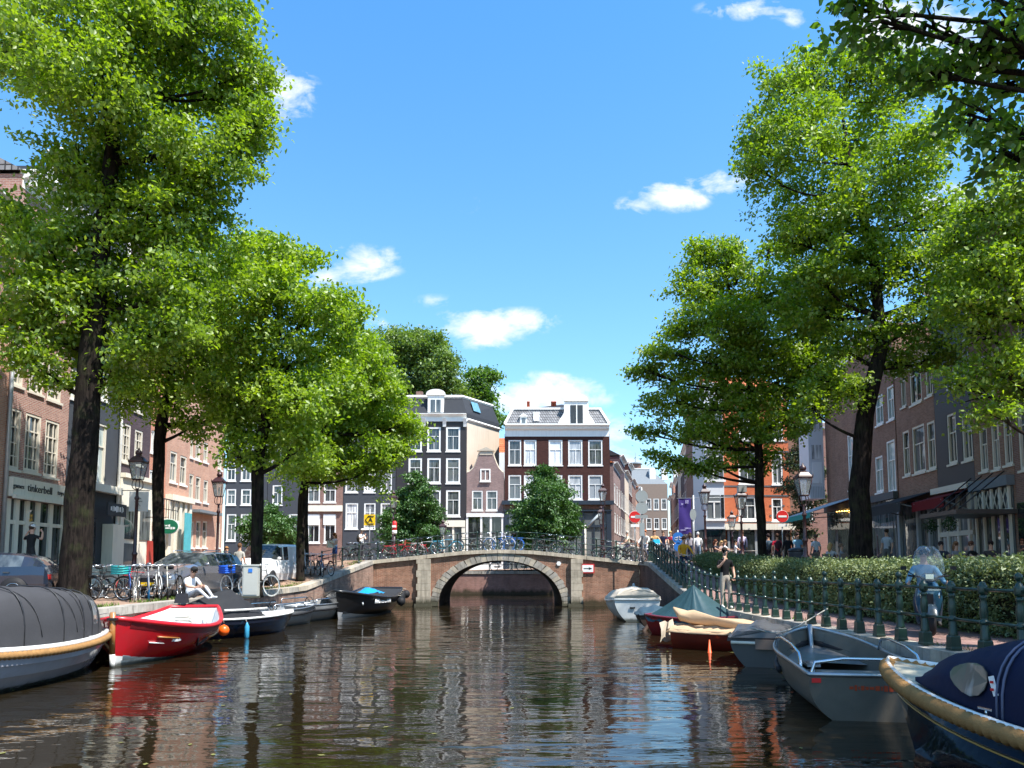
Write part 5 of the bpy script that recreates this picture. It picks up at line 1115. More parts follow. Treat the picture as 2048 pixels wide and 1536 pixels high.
for t in (.1, .3, .5, .66, .9): q = MB(); a = b.pt(t, 1, -1, .12); q.box(a+Vector((0, 0, .09)), (.14, .03, .02)); q.tube([a+Vector((0, 0, .04)), a+Vector((0, 0, .09))], .015, 5); b.part('cleat', q, M_chrome)
q = MB(); prof1 = [(0, .95), (.25, 1.08), (.55, 1.04), (.75, .9), (.84, .66), (.9, .12)]
def c1(t, th, k=1.012):
    h = interp(t, prof1); a = b.pt(t, 1, -1, .16); w = abs(a.y)*k; return Vector((a.x, -w*math.copysign(abs(math.cos(th))**.625, math.cos(th)), a.z+.02+h*k*math.sin(th)**.625))
q.grid([[c1(lerp(.715, .77, i/4), R(8+j*9)) for j in range(5)] for i in range(5)]); b.part('clear_panel', q, glassmat('clear_vinyl_dark', (.03, .032, .035), .1, .9, .4))
for t0_, t1_ in ((.45, .56), (.56, .62), (.2, .30)):
    q = MB(); q.tube([c1(lerp(t0_, t1_, i/8), lerp(R(70), R(4), i/8), 1.01) for i in range(9)], .008, 4); b.part('seam', q, M_cgrey)
# 2 red launch
b = Boat('launch', 'red launch with white inside and orange ball fender moored by the left quay', (-8.55, 19.0), R(-85), 5.2, 2.55, 1.0, .66, .98, .35, .5, 2.2, 1.7, .1, fwd=.5)
b.hull(M_redp, mat('inside_white', (.68, .69, .68), .4, var=.06, dirt=.15), .12, band=M_gel, bandq=(0, .36), thick=.07)
b.gunwale(mat('red_rail', (.55, .015, .025), .3, var=.06), .055, dz=.02)
for side in (-1, 1):
    q = MB(); rows = [[b.pt(t/26, .86, side)+Vector((0, side*.012, 0)), b.pt(t/26, .97, side)+Vector((0, side*.03, 0))] for t in range(0, 26)]; q.grid(rows); b.part('strake_band', q, M_redd)
    q = MB(); q.tube([b.pt(t/26, .74, side)+Vector((0, side*.03, 0)) for t in range(0, 14)], .03, 6); b.part('rubbing_strip', q, M_teak)
q = MB(); q.tube([b.pt(1, 0, 1)+Vector((.02, 0, 0)), b.pt(1, .36, 1)+Vector((.03, 0, 0))], .06, 6, sq=.6); b.part('stem_foot', q, M_gel)
q = MB(); q.tube([b.pt(1, .36, 1)+Vector((.03, 0, 0)), b.pt(1, 1, 1)+Vector((.04, 0, .14))], .06, 6, sq=.6); b.part('stem_post', q, M_teak)
q = MB()
for sx in (-1, 1): q.tube([b.pt(1, 1, 1)+Vector((-.05, sx*.07, -.02)), b.pt(1, 1, 1)+Vector((-.05, sx*.07, .1))], .03, 6)
q.box(b.pt(1, 1, 1)+Vector((.0, 0, .0)), (.16, .2, .05)); b.part('bow_fitting', q, M_black)
for t, w in ((.2, .3), (.5, .28), (.75, .3)):
    q = MB(); a = b.pt(t, 1, -1, .09); q.bx(a.x-w/2, a.x+w/2, -abs(a.y)+.03, abs(a.y)-.03, .42, .47); b.part('bench', q, MATS['inside_white'])
q = MB(); q.prism([(-.55, .12), (.35, .12), (.25, .7), (-.5, .7)], -.38, .38); b.part('engine_box', q, MATS['inside_white'])
q = MB(); q.bx(-1.35, -1.0, -.3, .15, .47, .62); b.part('wooden_crate', q, M_teak)
q = MB(); q.bx(.3, .75, .45, .7, .48, .56); q.lathe([(.08, 0), (.07, .22)], 8, (-1.7, .55, .47)); b.part('pump', q, M_steel)
rr = random.Random(4); q = MB(); q.tube([(-.8+.28*math.cos(a_*.9)*rr.uniform(.7, 1), .3+.2*math.sin(a_*.9), .5+.012*a_) for a_ in range(30)], .018, 5); b.part('coiled_rope', q, M_line)
q = MB(); q.bx(1.3, 1.62, 1.0, 1.03, .72, .78); q.M = None
o = q; 
q = MB(); p = b.pt(.80, .82, 1); q.tube([b.pt(.86, .74, 1)+Vector((0, .03, 0)), b.pt(.76, .74, 1)+Vector((0, .03, 0))], .035, 6, sq=.5); b.part('grab_rail', q, M_teak)
q = MB(); q.tube([b.pt(.88, .62, 1)+Vector((0, .012, 0)), b.pt(.82, .62, 1)+Vector((0, .012, 0))], .05, 8, sq=.25); b.part('name_plate', q, MATS['sign_white'])
q = MB(); q.tube([b.pt(.62, .72, 1)+Vector((0, .03, 0)), b.pt(.57, .55, 1)+Vector((0, .06, 0)), b.pt(.52, .72, 1)+Vector((0, .03, 0))], .022, 6); b.part('rope_loop', q, M_black)
fender(b, .04, 1, mat('orange_buoy', (.85, .12, .01), .35, var=.04), .15, drop=.42, ball=True)
RL = b
# 3 navy boat with black cover
b = Boat('motorboat', 'dark navy motorboat with black cover and pale foredeck behind the red launch', (-8.5, 23.9), R(60), 3.9, 1.75, .6, .55, .6, .3, .8, 2.3, 1.6, .5, strakes=6)
M_navyhull = mat('navy_hull', (.012, .016, .03), .15, var=.05, coat=.5)
b.hull(M_navyhull, None); b.gunwale(M_gel, .035, dz=.02); b.deck(M_gel, 0, 1, .03, .02, crown=.09)
b.canopy(mat('black_canvas', (.025, .026, .03), .75, var=.2, vs=4, bump=.7, bs=5), .02, .66, [(0, .3), (.3, .75), (.45, .85), (.62, .35), (.66, .12)], .12, n=22, sq=1.7, wr=.03)
q = MB(); pts = [b.pt(t, 1, -1, .1)+Vector((0, 0, .28)) for t in (.25, .4, .55, .66)]; q.tube(pts, .03, 6); b.part('rail_pole', q, M_gel)
fender(b, .42, -1, mat('blue_fender', (.04, .28, .45), .4, var=.05), .07, .42, drop=.15)
fender(b, .95, 1, mat('teal_rope', (.05, .35, .3), .6), .03, .2, drop=.02)
# 4 and 5 aluminium boats
def alu(name, label, loc, rz, L, B, outb, group, s=1.0, hull=M_alu, wheel=True):
    b = Boat(name, label, loc, rz, L, B, .78*s, .60*s, .60*s, .25, .9, 3.2, 2.6, .35, fwd=.45, group=group)
    b.hull(hull, hull, .08, thick=.04); b.gunwale(M_alu, .03, dz=.01)
    q = MB(); q.tube([b.pt(t/26, .78, -1)+Vector((0, -.03, 0)) for t in range(0, 27)], .04, 6); b.part('rubber_strip', q, M_rubber); q = MB(); q.tube([b.pt(t/26, .78, 1)+Vector((0, .03, 0)) for t in range(0, 27)], .04, 6); b.part('rubber_strip', q, M_rubber)
    for t in (.12, .42, .68):
        a = b.pt(t, 1, -1, .05); q = MB(); q.bx(a.x-.16, a.x+.16, -abs(a.y)+.02, abs(a.y)-.02, .36*s, .40*s); b.part('bench', q, M_alu)
    for side in (-1, 1):
        q = MB(); q.tube([b.pt(.3, 1, side, .03), b.pt(.32, 1, side, .03)+Vector((0, 0, .22)), b.pt(.7, 1, side, .03)+Vector((0, 0, .2)), b.pt(.74, 1, side, .03)], .022, 6); b.part('handrail', q, M_chrome)
    if outb:
        q = MB(); x = -L/2-.1; q.tube([(x, 0, .3), (x, 0, .75), (x, 0, 1.0)], [.1, .16, .1], 8); q.sphere((x, 0, .95), .2, 10, 7, sc=(1, .8, .9)); o = b.part('outboard_motor', q, mat('motor_grey', (.35, .42, .5), .3))
        q = MB(); q.tube([(x, 0, .4), (x-.05, 0, -.4)], .05, 6); q.build('motor_leg', M_steel, o)
    if wheel:
        q = MB(); q.tube([(.1, .1+.19*math.cos(a_*PI/8), .72+.19*math.sin(a_*PI/8)) for a_ in range(17)], .016, 6); q.tube([(.1, .1, .3), (.1, .1, .72)], .03, 6); b.part('steering_wheel', q, M_black)
    return b
M_aluh = mat('alu_hull_dull', (.34, .35, .36), .4, .5, var=.3, vs=3, dirt=.3)
alu('aluminium_boat', 'slim aluminium boat with blue grey outboard next to the navy motorboat', (-8.55, 28.0), R(64), 3.8, 1.5, True, 'aluminium boats by the left quay', .95, M_aluh)
alu('aluminium_boat', 'round bowed aluminium boat with rails touching the black tour boat', (-8.1, 31.3), R(70), 4.0, 1.7, False, 'aluminium boats by the left quay', 1.05, M_aluh)
# 6 black boat AMSTERDAM
M_blackhull = mat('black_hull', (.012, .012, .014), .3, var=.3, vs=3, coat=.3, dirt=.1)
b = Boat('sloop', 'black steel sloop lettered AMSTERDAM with black fenders and blue tarpaulin', (-6.7, 35.0), R(-97), 6.2, 2.75, 1.15, .78, 1.1, .35, .72, 2.4, 2.0, .4, fwd=.5)
b.hull(M_blackhull, mat('grey_inside', (.10, .10, .11), .5), .2, band=mat('grey_boot', (.35, .35, .36), .5, var=.2), bandq=(0, .32), thick=.07); b.gunwale(M_blackhull, .06)
p = b.pt(.66, .8, 1); text('AMSTERDAM', .26, MATS['sign_white'], b.root, (p.x, p.y+.03, .66), PI-R(10), bold=.006)
q = MB(); p = b.pt(.84, .7, 1); q.lathe([(.08, -.01), (.08, .02)], 10, (p.x, p.y, p.z), axis='y'); b.part('emblem', q, MATS['sign_white'])
for t, ball in ((.36, 1), (.24, 0), (.17, 0), (.10, 0), (.03, 1)): fender(b, t, 1, M_rubber, .2 if ball else .1, .5, drop=.05, ball=bool(ball))
rr = random.Random(8); q = MB(); q.grid([[Vector((-1.9+i*.2, -.5+j*.2, .95+.22*math.sin(i*.6)*math.sin(j*.6+.4)+rr.uniform(-.03, .05))) for j in range(6)] for i in range(7)]); b.part('blue_tarpaulin', q, mat('blue_tarp', (.01, .28, .62), .4, var=.15, vs=6))
q = MB()
for y_ in (-.7, .7): q.bx(-2.2, 1.6, y_-.2, y_+.2, .5, .56)
b.part('bench', q, MATS['grey_inside'])
# right side -------------------------------------------------------
M_tarpw = mat('beige_cover', (.6, .52, .42), .85, var=.2, vs=3, bump=.6, bs=5, dirt=.2)
b = Boat('motorboat', 'white motorboat seen from its stern under a beige cover below the bridge ramp', (4.95, 32.8), R(88), 5.0, 2.05, .8, .75, .85, .35, .86, 2.4, 2.0, .4)
b.hull(mat('dirty_white_hull', (.55, .57, .56), .35, var=.12, dirt=.3, wl=.3), None); b.gunwale(M_gel, .05); b.canopy(M_tarpw, -.01, .9, [(0, .42), (.2, .55), (.6, .45), (.9, .15)], -.02, n=20, sq=1.9, wr=.03)
q = MB()
for k, (a0, h0) in enumerate(((-.8, .9), (.8, .9))): q.tube([(-2.52, a0*.98, .95), (-2.54, a0*.5, 1.12), (-2.55, 0, 1.24)], .035, 5)
b.part('cover_fold', q, M_tarpw); q = MB(); q.bx(-2.55, -2.51, -.35, -.05, .1, .45); b.part('transom_pad', q, M_steel); q = MB(); q.lathe([(.03, 0), (.06, .06), (.05, .14), (.001, .16)], 8, (-1.4, 0, 1.3)); b.part('light', q, M_steel)
q = MB(); q.bx(-2.555, -2.52, .1, .3, .5, .56); b.part('registration_plate', q, M_black)
M_tarpb = mat('slate_blue_tarp', (.03, .06, .085), .55, var=.3, vs=3, bump=.6, bs=5); M_tarpg = mat('green_blue_tarp', (.022, .06, .072), .5, var=.3, vs=3, bump=.6, bs=4)
b = Boat('rowing_boat', 'low boat sagging under a slate blue tarpaulin', (5.15, 28.0), R(78), 3.2, 1.4, .5, .42, .45, .2, .7, 2.2, 1.8, .3)
b.hull(mat('dark_wood_hull', (.05, .03, .022), .6, var=.3), None); b.canopy(M_tarpb, 0, .95, [(0, .12), (.3, .32), (.6, .25), (.95, .1)], -.05, sq=1.8, wr=.03)
q = MB(); q.tube([(-1.6, .1, .3), (-2.1, .3, .02), (-2.3, .35, -.1)], [.05, .07, .1], 6); b.part('rudder', q, mat('dark_wood_hull', (.05, .03, .022)))
def tent(b, m, apex_t, apex_h, t0, t1, ins=-.06, over=.15):
    q = MB(); n = 40; ring = []
    for i in range(n):
        f = i/n*2; side = -1 if f < 1 else 1; t = lerp(t0, t1, f) if f < 1 else lerp(t1, t0, f-1); ring.append(b.pt(t, 1, side, ins)+Vector((0, 0, -over*(1 if i % 4 else .6))))
    top = b.pt(apex_t, 1, 1); ap = Vector((top.x, 0, top.z+apex_h)); rows = []
    for k in range(9):
        u_ = k/8; rr_ = []
        for i, p_ in enumerate(ring):
            pp = p_.lerp(ap, u_); sag = -.12*math.sin(u_*PI)*(1-.5*((i % 5) == 0)); pp.z += sag; rr_.append(pp+Vector((0, 0, .03 if i % 5 == 0 else -.02))*(1-u_))
        rows.append(rr_)
    q.grid(rows, 0, True, closed=True); return b.part('tent_cover', q, m)
b = Boat('launch', 'red hulled launch under a peaked green blue tent cover', (5.75, 23.8), R(-50), 3.3, 1.7, .7, .55, .6, .3, .75, 2.3, 1.8, .3)
b.hull(mat('faded_red_hull', (.30, .02, .02), .4, var=.25, dirt=.25), None, band=M_redd, bandq=(.0, .2)); b.gunwale(M_redd, .05); b.deck(M_redd, 0, 1); tent(b, M_tarpg, .42, 1.0, .02, .8)
M_cloth = mat('sand_cloth', (.46, .32, .2), .85, var=.15, vs=3, bump=.7, bs=4)
b = Boat('launch', 'mahogany red launch with sand coloured cloth rolled over its boom', (5.5, 20.0), R(-30), 2.7, 1.25, .56, .46, .48, .3, .8, 2.2, 1.8, .35)
b.hull(mat('mahogany_hull', (.14, .018, .010), .25, var=.25, coat=.5), None); b.gunwale(M_cloth, .05)
b.canopy(M_cloth, -.02, .95, [(0, .12), (.3, .08), (.7, .12), (.95, .06)], -.07, sq=1.5, wr=.06, dz=-.05)
q = MB(); q.tube([(-1.35, -.1, .98), (-1.2, 0, .84), (-.9, 0, .78), (-.3, .05, .68), (.4, .05, .62), (1.0, .1, .56)], [.03, .12, .17, .13, .14, .05], 14)
q.v = [(x+.03*math.sin(x*9+z*11), y_+.05*math.sin(x*13+z*9), z+.05*math.sin(x*11+y_*23)) for x, y_, z in q.v]; b.part('rolled_cloth', q, M_cloth)
q = MB(); rr = random.Random(2); rows = [[Vector((-1.56+.05*math.sin(j*1.3+i), -.7+j*.3, .66-i*.17+.04*math.sin(j*2.1))) for j in range(5)] for i in range(4)]; q.grid(rows); b.part('hanging_cloth', q, M_tarpw)
q = MB(); q.lathe([(.09, 0), (.08, .02), (.045, .04), (.015, .33), (.001, .34)], 8, (-.2, -.95, -.03)); b.part('orange_cone', q, mat('cone_orange', (.8, .10, .02), .5))
M_tarps = mat('silver_cover', (.075, .075, .08), .38, var=.2, vs=2, bump=.7, bs=3)
b = Boat('rowing_boat', 'small boat under a shiny grey cover with brown name board', (5.72, 17.6), R(66), 2.7, 1.4, .5, .46, .5, .25, .85, 2.2, 1.8, .3)
b.hull(mat('dark_grey_hull', (.05, .05, .052), .45, var=.3, dirt=.3), None); b.canopy(M_tarps, -.02, .95, [(0, .28), (.2, .44), (.5, .38), (.95, .1)], -.06, sq=1.9, wr=.035)
q = MB(); q.tube([(-1.39, -.58, .5), (-1.39, .58, .5)], .035, 6); b.part('transom_rail', q, M_cream); q = MB(); q.bx(-1.46, -1.43, -.3, .08, .38, .58); o = b.part('name_board', q, mat('board_brown', (.2, .14, .11), .6)); 
q = MB(); q.tube([(-1.43, -.42, .7), (-1.49, -.42, .4)], [.07, .09], 7); b.part('cover_weight', q, M_tarps)
# aluminium boat right with rails
M_aluR = mat('alu_hull_dark', (.11, .095, .075), .5, .1, var=.35, vs=2.5, dirt=.4, bump=.1)
b = Boat('aluminium_boat', 'grey aluminium workboat with tube rails and worn orange hull marks on the right', (5.2, 12.55), R(80), 3.9, 1.75, .95, .66, .60, .25, .93, 3.2, 3.0, .25, fwd=.5)
b.hull(M_aluR, M_aluR, .08, thick=.04); b.gunwale(M_alu, .032, dz=.01)
for side in (-1, 1):
    q = MB(); q.tube([b.pt(t/26, .74, side)+Vector((0, side*.03, 0)) for t in range(13, 27)], .055, 7); b.part('rubber_strip', q, M_rubber)
    q = MB(); q.tube(smooth([b.pt(.68, 1, side, .03), b.pt(.64, 1, side, .03)+Vector((0, 0, .26)), b.pt(.2, 1, side, .05)+Vector((0, 0, .24)), b.pt(.14, 1, side, .03)], 1), .024, 7); b.part('handrail', q, M_chrome)
for t in (.12, .3, .5):
    a = b.pt(t, 1, -1, .05); q = MB(); q.bx(a.x-.15, a.x+.15, -abs(a.y)+.02, abs(a.y)-.02, .38, .42); b.part('bench', q, M_alu)
q = MB(); q.tube(smooth([(-1.93, .78, .6), (-1.9, .7, .82), (-1.9, -.7, .82), (-1.93, -.78, .6)], 1), .024, 7); b.part('stern_rail', q, M_chrome)
for k in range(5): q = MB(); q.bx(-1.6+k*.1, -1.53+k*.1, -.6, .6, .45, .47); b.part('slat', q, M_alu)
b.deck(M_alu, .72, .985, -.3, .05, 'foredeck'); q = MB(); q.tube([b.pt(1, .3, 1)+Vector((-.12, 0, 0)), b.pt(1, 1, 1)+Vector((-.06, 0, .05))], .05, 5); b.part('stem_plate', q, M_alu)
q = MB(); q.bx(-.2, .3, .3, .5, .5, .54); q.tube([(-.1, .4, .1), (-.1, .4, .5)], .03, 6); b.part('console', q, M_chrome)
q = MB(); rq = random.Random(5); yq = -.32
while yq < .28: w_ = rq.uniform(.02, .06); hh_ = rq.uniform(.03, .08); q.bx(-1.957, -1.951, yq, yq+w_, .44-hh_/2, .44+hh_/2); yq += w_+.015
o = b.part('print_marks', q, mat('faded_orange', (.32, .05, .02), .8)); o['kind'] = 'stuff'
q = MB(); q.bx(-1.97, -1.955, .66, .78, .5, .56); b.part('red_sticker', q, MATS['sign_red'])
# nearest blue boat with navy canopy
M_bluehull = mat('deep_blue_hull', (.008, .018, .045), .10, var=.05, coat=.8)
b = Boat('sloop', 'dark blue sloop with navy canopy and thick tan rope fender, nearest on the right', (5.1, 5.75), R(101), 6.2, 2.5, .98, .78, .80, .35, .75, 2.4, 1.9, .45)
b.hull(M_bluehull, None); b.gunwale(M_rope, .08, 'rope_fender', -.03, rib=.10); b.gunwale(M_gel, .03, 'gunwale', .02, ins=.06); b.deck(mat('cream_deck', (.55, .5, .38), .45, var=.12, dirt=.25), 0, 1, -.02, .06)
for side in (-1, 1): q = MB(); q.tube([b.pt(t/26, .8, side)+Vector((0, side*.008, 0)) for t in range(0, 25)], .009, 4); b.part('gold_line', q, mat('gold_paint', (.5, .3, .08), .4))
prof = [(0, .7), (.2, .85), (.5, .8), (.66, .68), (.78, .4), (.85, .08)]
b.canopy(M_navy, .02, .85, prof, .17, n=34, sq=3.0, wr=.012)
def cpt(t, th, k=1.01):
    h = interp(t, prof); a = b.pt(t, 1, -1, .17); w = abs(a.y); c_, s_ = math.cos(th), math.sin(th); return Vector((a.x, w*k*math.copysign(abs(c_)**(2/3.0), c_), a.z+.02+h*k*abs(s_)**(2/3.0)))
for (t0, t1) in ((.655, .74), (.42, .52)):
    for sgn in (1,):
        pg = [cpt(lerp(t0, t1, .5+.5*math.cos(a_)), .30+.22*math.sin(a_)+.05*math.cos(a_), 1.035) for a_ in [2*PI*k/14 for k in range(14)]]
        if t0 > .5: q = MB(); q.add(pg, [tuple(range(14))]); q.add([p_+Vector((0, -.01, 0)) for p_ in pg], [tuple(range(13, -1, -1))]); b.part('window_panel', q, glassmat('clear_vinyl', (.12, .12, .11), .12, .6, .6))
for t in (.63, .64, .36):
    q = MB(); q.tube([cpt(t, PI*k/20, 1.012) for k in range(21)], .011, 5); b.part('seam', q, mat('seam_grey', (.12, .13, .2), .7))
for t in (.3, .5, .66): q = MB(); a = b.pt(t, 1, 1, .16); q.box(a+Vector((0, 0, .07)), (.15, .03, .02)); q.tube([a, a+Vector((0, 0, .07))], .014, 5); b.part('cleat', q, M_chrome)
q = MB(); a = b.pt(.86, 1, -1, .25); q.box(a+Vector((0, .05, .08)), (.08, .05, .18)); b.part('bow_post', q, M_chrome)
q = MB(); c_ = cpt(.645, .22, 1.02); q.box(c_, (.05, .012, .16), rot=(0, .3, 0)); b.part('white_tag', q, MATS['sign_white'])
q = MB(); c_ = cpt(.645, .22, 1.03); q.box(c_+Vector((0, .008, .03)), (.025, .01, .02)); q.box(c_+Vector((.0, .008, -.03)), (.025, .01, .02)); b.part('red_mark', q, MATS['sign_red'])
rope('mooring rope from the red launch to the left quay', [(-8.7, 16.9, 1.1), (-9.4, 17.6, 1.0), (-9.9, 18.6, 1.1)]); rope('rope from the grey sloop to the bank', [(-9.3, 14.2, .95), (-9.8, 14.9, .85), (-10.2, 15.6, 1.06)])
rope('long rope from the black sloop to the ramp wall', [(-8.5, 36.6, 1.2), (-8.7, 37.2, 1.5), (-8.75, 38, 1.9)]); rope('rope from the workboat to a right railing post', [(4.6, 15.1, .9), (5.5, 15.9, .7), (6.7, 16.6, 1.2)])
# ------------------------------------------------------------------ lamps
M_lglass = clearglass('lantern_glass', (.85, .9, .9), .78)
def lamp(label, px, Y, zg, zb, cap=None, group='crowned street lamps'):
    """zb: height of the lantern's glass bottom"""
    o = thing('street_lamp', label, 'street lamp', (PX(px, Y), Y, zg), 0, group); h = zb-zg; q = MB()
    q.lathe([(.16, 0), (.16, .12), (.13, .16), (.12, .7), (.15, .74), (.15, .8), (.09, .86), (.075, 1.3), (.1, 1.34), (.1, 1.4), (.065, 1.45), (.055, h-.75), (.085, h-.72), (.085, h-.66), (.05, h-.6), (.045, h-.32)], 10); q.build('post', M_maroon, o)
    q = MB()
    for k in range(4):
        a = PI/4+k*PI/2; c, s = math.cos(a), math.sin(a); q.tube(smooth([(0, 0, h-.4), (c*.17, s*.17, h-.34), (c*.2, s*.2, h-.16), (c*.14, s*.14, h)], 2), .016, 5)
    q.build('bracket', M_maroon, o)
    r0, r1, H_ = .20, .34, .62; q = MB()
    for k in range(4):
        a = PI/4+k*PI/2; b_ = a+PI/2; c, s, c2, s2 = math.cos(a), math.sin(a), math.cos(b_), math.sin(b_)
        q.tube([(c*r0, s*r0, h), (c*r1, s*r1, h+H_)], .016, 4); q.tube([(c*r0, s*r0, h), (c2*r0, s2*r0, h)], .018, 4); q.tube([(c*r1, s*r1, h+H_), (c2*r1, s2*r1, h+H_)], .022, 4)
    q.build('lantern_frame', M_maroon, o)
    for k in range(4):
        a = PI/4+k*PI/2; b_ = a+PI/2; c, s, c2, s2 = math.cos(a)*.97, math.sin(a)*.97, math.cos(b_)*.97, math.sin(b_)*.97; g = MB(); g.add([(c*r0, s*r0, h+.02), (c2*r0, s2*r0, h+.02), (c2*r1, s2*r1, h+H_-.02), (c*r1, s*r1, h+H_-.02)], [(0, 1, 2, 3)]); g.build('pane', M_lglass, o)
    q = MB(); q.lathe([(.36, h+H_), (.37, h+H_+.04), (.3, h+H_+.1), (.2, h+H_+.2), (.11, h+H_+.25), (.1, h+H_+.3)], 4, rot0=PI/4, sm=False); q.lathe([(.09, h+H_+.28), (.13, h+H_+.33), (.12, h+H_+.4), (.05, h+H_+.46), (.03, h+H_+.52), (.001, h+H_+.56)], 8)
    for k in range(4): a = PI/4+k*PI/2; q.tube([(math.cos(a)*.34, math.sin(a)*.34, h+H_), (math.cos(a)*.38, math.sin(a)*.38, h+H_+.14)], [.03, .01], 4)
    q.build('crown', M_maroon, o); q = MB(); q.lathe([(.03, h+.05), (.05, h+.2), (.03, h+.42)], 8); q.build('bulb', MATS['sign_white'], o)
    if cap: q = MB(); q.box((.05, -.05, h+H_+.36), (.4, .3, .3)); q.build('camera_box', M_steel, o)
    return o
lamp('crowned maroon street lamp left of the slim leaning elm', 268, 28, 1.2, PZ(959, 28))
lamp('crowned maroon street lamp before the salmon corner house', 433, 34.5, 1.3, PZ(993, 34.5))
lamp('crowned maroon street lamp over the left end of the bridge', 785, 50, 2.5, PZ(1016, 50))
lamp('crowned maroon street lamp before the dark brown house at the bridge', 1207, 50, 2.5, PZ(1002, 50))
lamp('small far crowned lamp under the cafe awning arm', 1203, 62, 1.95, PZ(1040, 62))
lamp('crowned maroon street lamp just right of the purple banner', 1412, 43, 2.3, PZ(1008, 43))
lamp('crowned maroon street lamp with a grey camera on its roof', 1485, 38, 1.95, PZ(1018, 38), cap=1)
lamp('small far crowned lamp behind the seated terrace guests', 1466, 54, 2.1, PZ(1054, 54))
lamp('nearest crowned street lamp in front of the white bay window', 1612, 27.5, 1.68, PZ(991, 27.5))
lamp('crowned street lamp mounted before the narrow shopfronts of the left row', 885, 58, 1.9, PZ(1070, 58))
# ------------------------------------------------------------------ signs
def pole_sign(name, label, px, Y, zg, zt, cat='sign', r=.03, m=M_steel):
    o = thing(name, label, cat, (PX(px, Y), Y, zg)); q = MB(); q.tube([(0, 0, 0), (0, 0, zt-zg)], r, 8); q.build('pole', m, o); return o
def disc(o, name, z, R_, m, y=-.05, t=.02, x=0, rz=0, sx=1.0):
    q = MB(); q.lathe([(.001, -t/2), (R_, -t/2), (R_, t/2), (.001, t/2)], 28, (x, y, z), axis='y', sm=False); 
    if sx != 1: q.v = [((a-x)*sx+x, b_, c) for a, b_, c in q.v]
    return q.build(name, m, o)
M_sred = MATS['sign_red']; M_swh = MATS['sign_white']; M_sblue = mat('sign_blue', (.02, .15, .5), .4, var=.03); M_syel = mat('sign_yellow', (.85, .55, .01), .4, var=.03); M_back = mat('sign_back', (.38, .42, .44), .45, .4, var=.1)
def noentry(label, px, Y, zg, py, R_=.32):
    zc = PZ(py, Y); o = pole_sign('no_entry_sign', label, px, Y, zg, zc+R_, 'road sign'); disc(o, 'rim', zc-zg, R_*1.06, M_swh, -.045); disc(o, 'red_disc', zc-zg, R_, M_sred, -.06)
    q = MB(); q.bx(-R_*.72, R_*.72, -.082, -.073, zc-zg-R_*.16, zc-zg+R_*.16); q.build('white_bar', M_swh, o); q = MB(); q.bx(-R_*.75, R_*.75, -.06, -.045, zc-zg-R_*1.75, zc-zg-R_*1.25); q.build('under_plate', M_swh, o); return o
noentry('red and white no entry sign at the right end of the bridge', 1271, 41.6, 2.4, 1034, .31)
noentry('red and white no entry sign in front of the orange corner building', 1567, 37, 1.9, 1033, .28)
o = pole_sign('road_sign', 'tall pole with two round sign backs by the bridge end', 1285, 40.2, 2.3, PZ(975, 40.2), 'road sign', .05); 
for py in (993, 1016): disc(o, 'sign_plate', PZ(py, 40.2)-2.3, .32, M_back, -.07)
q = MB(); q.bx(-.35, .3, -.06, -.02, PZ(1037, 40.2)-2.3, PZ(1030, 40.2)-2.3); q.build('cross_arm', M_steel, o); q = MB(); q.bx(-.12, .12, -.1, -.04, PZ(1072, 40.2)-2.3, PZ(1046, 40.2)-2.3); q.build('box', M_back, o)
o = pole_sign('road_sign', 'leaning pole with the side of a round sign before the brick row', 1388, 41, 2.3, PZ(1020, 41), 'road sign'); disc(o, 'sign_plate', PZ(1029, 41)-2.3, .31, M_back, -.05, sx=.55)
o = pole_sign('cycle_sign', 'round blue cycle sign left of the yellow jumper cyclist', 1357, 39, 2.35, PZ(1060, 39), 'road sign'); zc = PZ(1076, 39)-2.35; disc(o, 'blue_disc', zc, .29, M_sblue, -.05)
q = MB()
for s in (-1, 1): q.tube([(s*.11+.07*math.cos(a*PI/6), -.07, zc-.04+.07*math.sin(a*PI/6)) for a in range(13)], .01, 4)
q.tube([(-.11, -.07, zc-.04), (-.03, -.07, zc+.06), (.07, -.07, zc+.06), (.0, -.07, zc-.04), (-.03, -.07, zc+.06)], .01, 4); q.tube([(.11, -.07, zc-.04), (.06, -.07, zc+.1)], .01, 4); q.build('bicycle_mark', M_swh, o); disc(o, 'lower_disc', zc-.45, .22, M_sblue, -.05)
o = pole_sign('detour_sign', 'square yellow detour sign with black arrow and letter A', 738, 44.5, 2.5, PZ(1018, 44.5), 'road sign'); z1, z0 = PZ(1029, 44.5)-2.5, PZ(1051, 44.5)-2.5; h_ = (z1-z0)/2; zc = (z1+z0)/2
q = MB(); q.bx(-h_, h_, -.05, -.03, z0, z1); q.build('border', M_syel, o); q = MB()
q.tube([(h_*.75, -.06, zc+h_*.7), (-h_*.2, -.06, zc+h_*.7), (-h_*.75, -.06, zc), (-h_*.2, -.06, zc-h_*.7), (h_*.75, -.06, zc-h_*.7)], .03, 4); q.build('arrow', M_black, o); text('A', h_*1.1, M_black, o, (h_*.15, -.06, zc), bold=.01)
o = thing('barrier_sign', 'red and white bollard sign on the lamp at the left bridge end', 'road sign', (PX(788, 49.5), 49.5, 2.5)); za_ = PZ(1068, 49.5)-2.5; zb2 = PZ(1042, 49.5)-2.5
q = MB(); q.lathe([(.15, za_+.02), (.15, zb2-.1), (.08, zb2)], 10); q.build('red_body', M_sred, o); q = MB(); q.lathe([(.155, za_), (.155, za_+(zb2-za_)*.28)], 10); q.build('white_foot', M_swh, o); q = MB(); q.bx(-.13, .13, -.165, -.151, za_+(zb2-za_)*.5, za_+(zb2-za_)*.66); q.build('white_bar', M_swh, o); q = MB(); q.tube([(0, 0, 0), (0, 0, za_+.02)], .06, 6); q.build('pole', M_maroon, o)
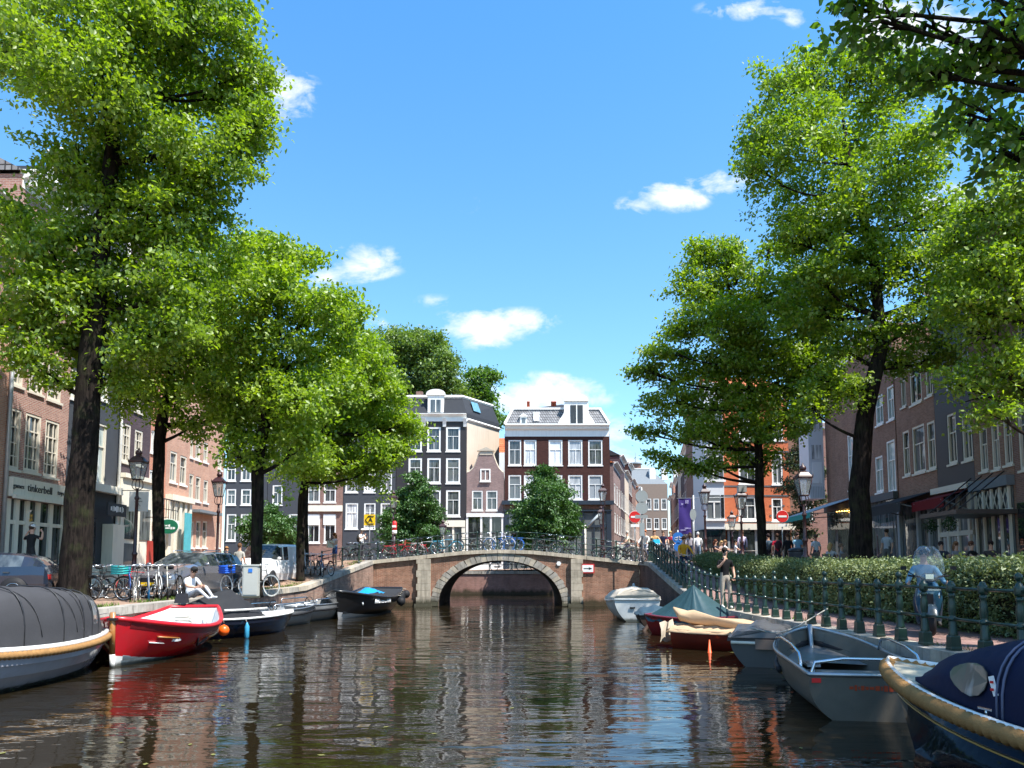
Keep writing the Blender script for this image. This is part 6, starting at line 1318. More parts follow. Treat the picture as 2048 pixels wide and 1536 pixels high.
# purple banner
YBn = 47; bo = thing('street_banner', 'tall purple banner with pale lettering hung over the far street', 'banner', (PX(1372, YBn), YBn, PZ(1068, YBn))); wv = (PX(1385, YBn)-PX(1360, YBn))/2; hh = PZ(997, YBn)-PZ(1068, YBn)
q = MB(); q.grid([[Vector((-wv+2*wv*i/6, .03*math.sin(i+j*.8), hh*j/8)) for i in range(7)] for j in range(9)]); q.build('cloth', mat('purple_cloth', (.045, .028, .17), .7, var=.1), bo)
M_lil = mat('banner_print', (.45, .42, .65), .6); marks(bo, M_lil, wv*.1, wv*.6, -.06, hh*.93, .13, seed=11); marks(bo, M_lil, wv*.1, wv*.6, -.06, hh*.88, .13, seed=12); marks(bo, M_lil, -wv*.6, -wv*.3, -.06, hh*.84, .13, seed=13); marks(bo, M_lil, -wv*.1, wv*.85, -.06, hh*.16, .1, seed=14); marks(bo, M_lil, -wv*.8, wv*.1, -.06, hh*.11, .08, seed=15); q = MB(); q.tube([(-wv-.1, 0, hh), (wv+3.2, 0, hh+.1)], .02, 5); q.build('banner_rod', M_steel, bo); q = MB(); q.tube([(wv+.15, 0, PZ(1137, YBn)-PZ(1068, YBn)-.6), (wv+.15, 0, hh+.2)], .05, 6); q.build('mast', M_steel, bo)
# shop signs of the left row
YS = 32.8; o = thing('oval_sign', 'green oval shop sign on a bracket beyond the big trunk', 'sign', (-16.6, lp(300)*1.0-1.0, PZ(1053, lp(300)-1.0))); disc(o, 'plate', 0, .48, mat('sign_green', (.01, .14, .07), .4), 0, .04); disc(o, 'rim', 0, .52, M_swh, .02, .03); q = MB(); q.tube([(-1.2, 0, .45), (0, 0, .45)], .02, 5); q.build('bracket', M_black, o)
for c_ in o.children if False else [x_ for x_ in bpy.data.objects if x_.parent == o and x_.name.split('.')[0] in ('plate', 'rim')]: c_.scale = (1, 1, .72)
marks(o, M_swh, -.36, .1, -.025, .04, .13, seed=21); marks(o, M_swh, -.12, .34, -.025, -.08, .12, seed=22)
o = thing('hanging_sign', 'square white hanging sign left of the nearest left lamp', 'sign', (-17.2, lp(228), PZ(1003, lp(228)))); q = MB(); q.bx(-.1, .75, -.03, .03, -.45, .45); q.build('plate', M_swh, o); q = MB(); q.tube([(-.8, 0, .5), (.8, 0, .5)], .02, 5); q.build('bracket', M_black, o); q = MB(); q.tube([(.32, -.04, -.2), (.32, -.04, .15)], .012, 4); q.tube([(.2, -.04, .12), (.32, -.04, .2), (.44, -.04, .12)], .012, 4); q.tube([(.15, -.04, -.02), (.5, -.04, 0)], .01, 4); q.tube([(.22, -.04, -.22), (.32, -.04, -.08), (.42, -.04, -.22)], .01, 4); q.build('tree_mark', M_ink, o)
# utility cabinet and bins
o = thing('utility_cabinet', 'pale grey utility cabinet beside the white tyred bicycle', 'cabinet', (PX(503, 24.6), 24.6, 1.13), R(8)); q = MB(); q.bx(-.24, .24, -.15, .15, .06, 1.0); q.build('body', mat('cabinet_grey', (.42, .42, .38), .6, var=.1, dirt=.15), o); q = MB(); q.bx(-.27, .27, -.18, .18, 1.0, 1.05); q.build('lid', MATS['cabinet_grey'], o); q = MB(); q.bx(-.21, .21, -.165, -.153, .1, .96); q.build('door', MATS['cabinet_grey'], o); q = MB(); q.bx(-.06, .06, -.18, -.167, .8, .92); q.build('sticker', M_sblue, o); q = MB(); q.bx(-.26, .26, -.17, .17, 0, .06); q.build('plinth', M_stone, o)
o = thing('litter_bin', 'round dark litter bin behind the hedge by the nearest right lamp', 'bin', (PX(1596, 33), 33, 1.75)); q = MB(); q.lathe([(.33, 0), (.36, .1), (.38, .95), (.4, 1.0)], 16); q.build('body', mat('bin_grey', (.06, .06, .07), .4), o); q = MB(); q.lathe([(.41, 1.0), (.38, 1.1), (.2, 1.18), (.001, 1.2)], 16); q.build('lid', M_black, o)
# ------------------------------------------------------------------ vehicles
def car(name, label, loc, rz, st, paint, glass_rng, W2, wheels, wr=.33, cat='car', roofrails=False, lights=True, plate=M_syel, pill=()):
    o = thing(name, label, cat, loc, rz); rows = []; q = MB()
    st2 = []
    for a, b_ in zip(st, st[1:]):
        n = 3
        for k in range(n): st2.append([lerp(u_, v_, k/n) for u_, v_ in zip(a, b_)])
    st2.append(list(st[-1]))
    def sec(s): x, zl, zb_, zr, wb, wr_ = s; return [(x, wb*.9, zl), (x, wb*.99, lerp(zl, zb_, .35)), (x, wb, lerp(zl, zb_, .68)), (x, wb*.95, zb_), (x, lerp(wb*.95, wr_, .9), lerp(zb_, zr, .86)), (x, wr_*.86, zr), (x, wr_*.4, zr+.015), (x, 0, zr+.02)]
    S = [sec(s) for s in st2]; g = [(a, b_) for a, b_ in glass_rng]
    gb = MB()
    for i in range(len(S)-1):
        xm = (st2[i][0]+st2[i+1][0])/2
        for sgn in (-1, 1):
            for j in range(7):
                a, b_, c, d = S[i][j], S[i+1][j], S[i+1][j+1], S[i][j+1]; f = [(p[0], p[1]*sgn, p[2]) for p in (a, b_, c, d)]
                isg = (j == 3 and any(lo < xm < hi and kind == 's' for lo, hi, kind in W2)) or (j in (4, 5, 6) and any(lo < xm < hi and kind == 'w' for lo, hi, kind in W2))
                (gb if isg else q).add(f, [(0, 1, 2, 3) if sgn < 0 else (3, 2, 1, 0)], 0, True)
    for s in (S[0], S[-1]): e = [(p[0], -p[1], p[2]) for p in s]+[(p[0], p[1], p[2]) for p in reversed(s[:-1])]; q.add(e, [tuple(range(len(e)))])
    q.build('body', paint, o); gb.build('glazing', M_cargl, o)
    for x in pill:
        z0_, z1_ = interp(-x, [(-s[0], s[2]) for s in st]), interp(-x, [(-s[0], s[3]) for s in st]); wb_ = interp(-x, [(-s[0], s[4]) for s in st])*.95; wr_ = interp(-x, [(-s[0], s[5]) for s in st])
        for sgn in (-1, 1): p_ = MB(); p_.tube([(x, sgn*(wb_+.006), z0_), (x-.03, sgn*(lerp(wb_, wr_, .9)+.006), lerp(z0_, z1_, .86))], .035, 4); p_.build('pillar', paint, o)
    for x in wheels:
        for sgn in (-1, 1):
            y_ = sgn*(st[3][4]-.07); w_ = MB(); w_.lathe([(wr*1.14, -.01), (wr*1.14, .01)], 20, (x, sgn*(st[3][4]*.985), wr), axis='y'); w_.build('wheel_arch', M_rubber, o)
            w_ = MB(); w_.lathe([(wr*.6, -.1), (wr*.96, -.1), (wr, -.06), (wr, .06), (wr*.96, .1), (wr*.6, .1)], 22, (x, y_, wr), axis='y'); t_ = w_.build('wheel', M_rubber, o)
            w_ = MB(); w_.lathe([(wr*.62, sgn*.095), (wr*.62, sgn*.11), (wr*.55, sgn*.08), (wr*.1, sgn*.1), (.001, sgn*.1)], 18, (x, y_, wr), axis='y', cap=False); w_.build('rim', M_chrome, t_)
    f0 = st[0]; x = f0[0]
    if lights:
        for sgn in (-1, 1): p_ = MB(); p_.sphere((st[1][0]+.02, sgn*st[1][4]*.74, lerp(st[1][1], st[1][2], .78)), .14, 10, 6, sc=(.7, 1.2, .5)); p_.build('headlight', M_chrome, o)
    p_ = MB(); p_.box((x+.01, 0, lerp(f0[1], f0[2], .75)), (.05, f0[4]*1.1, .12)); p_.build('grille', M_rubber, o); p_ = MB(); p_.box((x+.03, 0, f0[1]+.06), (.02, .5, .11)); p_.build('number_plate', plate, o); p_ = MB(); p_.box((x-.02, 0, f0[1]-.03), (.12, f0[4]*1.7, .12)); p_.build('bumper', M_rubber, o)
    for sgn in (-1, 1): p_ = MB(); p_.sphere((st[3][0]-.25, sgn*(st[3][4]+.1), st[3][2]+.06), .1, 8, 6, sc=(.6, 1, .7)); p_.build('mirror', paint, o)
    r_ = st[-1]
    for sgn in (-1, 1): p_ = MB(); p_.box((r_[0]+.06, sgn*r_[4]*.85, lerp(r_[1], r_[2], .9)), (.16, .2, .14)); p_.build('tail_light', mat('tail_red', (.3, .01, .01), .2), o)
    if roofrails:
        for sgn in (-1, 1): p_ = MB(); p_.tube([(.1, sgn*.56, 1.44), (0, sgn*.56, 1.5), (-1.7, sgn*.54, 1.49), (-1.8, sgn*.54, 1.42)], .015, 5); p_.build('roof_rail', M_chrome, o)
    for x in [s_[0] for s_ in st[4:6]]:
        for sgn in (-1, 1): p_ = MB(); p_.box((x-.5, sgn*(st[4][4]+.005), st[4][2]-.12), (.16, .03, .03)); p_.build('door_handle', paint, o)
    return o
M_cargl = glassmat('car_glass', (.02, .026, .03), .02, 1.0, .25)
est = [(2.37,.34,.60,.66,.66,.5),(2.24,.24,.70,.78,.86,.62),(1.5,.22,.90,.97,.92,.68),(.95,.22,.96,1.03,.93,.70),(.2,.22,.97,1.40,.93,.66),(-.6,.22,.98,1.46,.93,.66),(-1.6,.22,1.0,1.44,.92,.64),(-2.05,.22,1.01,1.38,.90,.62),(-2.32,.25,.98,1.04,.87,.66),(-2.42,.35,.75,.8,.80,.6)]
car('parked_car', 'grey estate car parked facing the water with yellow number plate', (-10.95, 26.4, zleft(26.4)), R(-98), est, mat('car_grey', (.24, .235, .25), .22, .6, var=.04, coat=.8), [], [(-2.05, .85, 's'), (.2, .95, 'w'), (-2.32, -2.05, 'w')], (1.42, -1.45), roofrails=True, pill=(-.35, -1.3))
hat = [(2.12,.34,.60,.66,.66,.5),(2.0,.24,.70,.78,.86,.62),(1.3,.22,.90,.95,.90,.68),(.85,.22,.94,1.0,.91,.70),(.1,.22,.96,1.37,.91,.64),(-.6,.22,.98,1.42,.91,.63),(-1.3,.22,1.0,1.38,.89,.6),(-1.75,.22,1.02,1.28,.86,.58),(-2.05,.25,.98,1.04,.83,.62),(-2.14,.35,.75,.8,.76,.6)]
car('parked_car', 'dark blue hatchback parked side on before the toy shop', (-15.75, 22.9, 1.1), R(193), hat, mat('car_navy', (.018, .026, .045), .2, .3, var=.04, coat=.9), [], [(-1.45, .75, 's'), (.1, .85, 'w'), (-2.05, -1.75, 'w')], (1.3, -1.3), pill=(-.3,))
van = [(2.2,.34,.66,.72,.72,.6),(2.05,.24,.82,.90,.88,.66),(1.5,.22,1.05,1.12,.92,.72),(1.3,.22,1.12,1.18,.92,.74),(.55,.22,1.12,1.76,.92,.78),(-.2,.22,1.12,1.84,.92,.8),(-1.2,.22,1.12,1.85,.92,.8),(-2.0,.22,1.12,1.84,.92,.8),(-2.14,.25,1.1,1.78,.90,.78),(-2.2,.35,.9,1.6,.88,.74)]
car('parked_van', 'white delivery van parked on the left ramp facing the camera', (-11.15, 35.6, zleft(34.6)-.05), R(-99), van, mat('van_white', (.75, .76, .77), .3, var=.04, coat=.5), [], [(-.25, 1.2, 's'), (.55, 1.3, 'w')], (1.4, -1.35), wr=.31, cat='van', pill=(.35,))
# ------------------------------------------------------------------ bicycles
def ring(mb, c, R_, r, n=20, m=5, ax='y'):
    mb.tube([(c[0]+R_*math.cos(2*PI*k/n), c[1], c[2]+R_*math.sin(2*PI*k/n)) for k in range(n)], r, m, closed=True)
BIKE = {}
def bike(label, loc, rz, fc=(.02, .02, .022), tyre=(.02, .02, .02), crate=None, lean=.06, group='parked bicycles', full=True):
    key = 'x'
    if not BIKE:
        R_ = .335; wb = .54
        q = MB(); ring(q, (0, 0, 0), R_, .022); BIKE['tyre'] = q
        q = MB(); ring(q, (0, 0, 0), R_-.025, .01, 20, 4)
        for k in range(12): a = 2*PI*k/12; q.tube([(0, .02*(-1)**k, 0), ((R_-.03)*math.cos(a), 0, (R_-.03)*math.sin(a))], .0035, 3, cap=False)
        q.tube([(0, -.05, 0), (0, .05, 0)], .025, 6); BIKE['rim'] = q.mesh('rim', M_chrome)
        q = MB(); bb = (-.1, 0, .28); hd = (.34, 0, .82); st = (-.24, 0, .78); rw = (-wb, 0, R_); fw = (wb, 0, R_)
        for a, b_, r in ((bb, st, .016), (bb, (.38, 0, .62), .017), (st, hd, .014), (hd, (.40, 0, .58), .018), ((.40, 0, .58), fw, .014), (bb, rw, .011), (st, rw, .010), (st, (-.27, 0, .9), .013), (hd, (.31, 0, .98), .013)): q.tube([a, b_], r, 5)
        for w in (rw, fw): q.tube([(w[0]+.37*math.cos(a*PI/10), 0, w[2]+.37*math.sin(a*PI/10)) for a in (range(1, 11) if w is rw else range(0, 9))], .016, 4)
        q.tube([(-.85, .06, .72), (-.25, .06, .72)], .01, 4); q.tube([(-.85, -.06, .72), (-.25, -.06, .72)], .01, 4); q.tube([(-.8, 0, .72), (-.6, .05, .35)], .008, 4); BIKE['frame'] = q
        q = MB(); q.tube(smooth([(.12, -.28, 1.0), (.3, -.24, 1.04), (.33, 0, 1.0), (.3, .24, 1.04), (.12, .28, 1.0)], 1), .012, 5); q.tube([(.02, -.28, .99), (.14, -.28, 1.0)], .018, 5); q.tube([(.02, .28, .99), (.14, .28, 1.0)], .018, 5); BIKE['handlebar'] = q.mesh('handlebar', M_chrome)
        q = MB(); q.sphere((-.3, 0, .95), .13, 8, 5, sc=(1, .75, .35)); BIKE['saddle'] = q.mesh('saddle', M_rubber)
        q = MB(); q.tube([(-.1, -.12, .12), (-.1, -.07, .28), (-.1, .07, .28), (-.1, .12, .44)], .01, 4); q.box((-.1, -.15, .12), (.09, .08, .02)); q.box((-.1, .15, .44), (.09, .08, .02)); BIKE['pedals'] = q.mesh('pedals', M_steel)
        q = MB(); q.bx(-.52, -.06, .04, .055, .25, .36); BIKE['chain_guard'] = q.mesh('chain_guard', M_rubber)
        q = MB(); q.tube([(-.15, 0, .3), (-.2, -.16, .01)], .01, 4); BIKE['kickstand'] = q.mesh('kickstand', M_steel)
    fk = 'f%.2f%.2f%.2f' % fc; tk = 't%.2f%.2f%.2f' % tyre
    if fk not in BIKE: BIKE[fk] = BIKE['frame'].mesh('frame', mat('bike_'+fk[1:], fc, .3, var=.1, coat=.4))
    if tk not in BIKE: BIKE[tk] = BIKE['tyre'].mesh('tyre', mat('tyre_'+tk[1:], tyre, .7, var=.1))
    o = thing('bicycle', label, 'bicycle', loc, rz, group); o.rotation_euler = (lean, 0, rz)
    for x in (-.54, .54): w = obj('wheel', BIKE[tk], o, (x, 0, .335)); obj('rim', BIKE['rim'], w)
    obj('frame', BIKE[fk], o)
    for k in ('handlebar', 'saddle', 'pedals', 'chain_guard')+(('kickstand',) if full else ()): obj(k, BIKE[k], o)
    if crate:
        q = MB(); c, x0, z0_ = crate; 
        for zz in (0, .07, .14, .21): 
            q.tube([(x0-.2, -.17, z0_+zz), (x0+.2, -.17, z0_+zz), (x0+.2, .17, z0_+zz), (x0-.2, .17, z0_+zz), (x0-.2, -.17, z0_+zz)], .02, 4)
        q.bx(x0-.2, x0+.2, -.17, .17, z0_-.02, z0_+.0); q.bx(x0-.19, x0+.19, -.165, -.155, z0_, z0_+.24); q.bx(x0-.19, x0+.19, .155, .165, z0_, z0_+.24); q.bx(x0-.195, x0-.185, -.16, .16, z0_, z0_+.24); q.bx(x0+.185, x0+.195, -.16, .16, z0_, z0_+.24)
        q.build('crate', mat('crate_%.2f%.2f' % c[:2], c, .5, var=.05), o)
    return o
Gq = 'bicycles parked along the left quay'
zq = zleft(23)
def bp(px, Y): return (PX(px, Y), Y, zleft(Y)+.01)
bike('black bicycle nearest the big tree trunk on the left quay', bp(182, 23.6), R(20), group=Gq)
bike('black transport bicycle carrying a teal crate', bp(218, 22.9), R(-12), crate=((.02, .30, .30), .45, .78), group=Gq)
bike('black bicycle leaning behind the teal crate', bp(236, 24.2), R(200), group=Gq)
bike('dark blue bicycle turned towards the water', bp(262, 22.8), R(-62), (.02, .06, .22), group=Gq)
bike('bicycle with pale tyres in the left quay row', bp(277, 22.6), R(-70), (.05, .05, .06), (.5, .48, .42), group=Gq)
bike('red framed bicycle in the left quay row', bp(283, 24.0), R(-110), (.4, .02, .02), group=Gq)
bike('bicycle with bright blue tyres on the left quay', bp(300, 22.9), R(-64), (.3, .3, .3), (.02, .14, .3), group=Gq)
bike('silver bicycle under the leaning elm', bp(318, 23.4), R(-58), (.5, .5, .48), group=Gq)
bike('pale cream bicycle before the grey estate car', bp(338, 23.6), R(-66), (.55, .52, .42), group=Gq)
bike('dark bicycle with thin wheels beside the seated man', bp(352, 24.3), R(-50), group=Gq)
bike('bicycle with white tyres and blue crate behind the estate car', bp(474, 25.2), R(-38), (.06, .06, .07), (.75, .74, .7), crate=((.01, .10, .55), -.5, .76), group=Gq)
bike('white tyred bicycle right of the utility cabinet', bp(519, 25.6), R(-25), (.05, .05, .05), (.7, .7, .66), group=Gq)
for i, (px_, Y_, rz_, c, l) in enumerate(((612, 37.2, -60, (.03, .03, .03), 'dark bicycle at the left end of the ramp rack'), (622, 36.8, -75, (.2, .2, .22), 'grey bicycle second in the ramp rack'), (632, 37.0, -62, (.02, .02, .02), 'black bicycle in the middle of the ramp rack'), (643, 36.6, -70, (.05, .12, .25), 'blue bicycle in the ramp rack'), (652, 36.9, -50, (.3, .05, .03), 'rusty red bicycle at the right end of the ramp rack'))):
    bike(l, bp(px_, Y_), R(rz_), c, group='bicycles in the rack on the ramp')
Gb = 'bicycles leaning on the bridge railing'
def bb_(px, y=43.05): x = PX(px, y); return (x, y, zbr(x)-.05)
for px_, rz_, c, t_, l in ((700, 60, (.03, .03, .03), (.02,)*3, 'dark bicycle at the ramp end of the bridge railing'), (712, 75, (.06, .1, .09), (.02,)*3, 'greenish bicycle turned end on beside the white capped man'), (728, 40, (.02,)*3, (.02,)*3, 'black bicycle right of the white capped man'),
    (748, 8, (.02,)*3, (.02,)*3, 'black bicycle under the yellow detour sign'), (768, 176, (.05, .05, .05), (.02,)*3, 'dark bicycle left of the red bicycles'), (797, 4, (.45, .01, .02), (.02,)*3, 'red bicycle by the red and white bollard sign'), (822, 182, (.5, .01, .02), (.02,)*3, 'second red bicycle on the bridge nearer its crown'),
    (852, 3, (.5, .5, .48), (.02,)*3, 'silver bicycle between the red and the light blue one'), (893, 2, (.06, .32, .48), (.05, .12, .16), 'light blue bicycle on the bridge'), (935, 177, (.02,)*3, (.02,)*3, 'black bicycle with a full basket on the bridge crown'), (972, 5, (.12, .12, .13), (.02,)*3, 'grey bicycle on the bridge crown'),
    (998, 0, (.7, .7, .72), (.02, .12, .35), 'white bicycle with blue tyres on the bridge'), (1016, 182, (.02, .12, .5), (.02, .12, .4), 'deep blue bicycle right of the white one'), (1096, 3, (.03, .03, .03), (.02,)*3, 'dark bicycle before the bushy cafe tree'), (1130, 178, (.1, .1, .1), (.02,)*3, 'grey bicycle right of the bushy cafe tree'),
    (1215, 5, (.02,)*3, (.02,)*3, 'black bicycle under the bridge lamp on the right'), (1245, 178, (.04, .05, .05), (.02,)*3, 'dark bicycle near the right end of the bridge'), (1262, 4, (.02,)*3, (.02,)*3, 'black bicycle behind the no entry sign pole')):
    bike(l, bb_(px_), R(rz_), c, t_, lean=R(4), group=Gb, full=False)
for px_, c, l in ((1092, (.03, .03, .03), 'left'), (1012, (.4, .4, .4), 'middle'), (1065, (.1, .3, .1), 'right')):
    bike('far bank bicycle seen through the arch, %s of three' % l, (PX(px_ -10, 62.4), 62.4, 1.87), R(5), c, lean=R(4), group='bicycles on the far bank', full=False)
# ------------------------------------------------------------------ people
def person(label, loc, rz, pose='stand', shirt=(.7, .7, .7), legs=(.03, .04, .08), skin=M_skin, hair=(.05, .03, .02), h=1.75, hat=None, bag=None, sleeves='short', shorts=False, shoe=(.05, .05, .05), long_hair=False, glasses=False, group=None, name='person', seat=.45):
    k = h/1.75
    J = dict(pel=(0, 0, .96), sp=(0, .01, 1.16), ch=(0, .0, 1.36), nk=(0, .0, 1.50), hb=(0, -.015, 1.585), hd=(0, -.02, 1.68),
             sL=(.18, 0, 1.42), eL=(.24, .03, 1.15), wL=(.25, -.06, .91), hL=(.25, -.09, .83), pL=(.1, 0, .92), kL=(.11, -.02, .5), aL=(.11, .02, .09), tL=(.13, -.16, .04))
    for n in ('s', 'e', 'w', 'h', 'p', 'k', 'a', 't'): a = J[n+'L']; J[n+'R'] = (-a[0], a[1], a[2])
    def shift(d, names): 
        for n in names: J[n] = tuple(a+b for a, b in zip(J[n], d))
    U = ['pel', 'sp', 'ch', 'nk', 'hb', 'hd', 'sL', 'eL', 'wL', 'hL', 'pL', 'sR', 'eR', 'wR', 'hR', 'pR']
    if pose == 'walk': J.update(kL=(.1, -.22, .52), aL=(.1, -.3, .1), tL=(.1, -.46, .1), kR=(-.1, .02, .5), aR=(-.1, .3, .16), tR=(-.1, .18, .05), eL=(.24, .12, 1.17), wL=(.25, .1, .93), hL=(.25, .08, .85), eR=(-.24, -.05, 1.15), wR=(-.22, -.22, .98), hR=(-.21, -.28, .92))
    if pose in ('sit', 'ride', 'floor', 'scoot'):
        dz = {'sit': seat-.90, 'ride': .02, 'floor': .16-.96, 'scoot': .82-.96}[pose]; shift((0, 0, dz), U)
        if pose == 'sit': z = seat+.04; J.update(kL=(.14, -.46, z+.02), aL=(.14, -.44, .09), tL=(.15, -.6, .04), kR=(-.14, -.46, z+.02), aR=(-.14, -.38, .09), tR=(-.15, -.54, .04), eL=(.25, -.1, z+.35), wL=(.16, -.32, z+.28), hL=(.12, -.38, z+.3), eR=(-.25, -.1, z+.35), wR=(-.16, -.32, z+.25), hR=(-.12, -.38, z+.22))
        if pose == 'floor': J.update(kL=(.15, -.4, .42), aL=(.12, -.78, .1), tL=(.13, -.93, .12), kR=(-.12, -.45, .34), aR=(-.1, -.86, .08), tR=(-.11, -1.0, .12), eL=(.25, -.14, .42), wL=(.13, -.34, .40), hL=(.08, -.41, .42), eR=(-.25, -.14, .42), wR=(-.13, -.34, .38), hR=(-.08, -.41, .4), hd=(0, -.13, .84), hb=(0, -.07, .77), nk=(0, -.03, .7))
        if pose == 'ride': shift((0, -.06, 0), ['ch', 'nk', 'hb', 'hd', 'sL', 'sR']); J.update(kL=(.12, -.38, .78), aL=(.12, -.22, .38), tL=(.13, -.38, .34), kR=(-.12, -.32, .56), aR=(-.12, -.12, .17), tR=(-.13, -.28, .13), eL=(.28, -.22, 1.22), wL=(.27, -.44, 1.06), hL=(.27, -.52, 1.05), eR=(-.28, -.22, 1.22), wR=(-.27, -.44, 1.06), hR=(-.27, -.52, 1.05))
        if pose == 'scoot': J.update(kL=(.2, -.42, .62), aL=(.17, -.42, .22), tL=(.17, -.58, .2), kR=(-.2, -.42, .62), aR=(-.17, -.42, .22), tR=(-.17, -.58, .2), eL=(.32, -.22, .98), wL=(.33, -.48, .96), hL=(.32, -.56, .96), eR=(-.32, -.22, .98), wR=(-.33, -.48, .96), hR=(-.32, -.56, .96))
    if pose == 'phone': J.update(eR=(-.27, -.1, 1.2), wR=(-.13, -.24, 1.42), hR=(-.1, -.2, 1.52), eL=(.27, .02, 1.16), wL=(.24, -.12, .94), hL=(.19, -.14, .88), kL=(.12, -.04, .5), kR=(-.11, 0, .5))
    if pose == 'eat': J.update(eR=(-.24, -.14, 1.2), wR=(-.06, -.3, 1.36), hR=(-.02, -.3, 1.44), eL=(.24, -.12, 1.17), wL=(.1, -.32, 1.25), hL=(.05, -.36, 1.3), hd=(0, -.06, 1.66))
    if pose == 'reach': J.update(eR=(-.4, -.05, 1.3), wR=(-.34, -.12, 1.55), hR=(-.25, -.12, 1.6), eL=(.4, -.05, 1.3), wL=(.34, -.12, 1.55), hL=(.25, -.12, 1.6))
    segs = []; V = []; idx = {}; Rr = []; E = []
    rad = dict(pel=(.155, .115), sp=(.14, .10), ch=(.165, .115), nk=(.055, .058), hb=(.062, .07), hd=(.078, .098), s=(.065,)*2, e=(.046,)*2, w=(.03,)*2, h=(.042, .022), p=(.098,)*2, k=(.062,)*2, a=(.042,)*2, t=(.04, .03))
    for n, p in J.items():
        idx[n] = len(V); V.append(Vector(p)*k); r = rad.get(n) or rad[n[0]]; Rr.append((r[0]*k, r[1]*k))
    for a, b in (('pel', 'sp'), ('sp', 'ch'), ('ch', 'nk'), ('nk', 'hb'), ('hb', 'hd'), ('ch', 'sL'), ('sL', 'eL'), ('eL', 'wL'), ('wL', 'hL'), ('ch', 'sR'), ('sR', 'eR'), ('eR', 'wR'), ('wR', 'hR'), ('pel', 'pL'), ('pL', 'kL'), ('kL', 'aL'), ('aL', 'tL'), ('pel', 'pR'), ('pR', 'kR'), ('kR', 'aR'), ('aR', 'tR')): E.append((idx[a], idx[b]))
    for sd_ in 'LR':                             # fingers and thumb
        hd_ = V[idx['h'+sd_]]; dr = (hd_-V[idx['w'+sd_]]).normalized(); side = dr.cross(Vector((0, 1, 0) if abs(dr.y) < .8 else (1, 0, 0))).normalized()
        for f_ in range(5):
            th = f_ == 4; o_ = (f_-1.5)*.019; L_ = (.062, .07, .066, .05, .045)[f_]
            b_ = hd_+side*(o_ if not th else .035)-dr*(.0 if not th else .035); m_ = b_+dr*L_*.55+(side*.03 if th else side*o_*.3); t_ = m_+dr*L_*.4+Vector((0, -.018, -.005))
            i0 = idx['h'+sd_]; V += [m_*1, t_*1]; Rr += [(.0095,)*2, (.007,)*2]; E += [(i0, len(V)-2), (len(V)-2, len(V)-1)]
    me = bpy.data.meshes.new('skel'); me.from_pydata([tuple(v) for v in V], E, []); o = bpy.data.objects.new('skel', me); COL.objects.link(o)
    md = o.modifiers.new('s', 'SKIN'); md.use_smooth_shade = True; md.branch_smoothing = .6
    for i, sv in enumerate(me.skin_vertices[0].data): sv.radius = Rr[i]; sv.use_root = (i == 0)
    s2 = o.modifiers.new('d', 'SUBSURF'); s2.levels = 1; s2.render_levels = 1
    dg = bpy.context.evaluated_depsgraph_get(); bm_ = bpy.data.meshes.new_from_object(o.evaluated_get(dg), depsgraph=dg); bpy.data.objects.remove(o); bm_.name = 'body'
    n = len(bm_.polygons); c = np.empty(n*3); bm_.polygons.foreach_get('center', c); c = c.reshape(-1, 3)
    SEG = [('pel', 'sp', 1), ('sp', 'ch', 1), ('ch', 'nk', 1), ('nk', 'hb', 0), ('hb', 'hd', 0), ('ch', 'sL', 1), ('sL', 'eL', 1 if sleeves != 'none' else 0), ('eL', 'wL', 1 if sleeves == 'long' else 0), ('wL', 'hL', 0), ('ch', 'sR', 1), ('sR', 'eR', 1 if sleeves != 'none' else 0), ('eR', 'wR', 1 if sleeves == 'long' else 0), ('wR', 'hR', 0),
           ('pel', 'pL', 2), ('pL', 'kL', 2), ('kL', 'aL', 0 if shorts else 2), ('aL', 'tL', 3), ('pel', 'pR', 2), ('pR', 'kR', 2), ('kR', 'aR', 0 if shorts else 2), ('aR', 'tR', 3)]
    best = np.full(n, 1e9); mi = np.zeros(n, dtype=np.int32)
    for a, b, m_ in SEG:
        A = np.array(V[idx[a]]); B = np.array(V[idx[b]]); ab = B-A; t = np.clip(((c-A)@ab)/(ab@ab), 0, 1); d = np.linalg.norm(c-(A+t[:, None]*ab), axis=1)
        mm = np.full(n, m_)
        if a == 'ch' and b == 'nk': mm = np.where(t > .75, 0, 1)
        if a == 'pel' and b == 'sp': mm = np.where(t < .1, 2, 1)
        if shorts and a[0] == 'p' and b[0] == 'k': mm = np.where(t > .5, 0, 2)
        if a in ('sL', 'sR') and sleeves == 'short': mm = np.where(t > .75, 0, 1)
        up = d < best-1e-6; best[up] = d[up]; mi[up] = mm[up]
    bm_.materials.clear()
    ck = lambda pr, col: mat('%s_%.2f_%.2f_%.2f' % ((pr,)+tuple(col)), col, .8, var=.12, vs=6, bump=.2, bs=18)
    for m_ in (skin, ck('cloth', shirt), ck('cloth', legs), ck('shoe', shoe)): bm_.materials.append(m_)
    bm_.polygons.foreach_set('material_index', mi); bm_.polygons.foreach_set('use_smooth', [True]*n); bm_.update()
    r = thing(name, label, 'person', loc, rz, group); obj('body', bm_, r)
    H = V[idx['hd']]+Vector((0, 0, .01)); q = MB()
    if hair:
        q.sphere(H+Vector((0, .022, .025))*k, .106*k, 14, 9, sc=(.86, .98, 1.02)); q.v = [v for v in q.v]
        # keep the face free: drop faces in the lower front
        keep = [i for i, f in enumerate(q.f) if (lambda cc: not (cc.y < H.y-.035*k and cc.z < H.z+.05*k) and cc.z > H.z-(.22 if long_hair else .05)*k)(sum((Vector(q.v[j]) for j in f), Vector())/len(f))]
        q.f = [q.f[i] for i in keep]; q.mi = [0]*len(keep); q.sm = [True]*len(keep)
        if long_hair: q.tube([H+Vector((0, .06, 0)), H+Vector((0, .09, -.12)), H+Vector((0, .1, -.26))], [.09, .085, .04], 8)
        q.build('hair', ck('hair', hair), r)
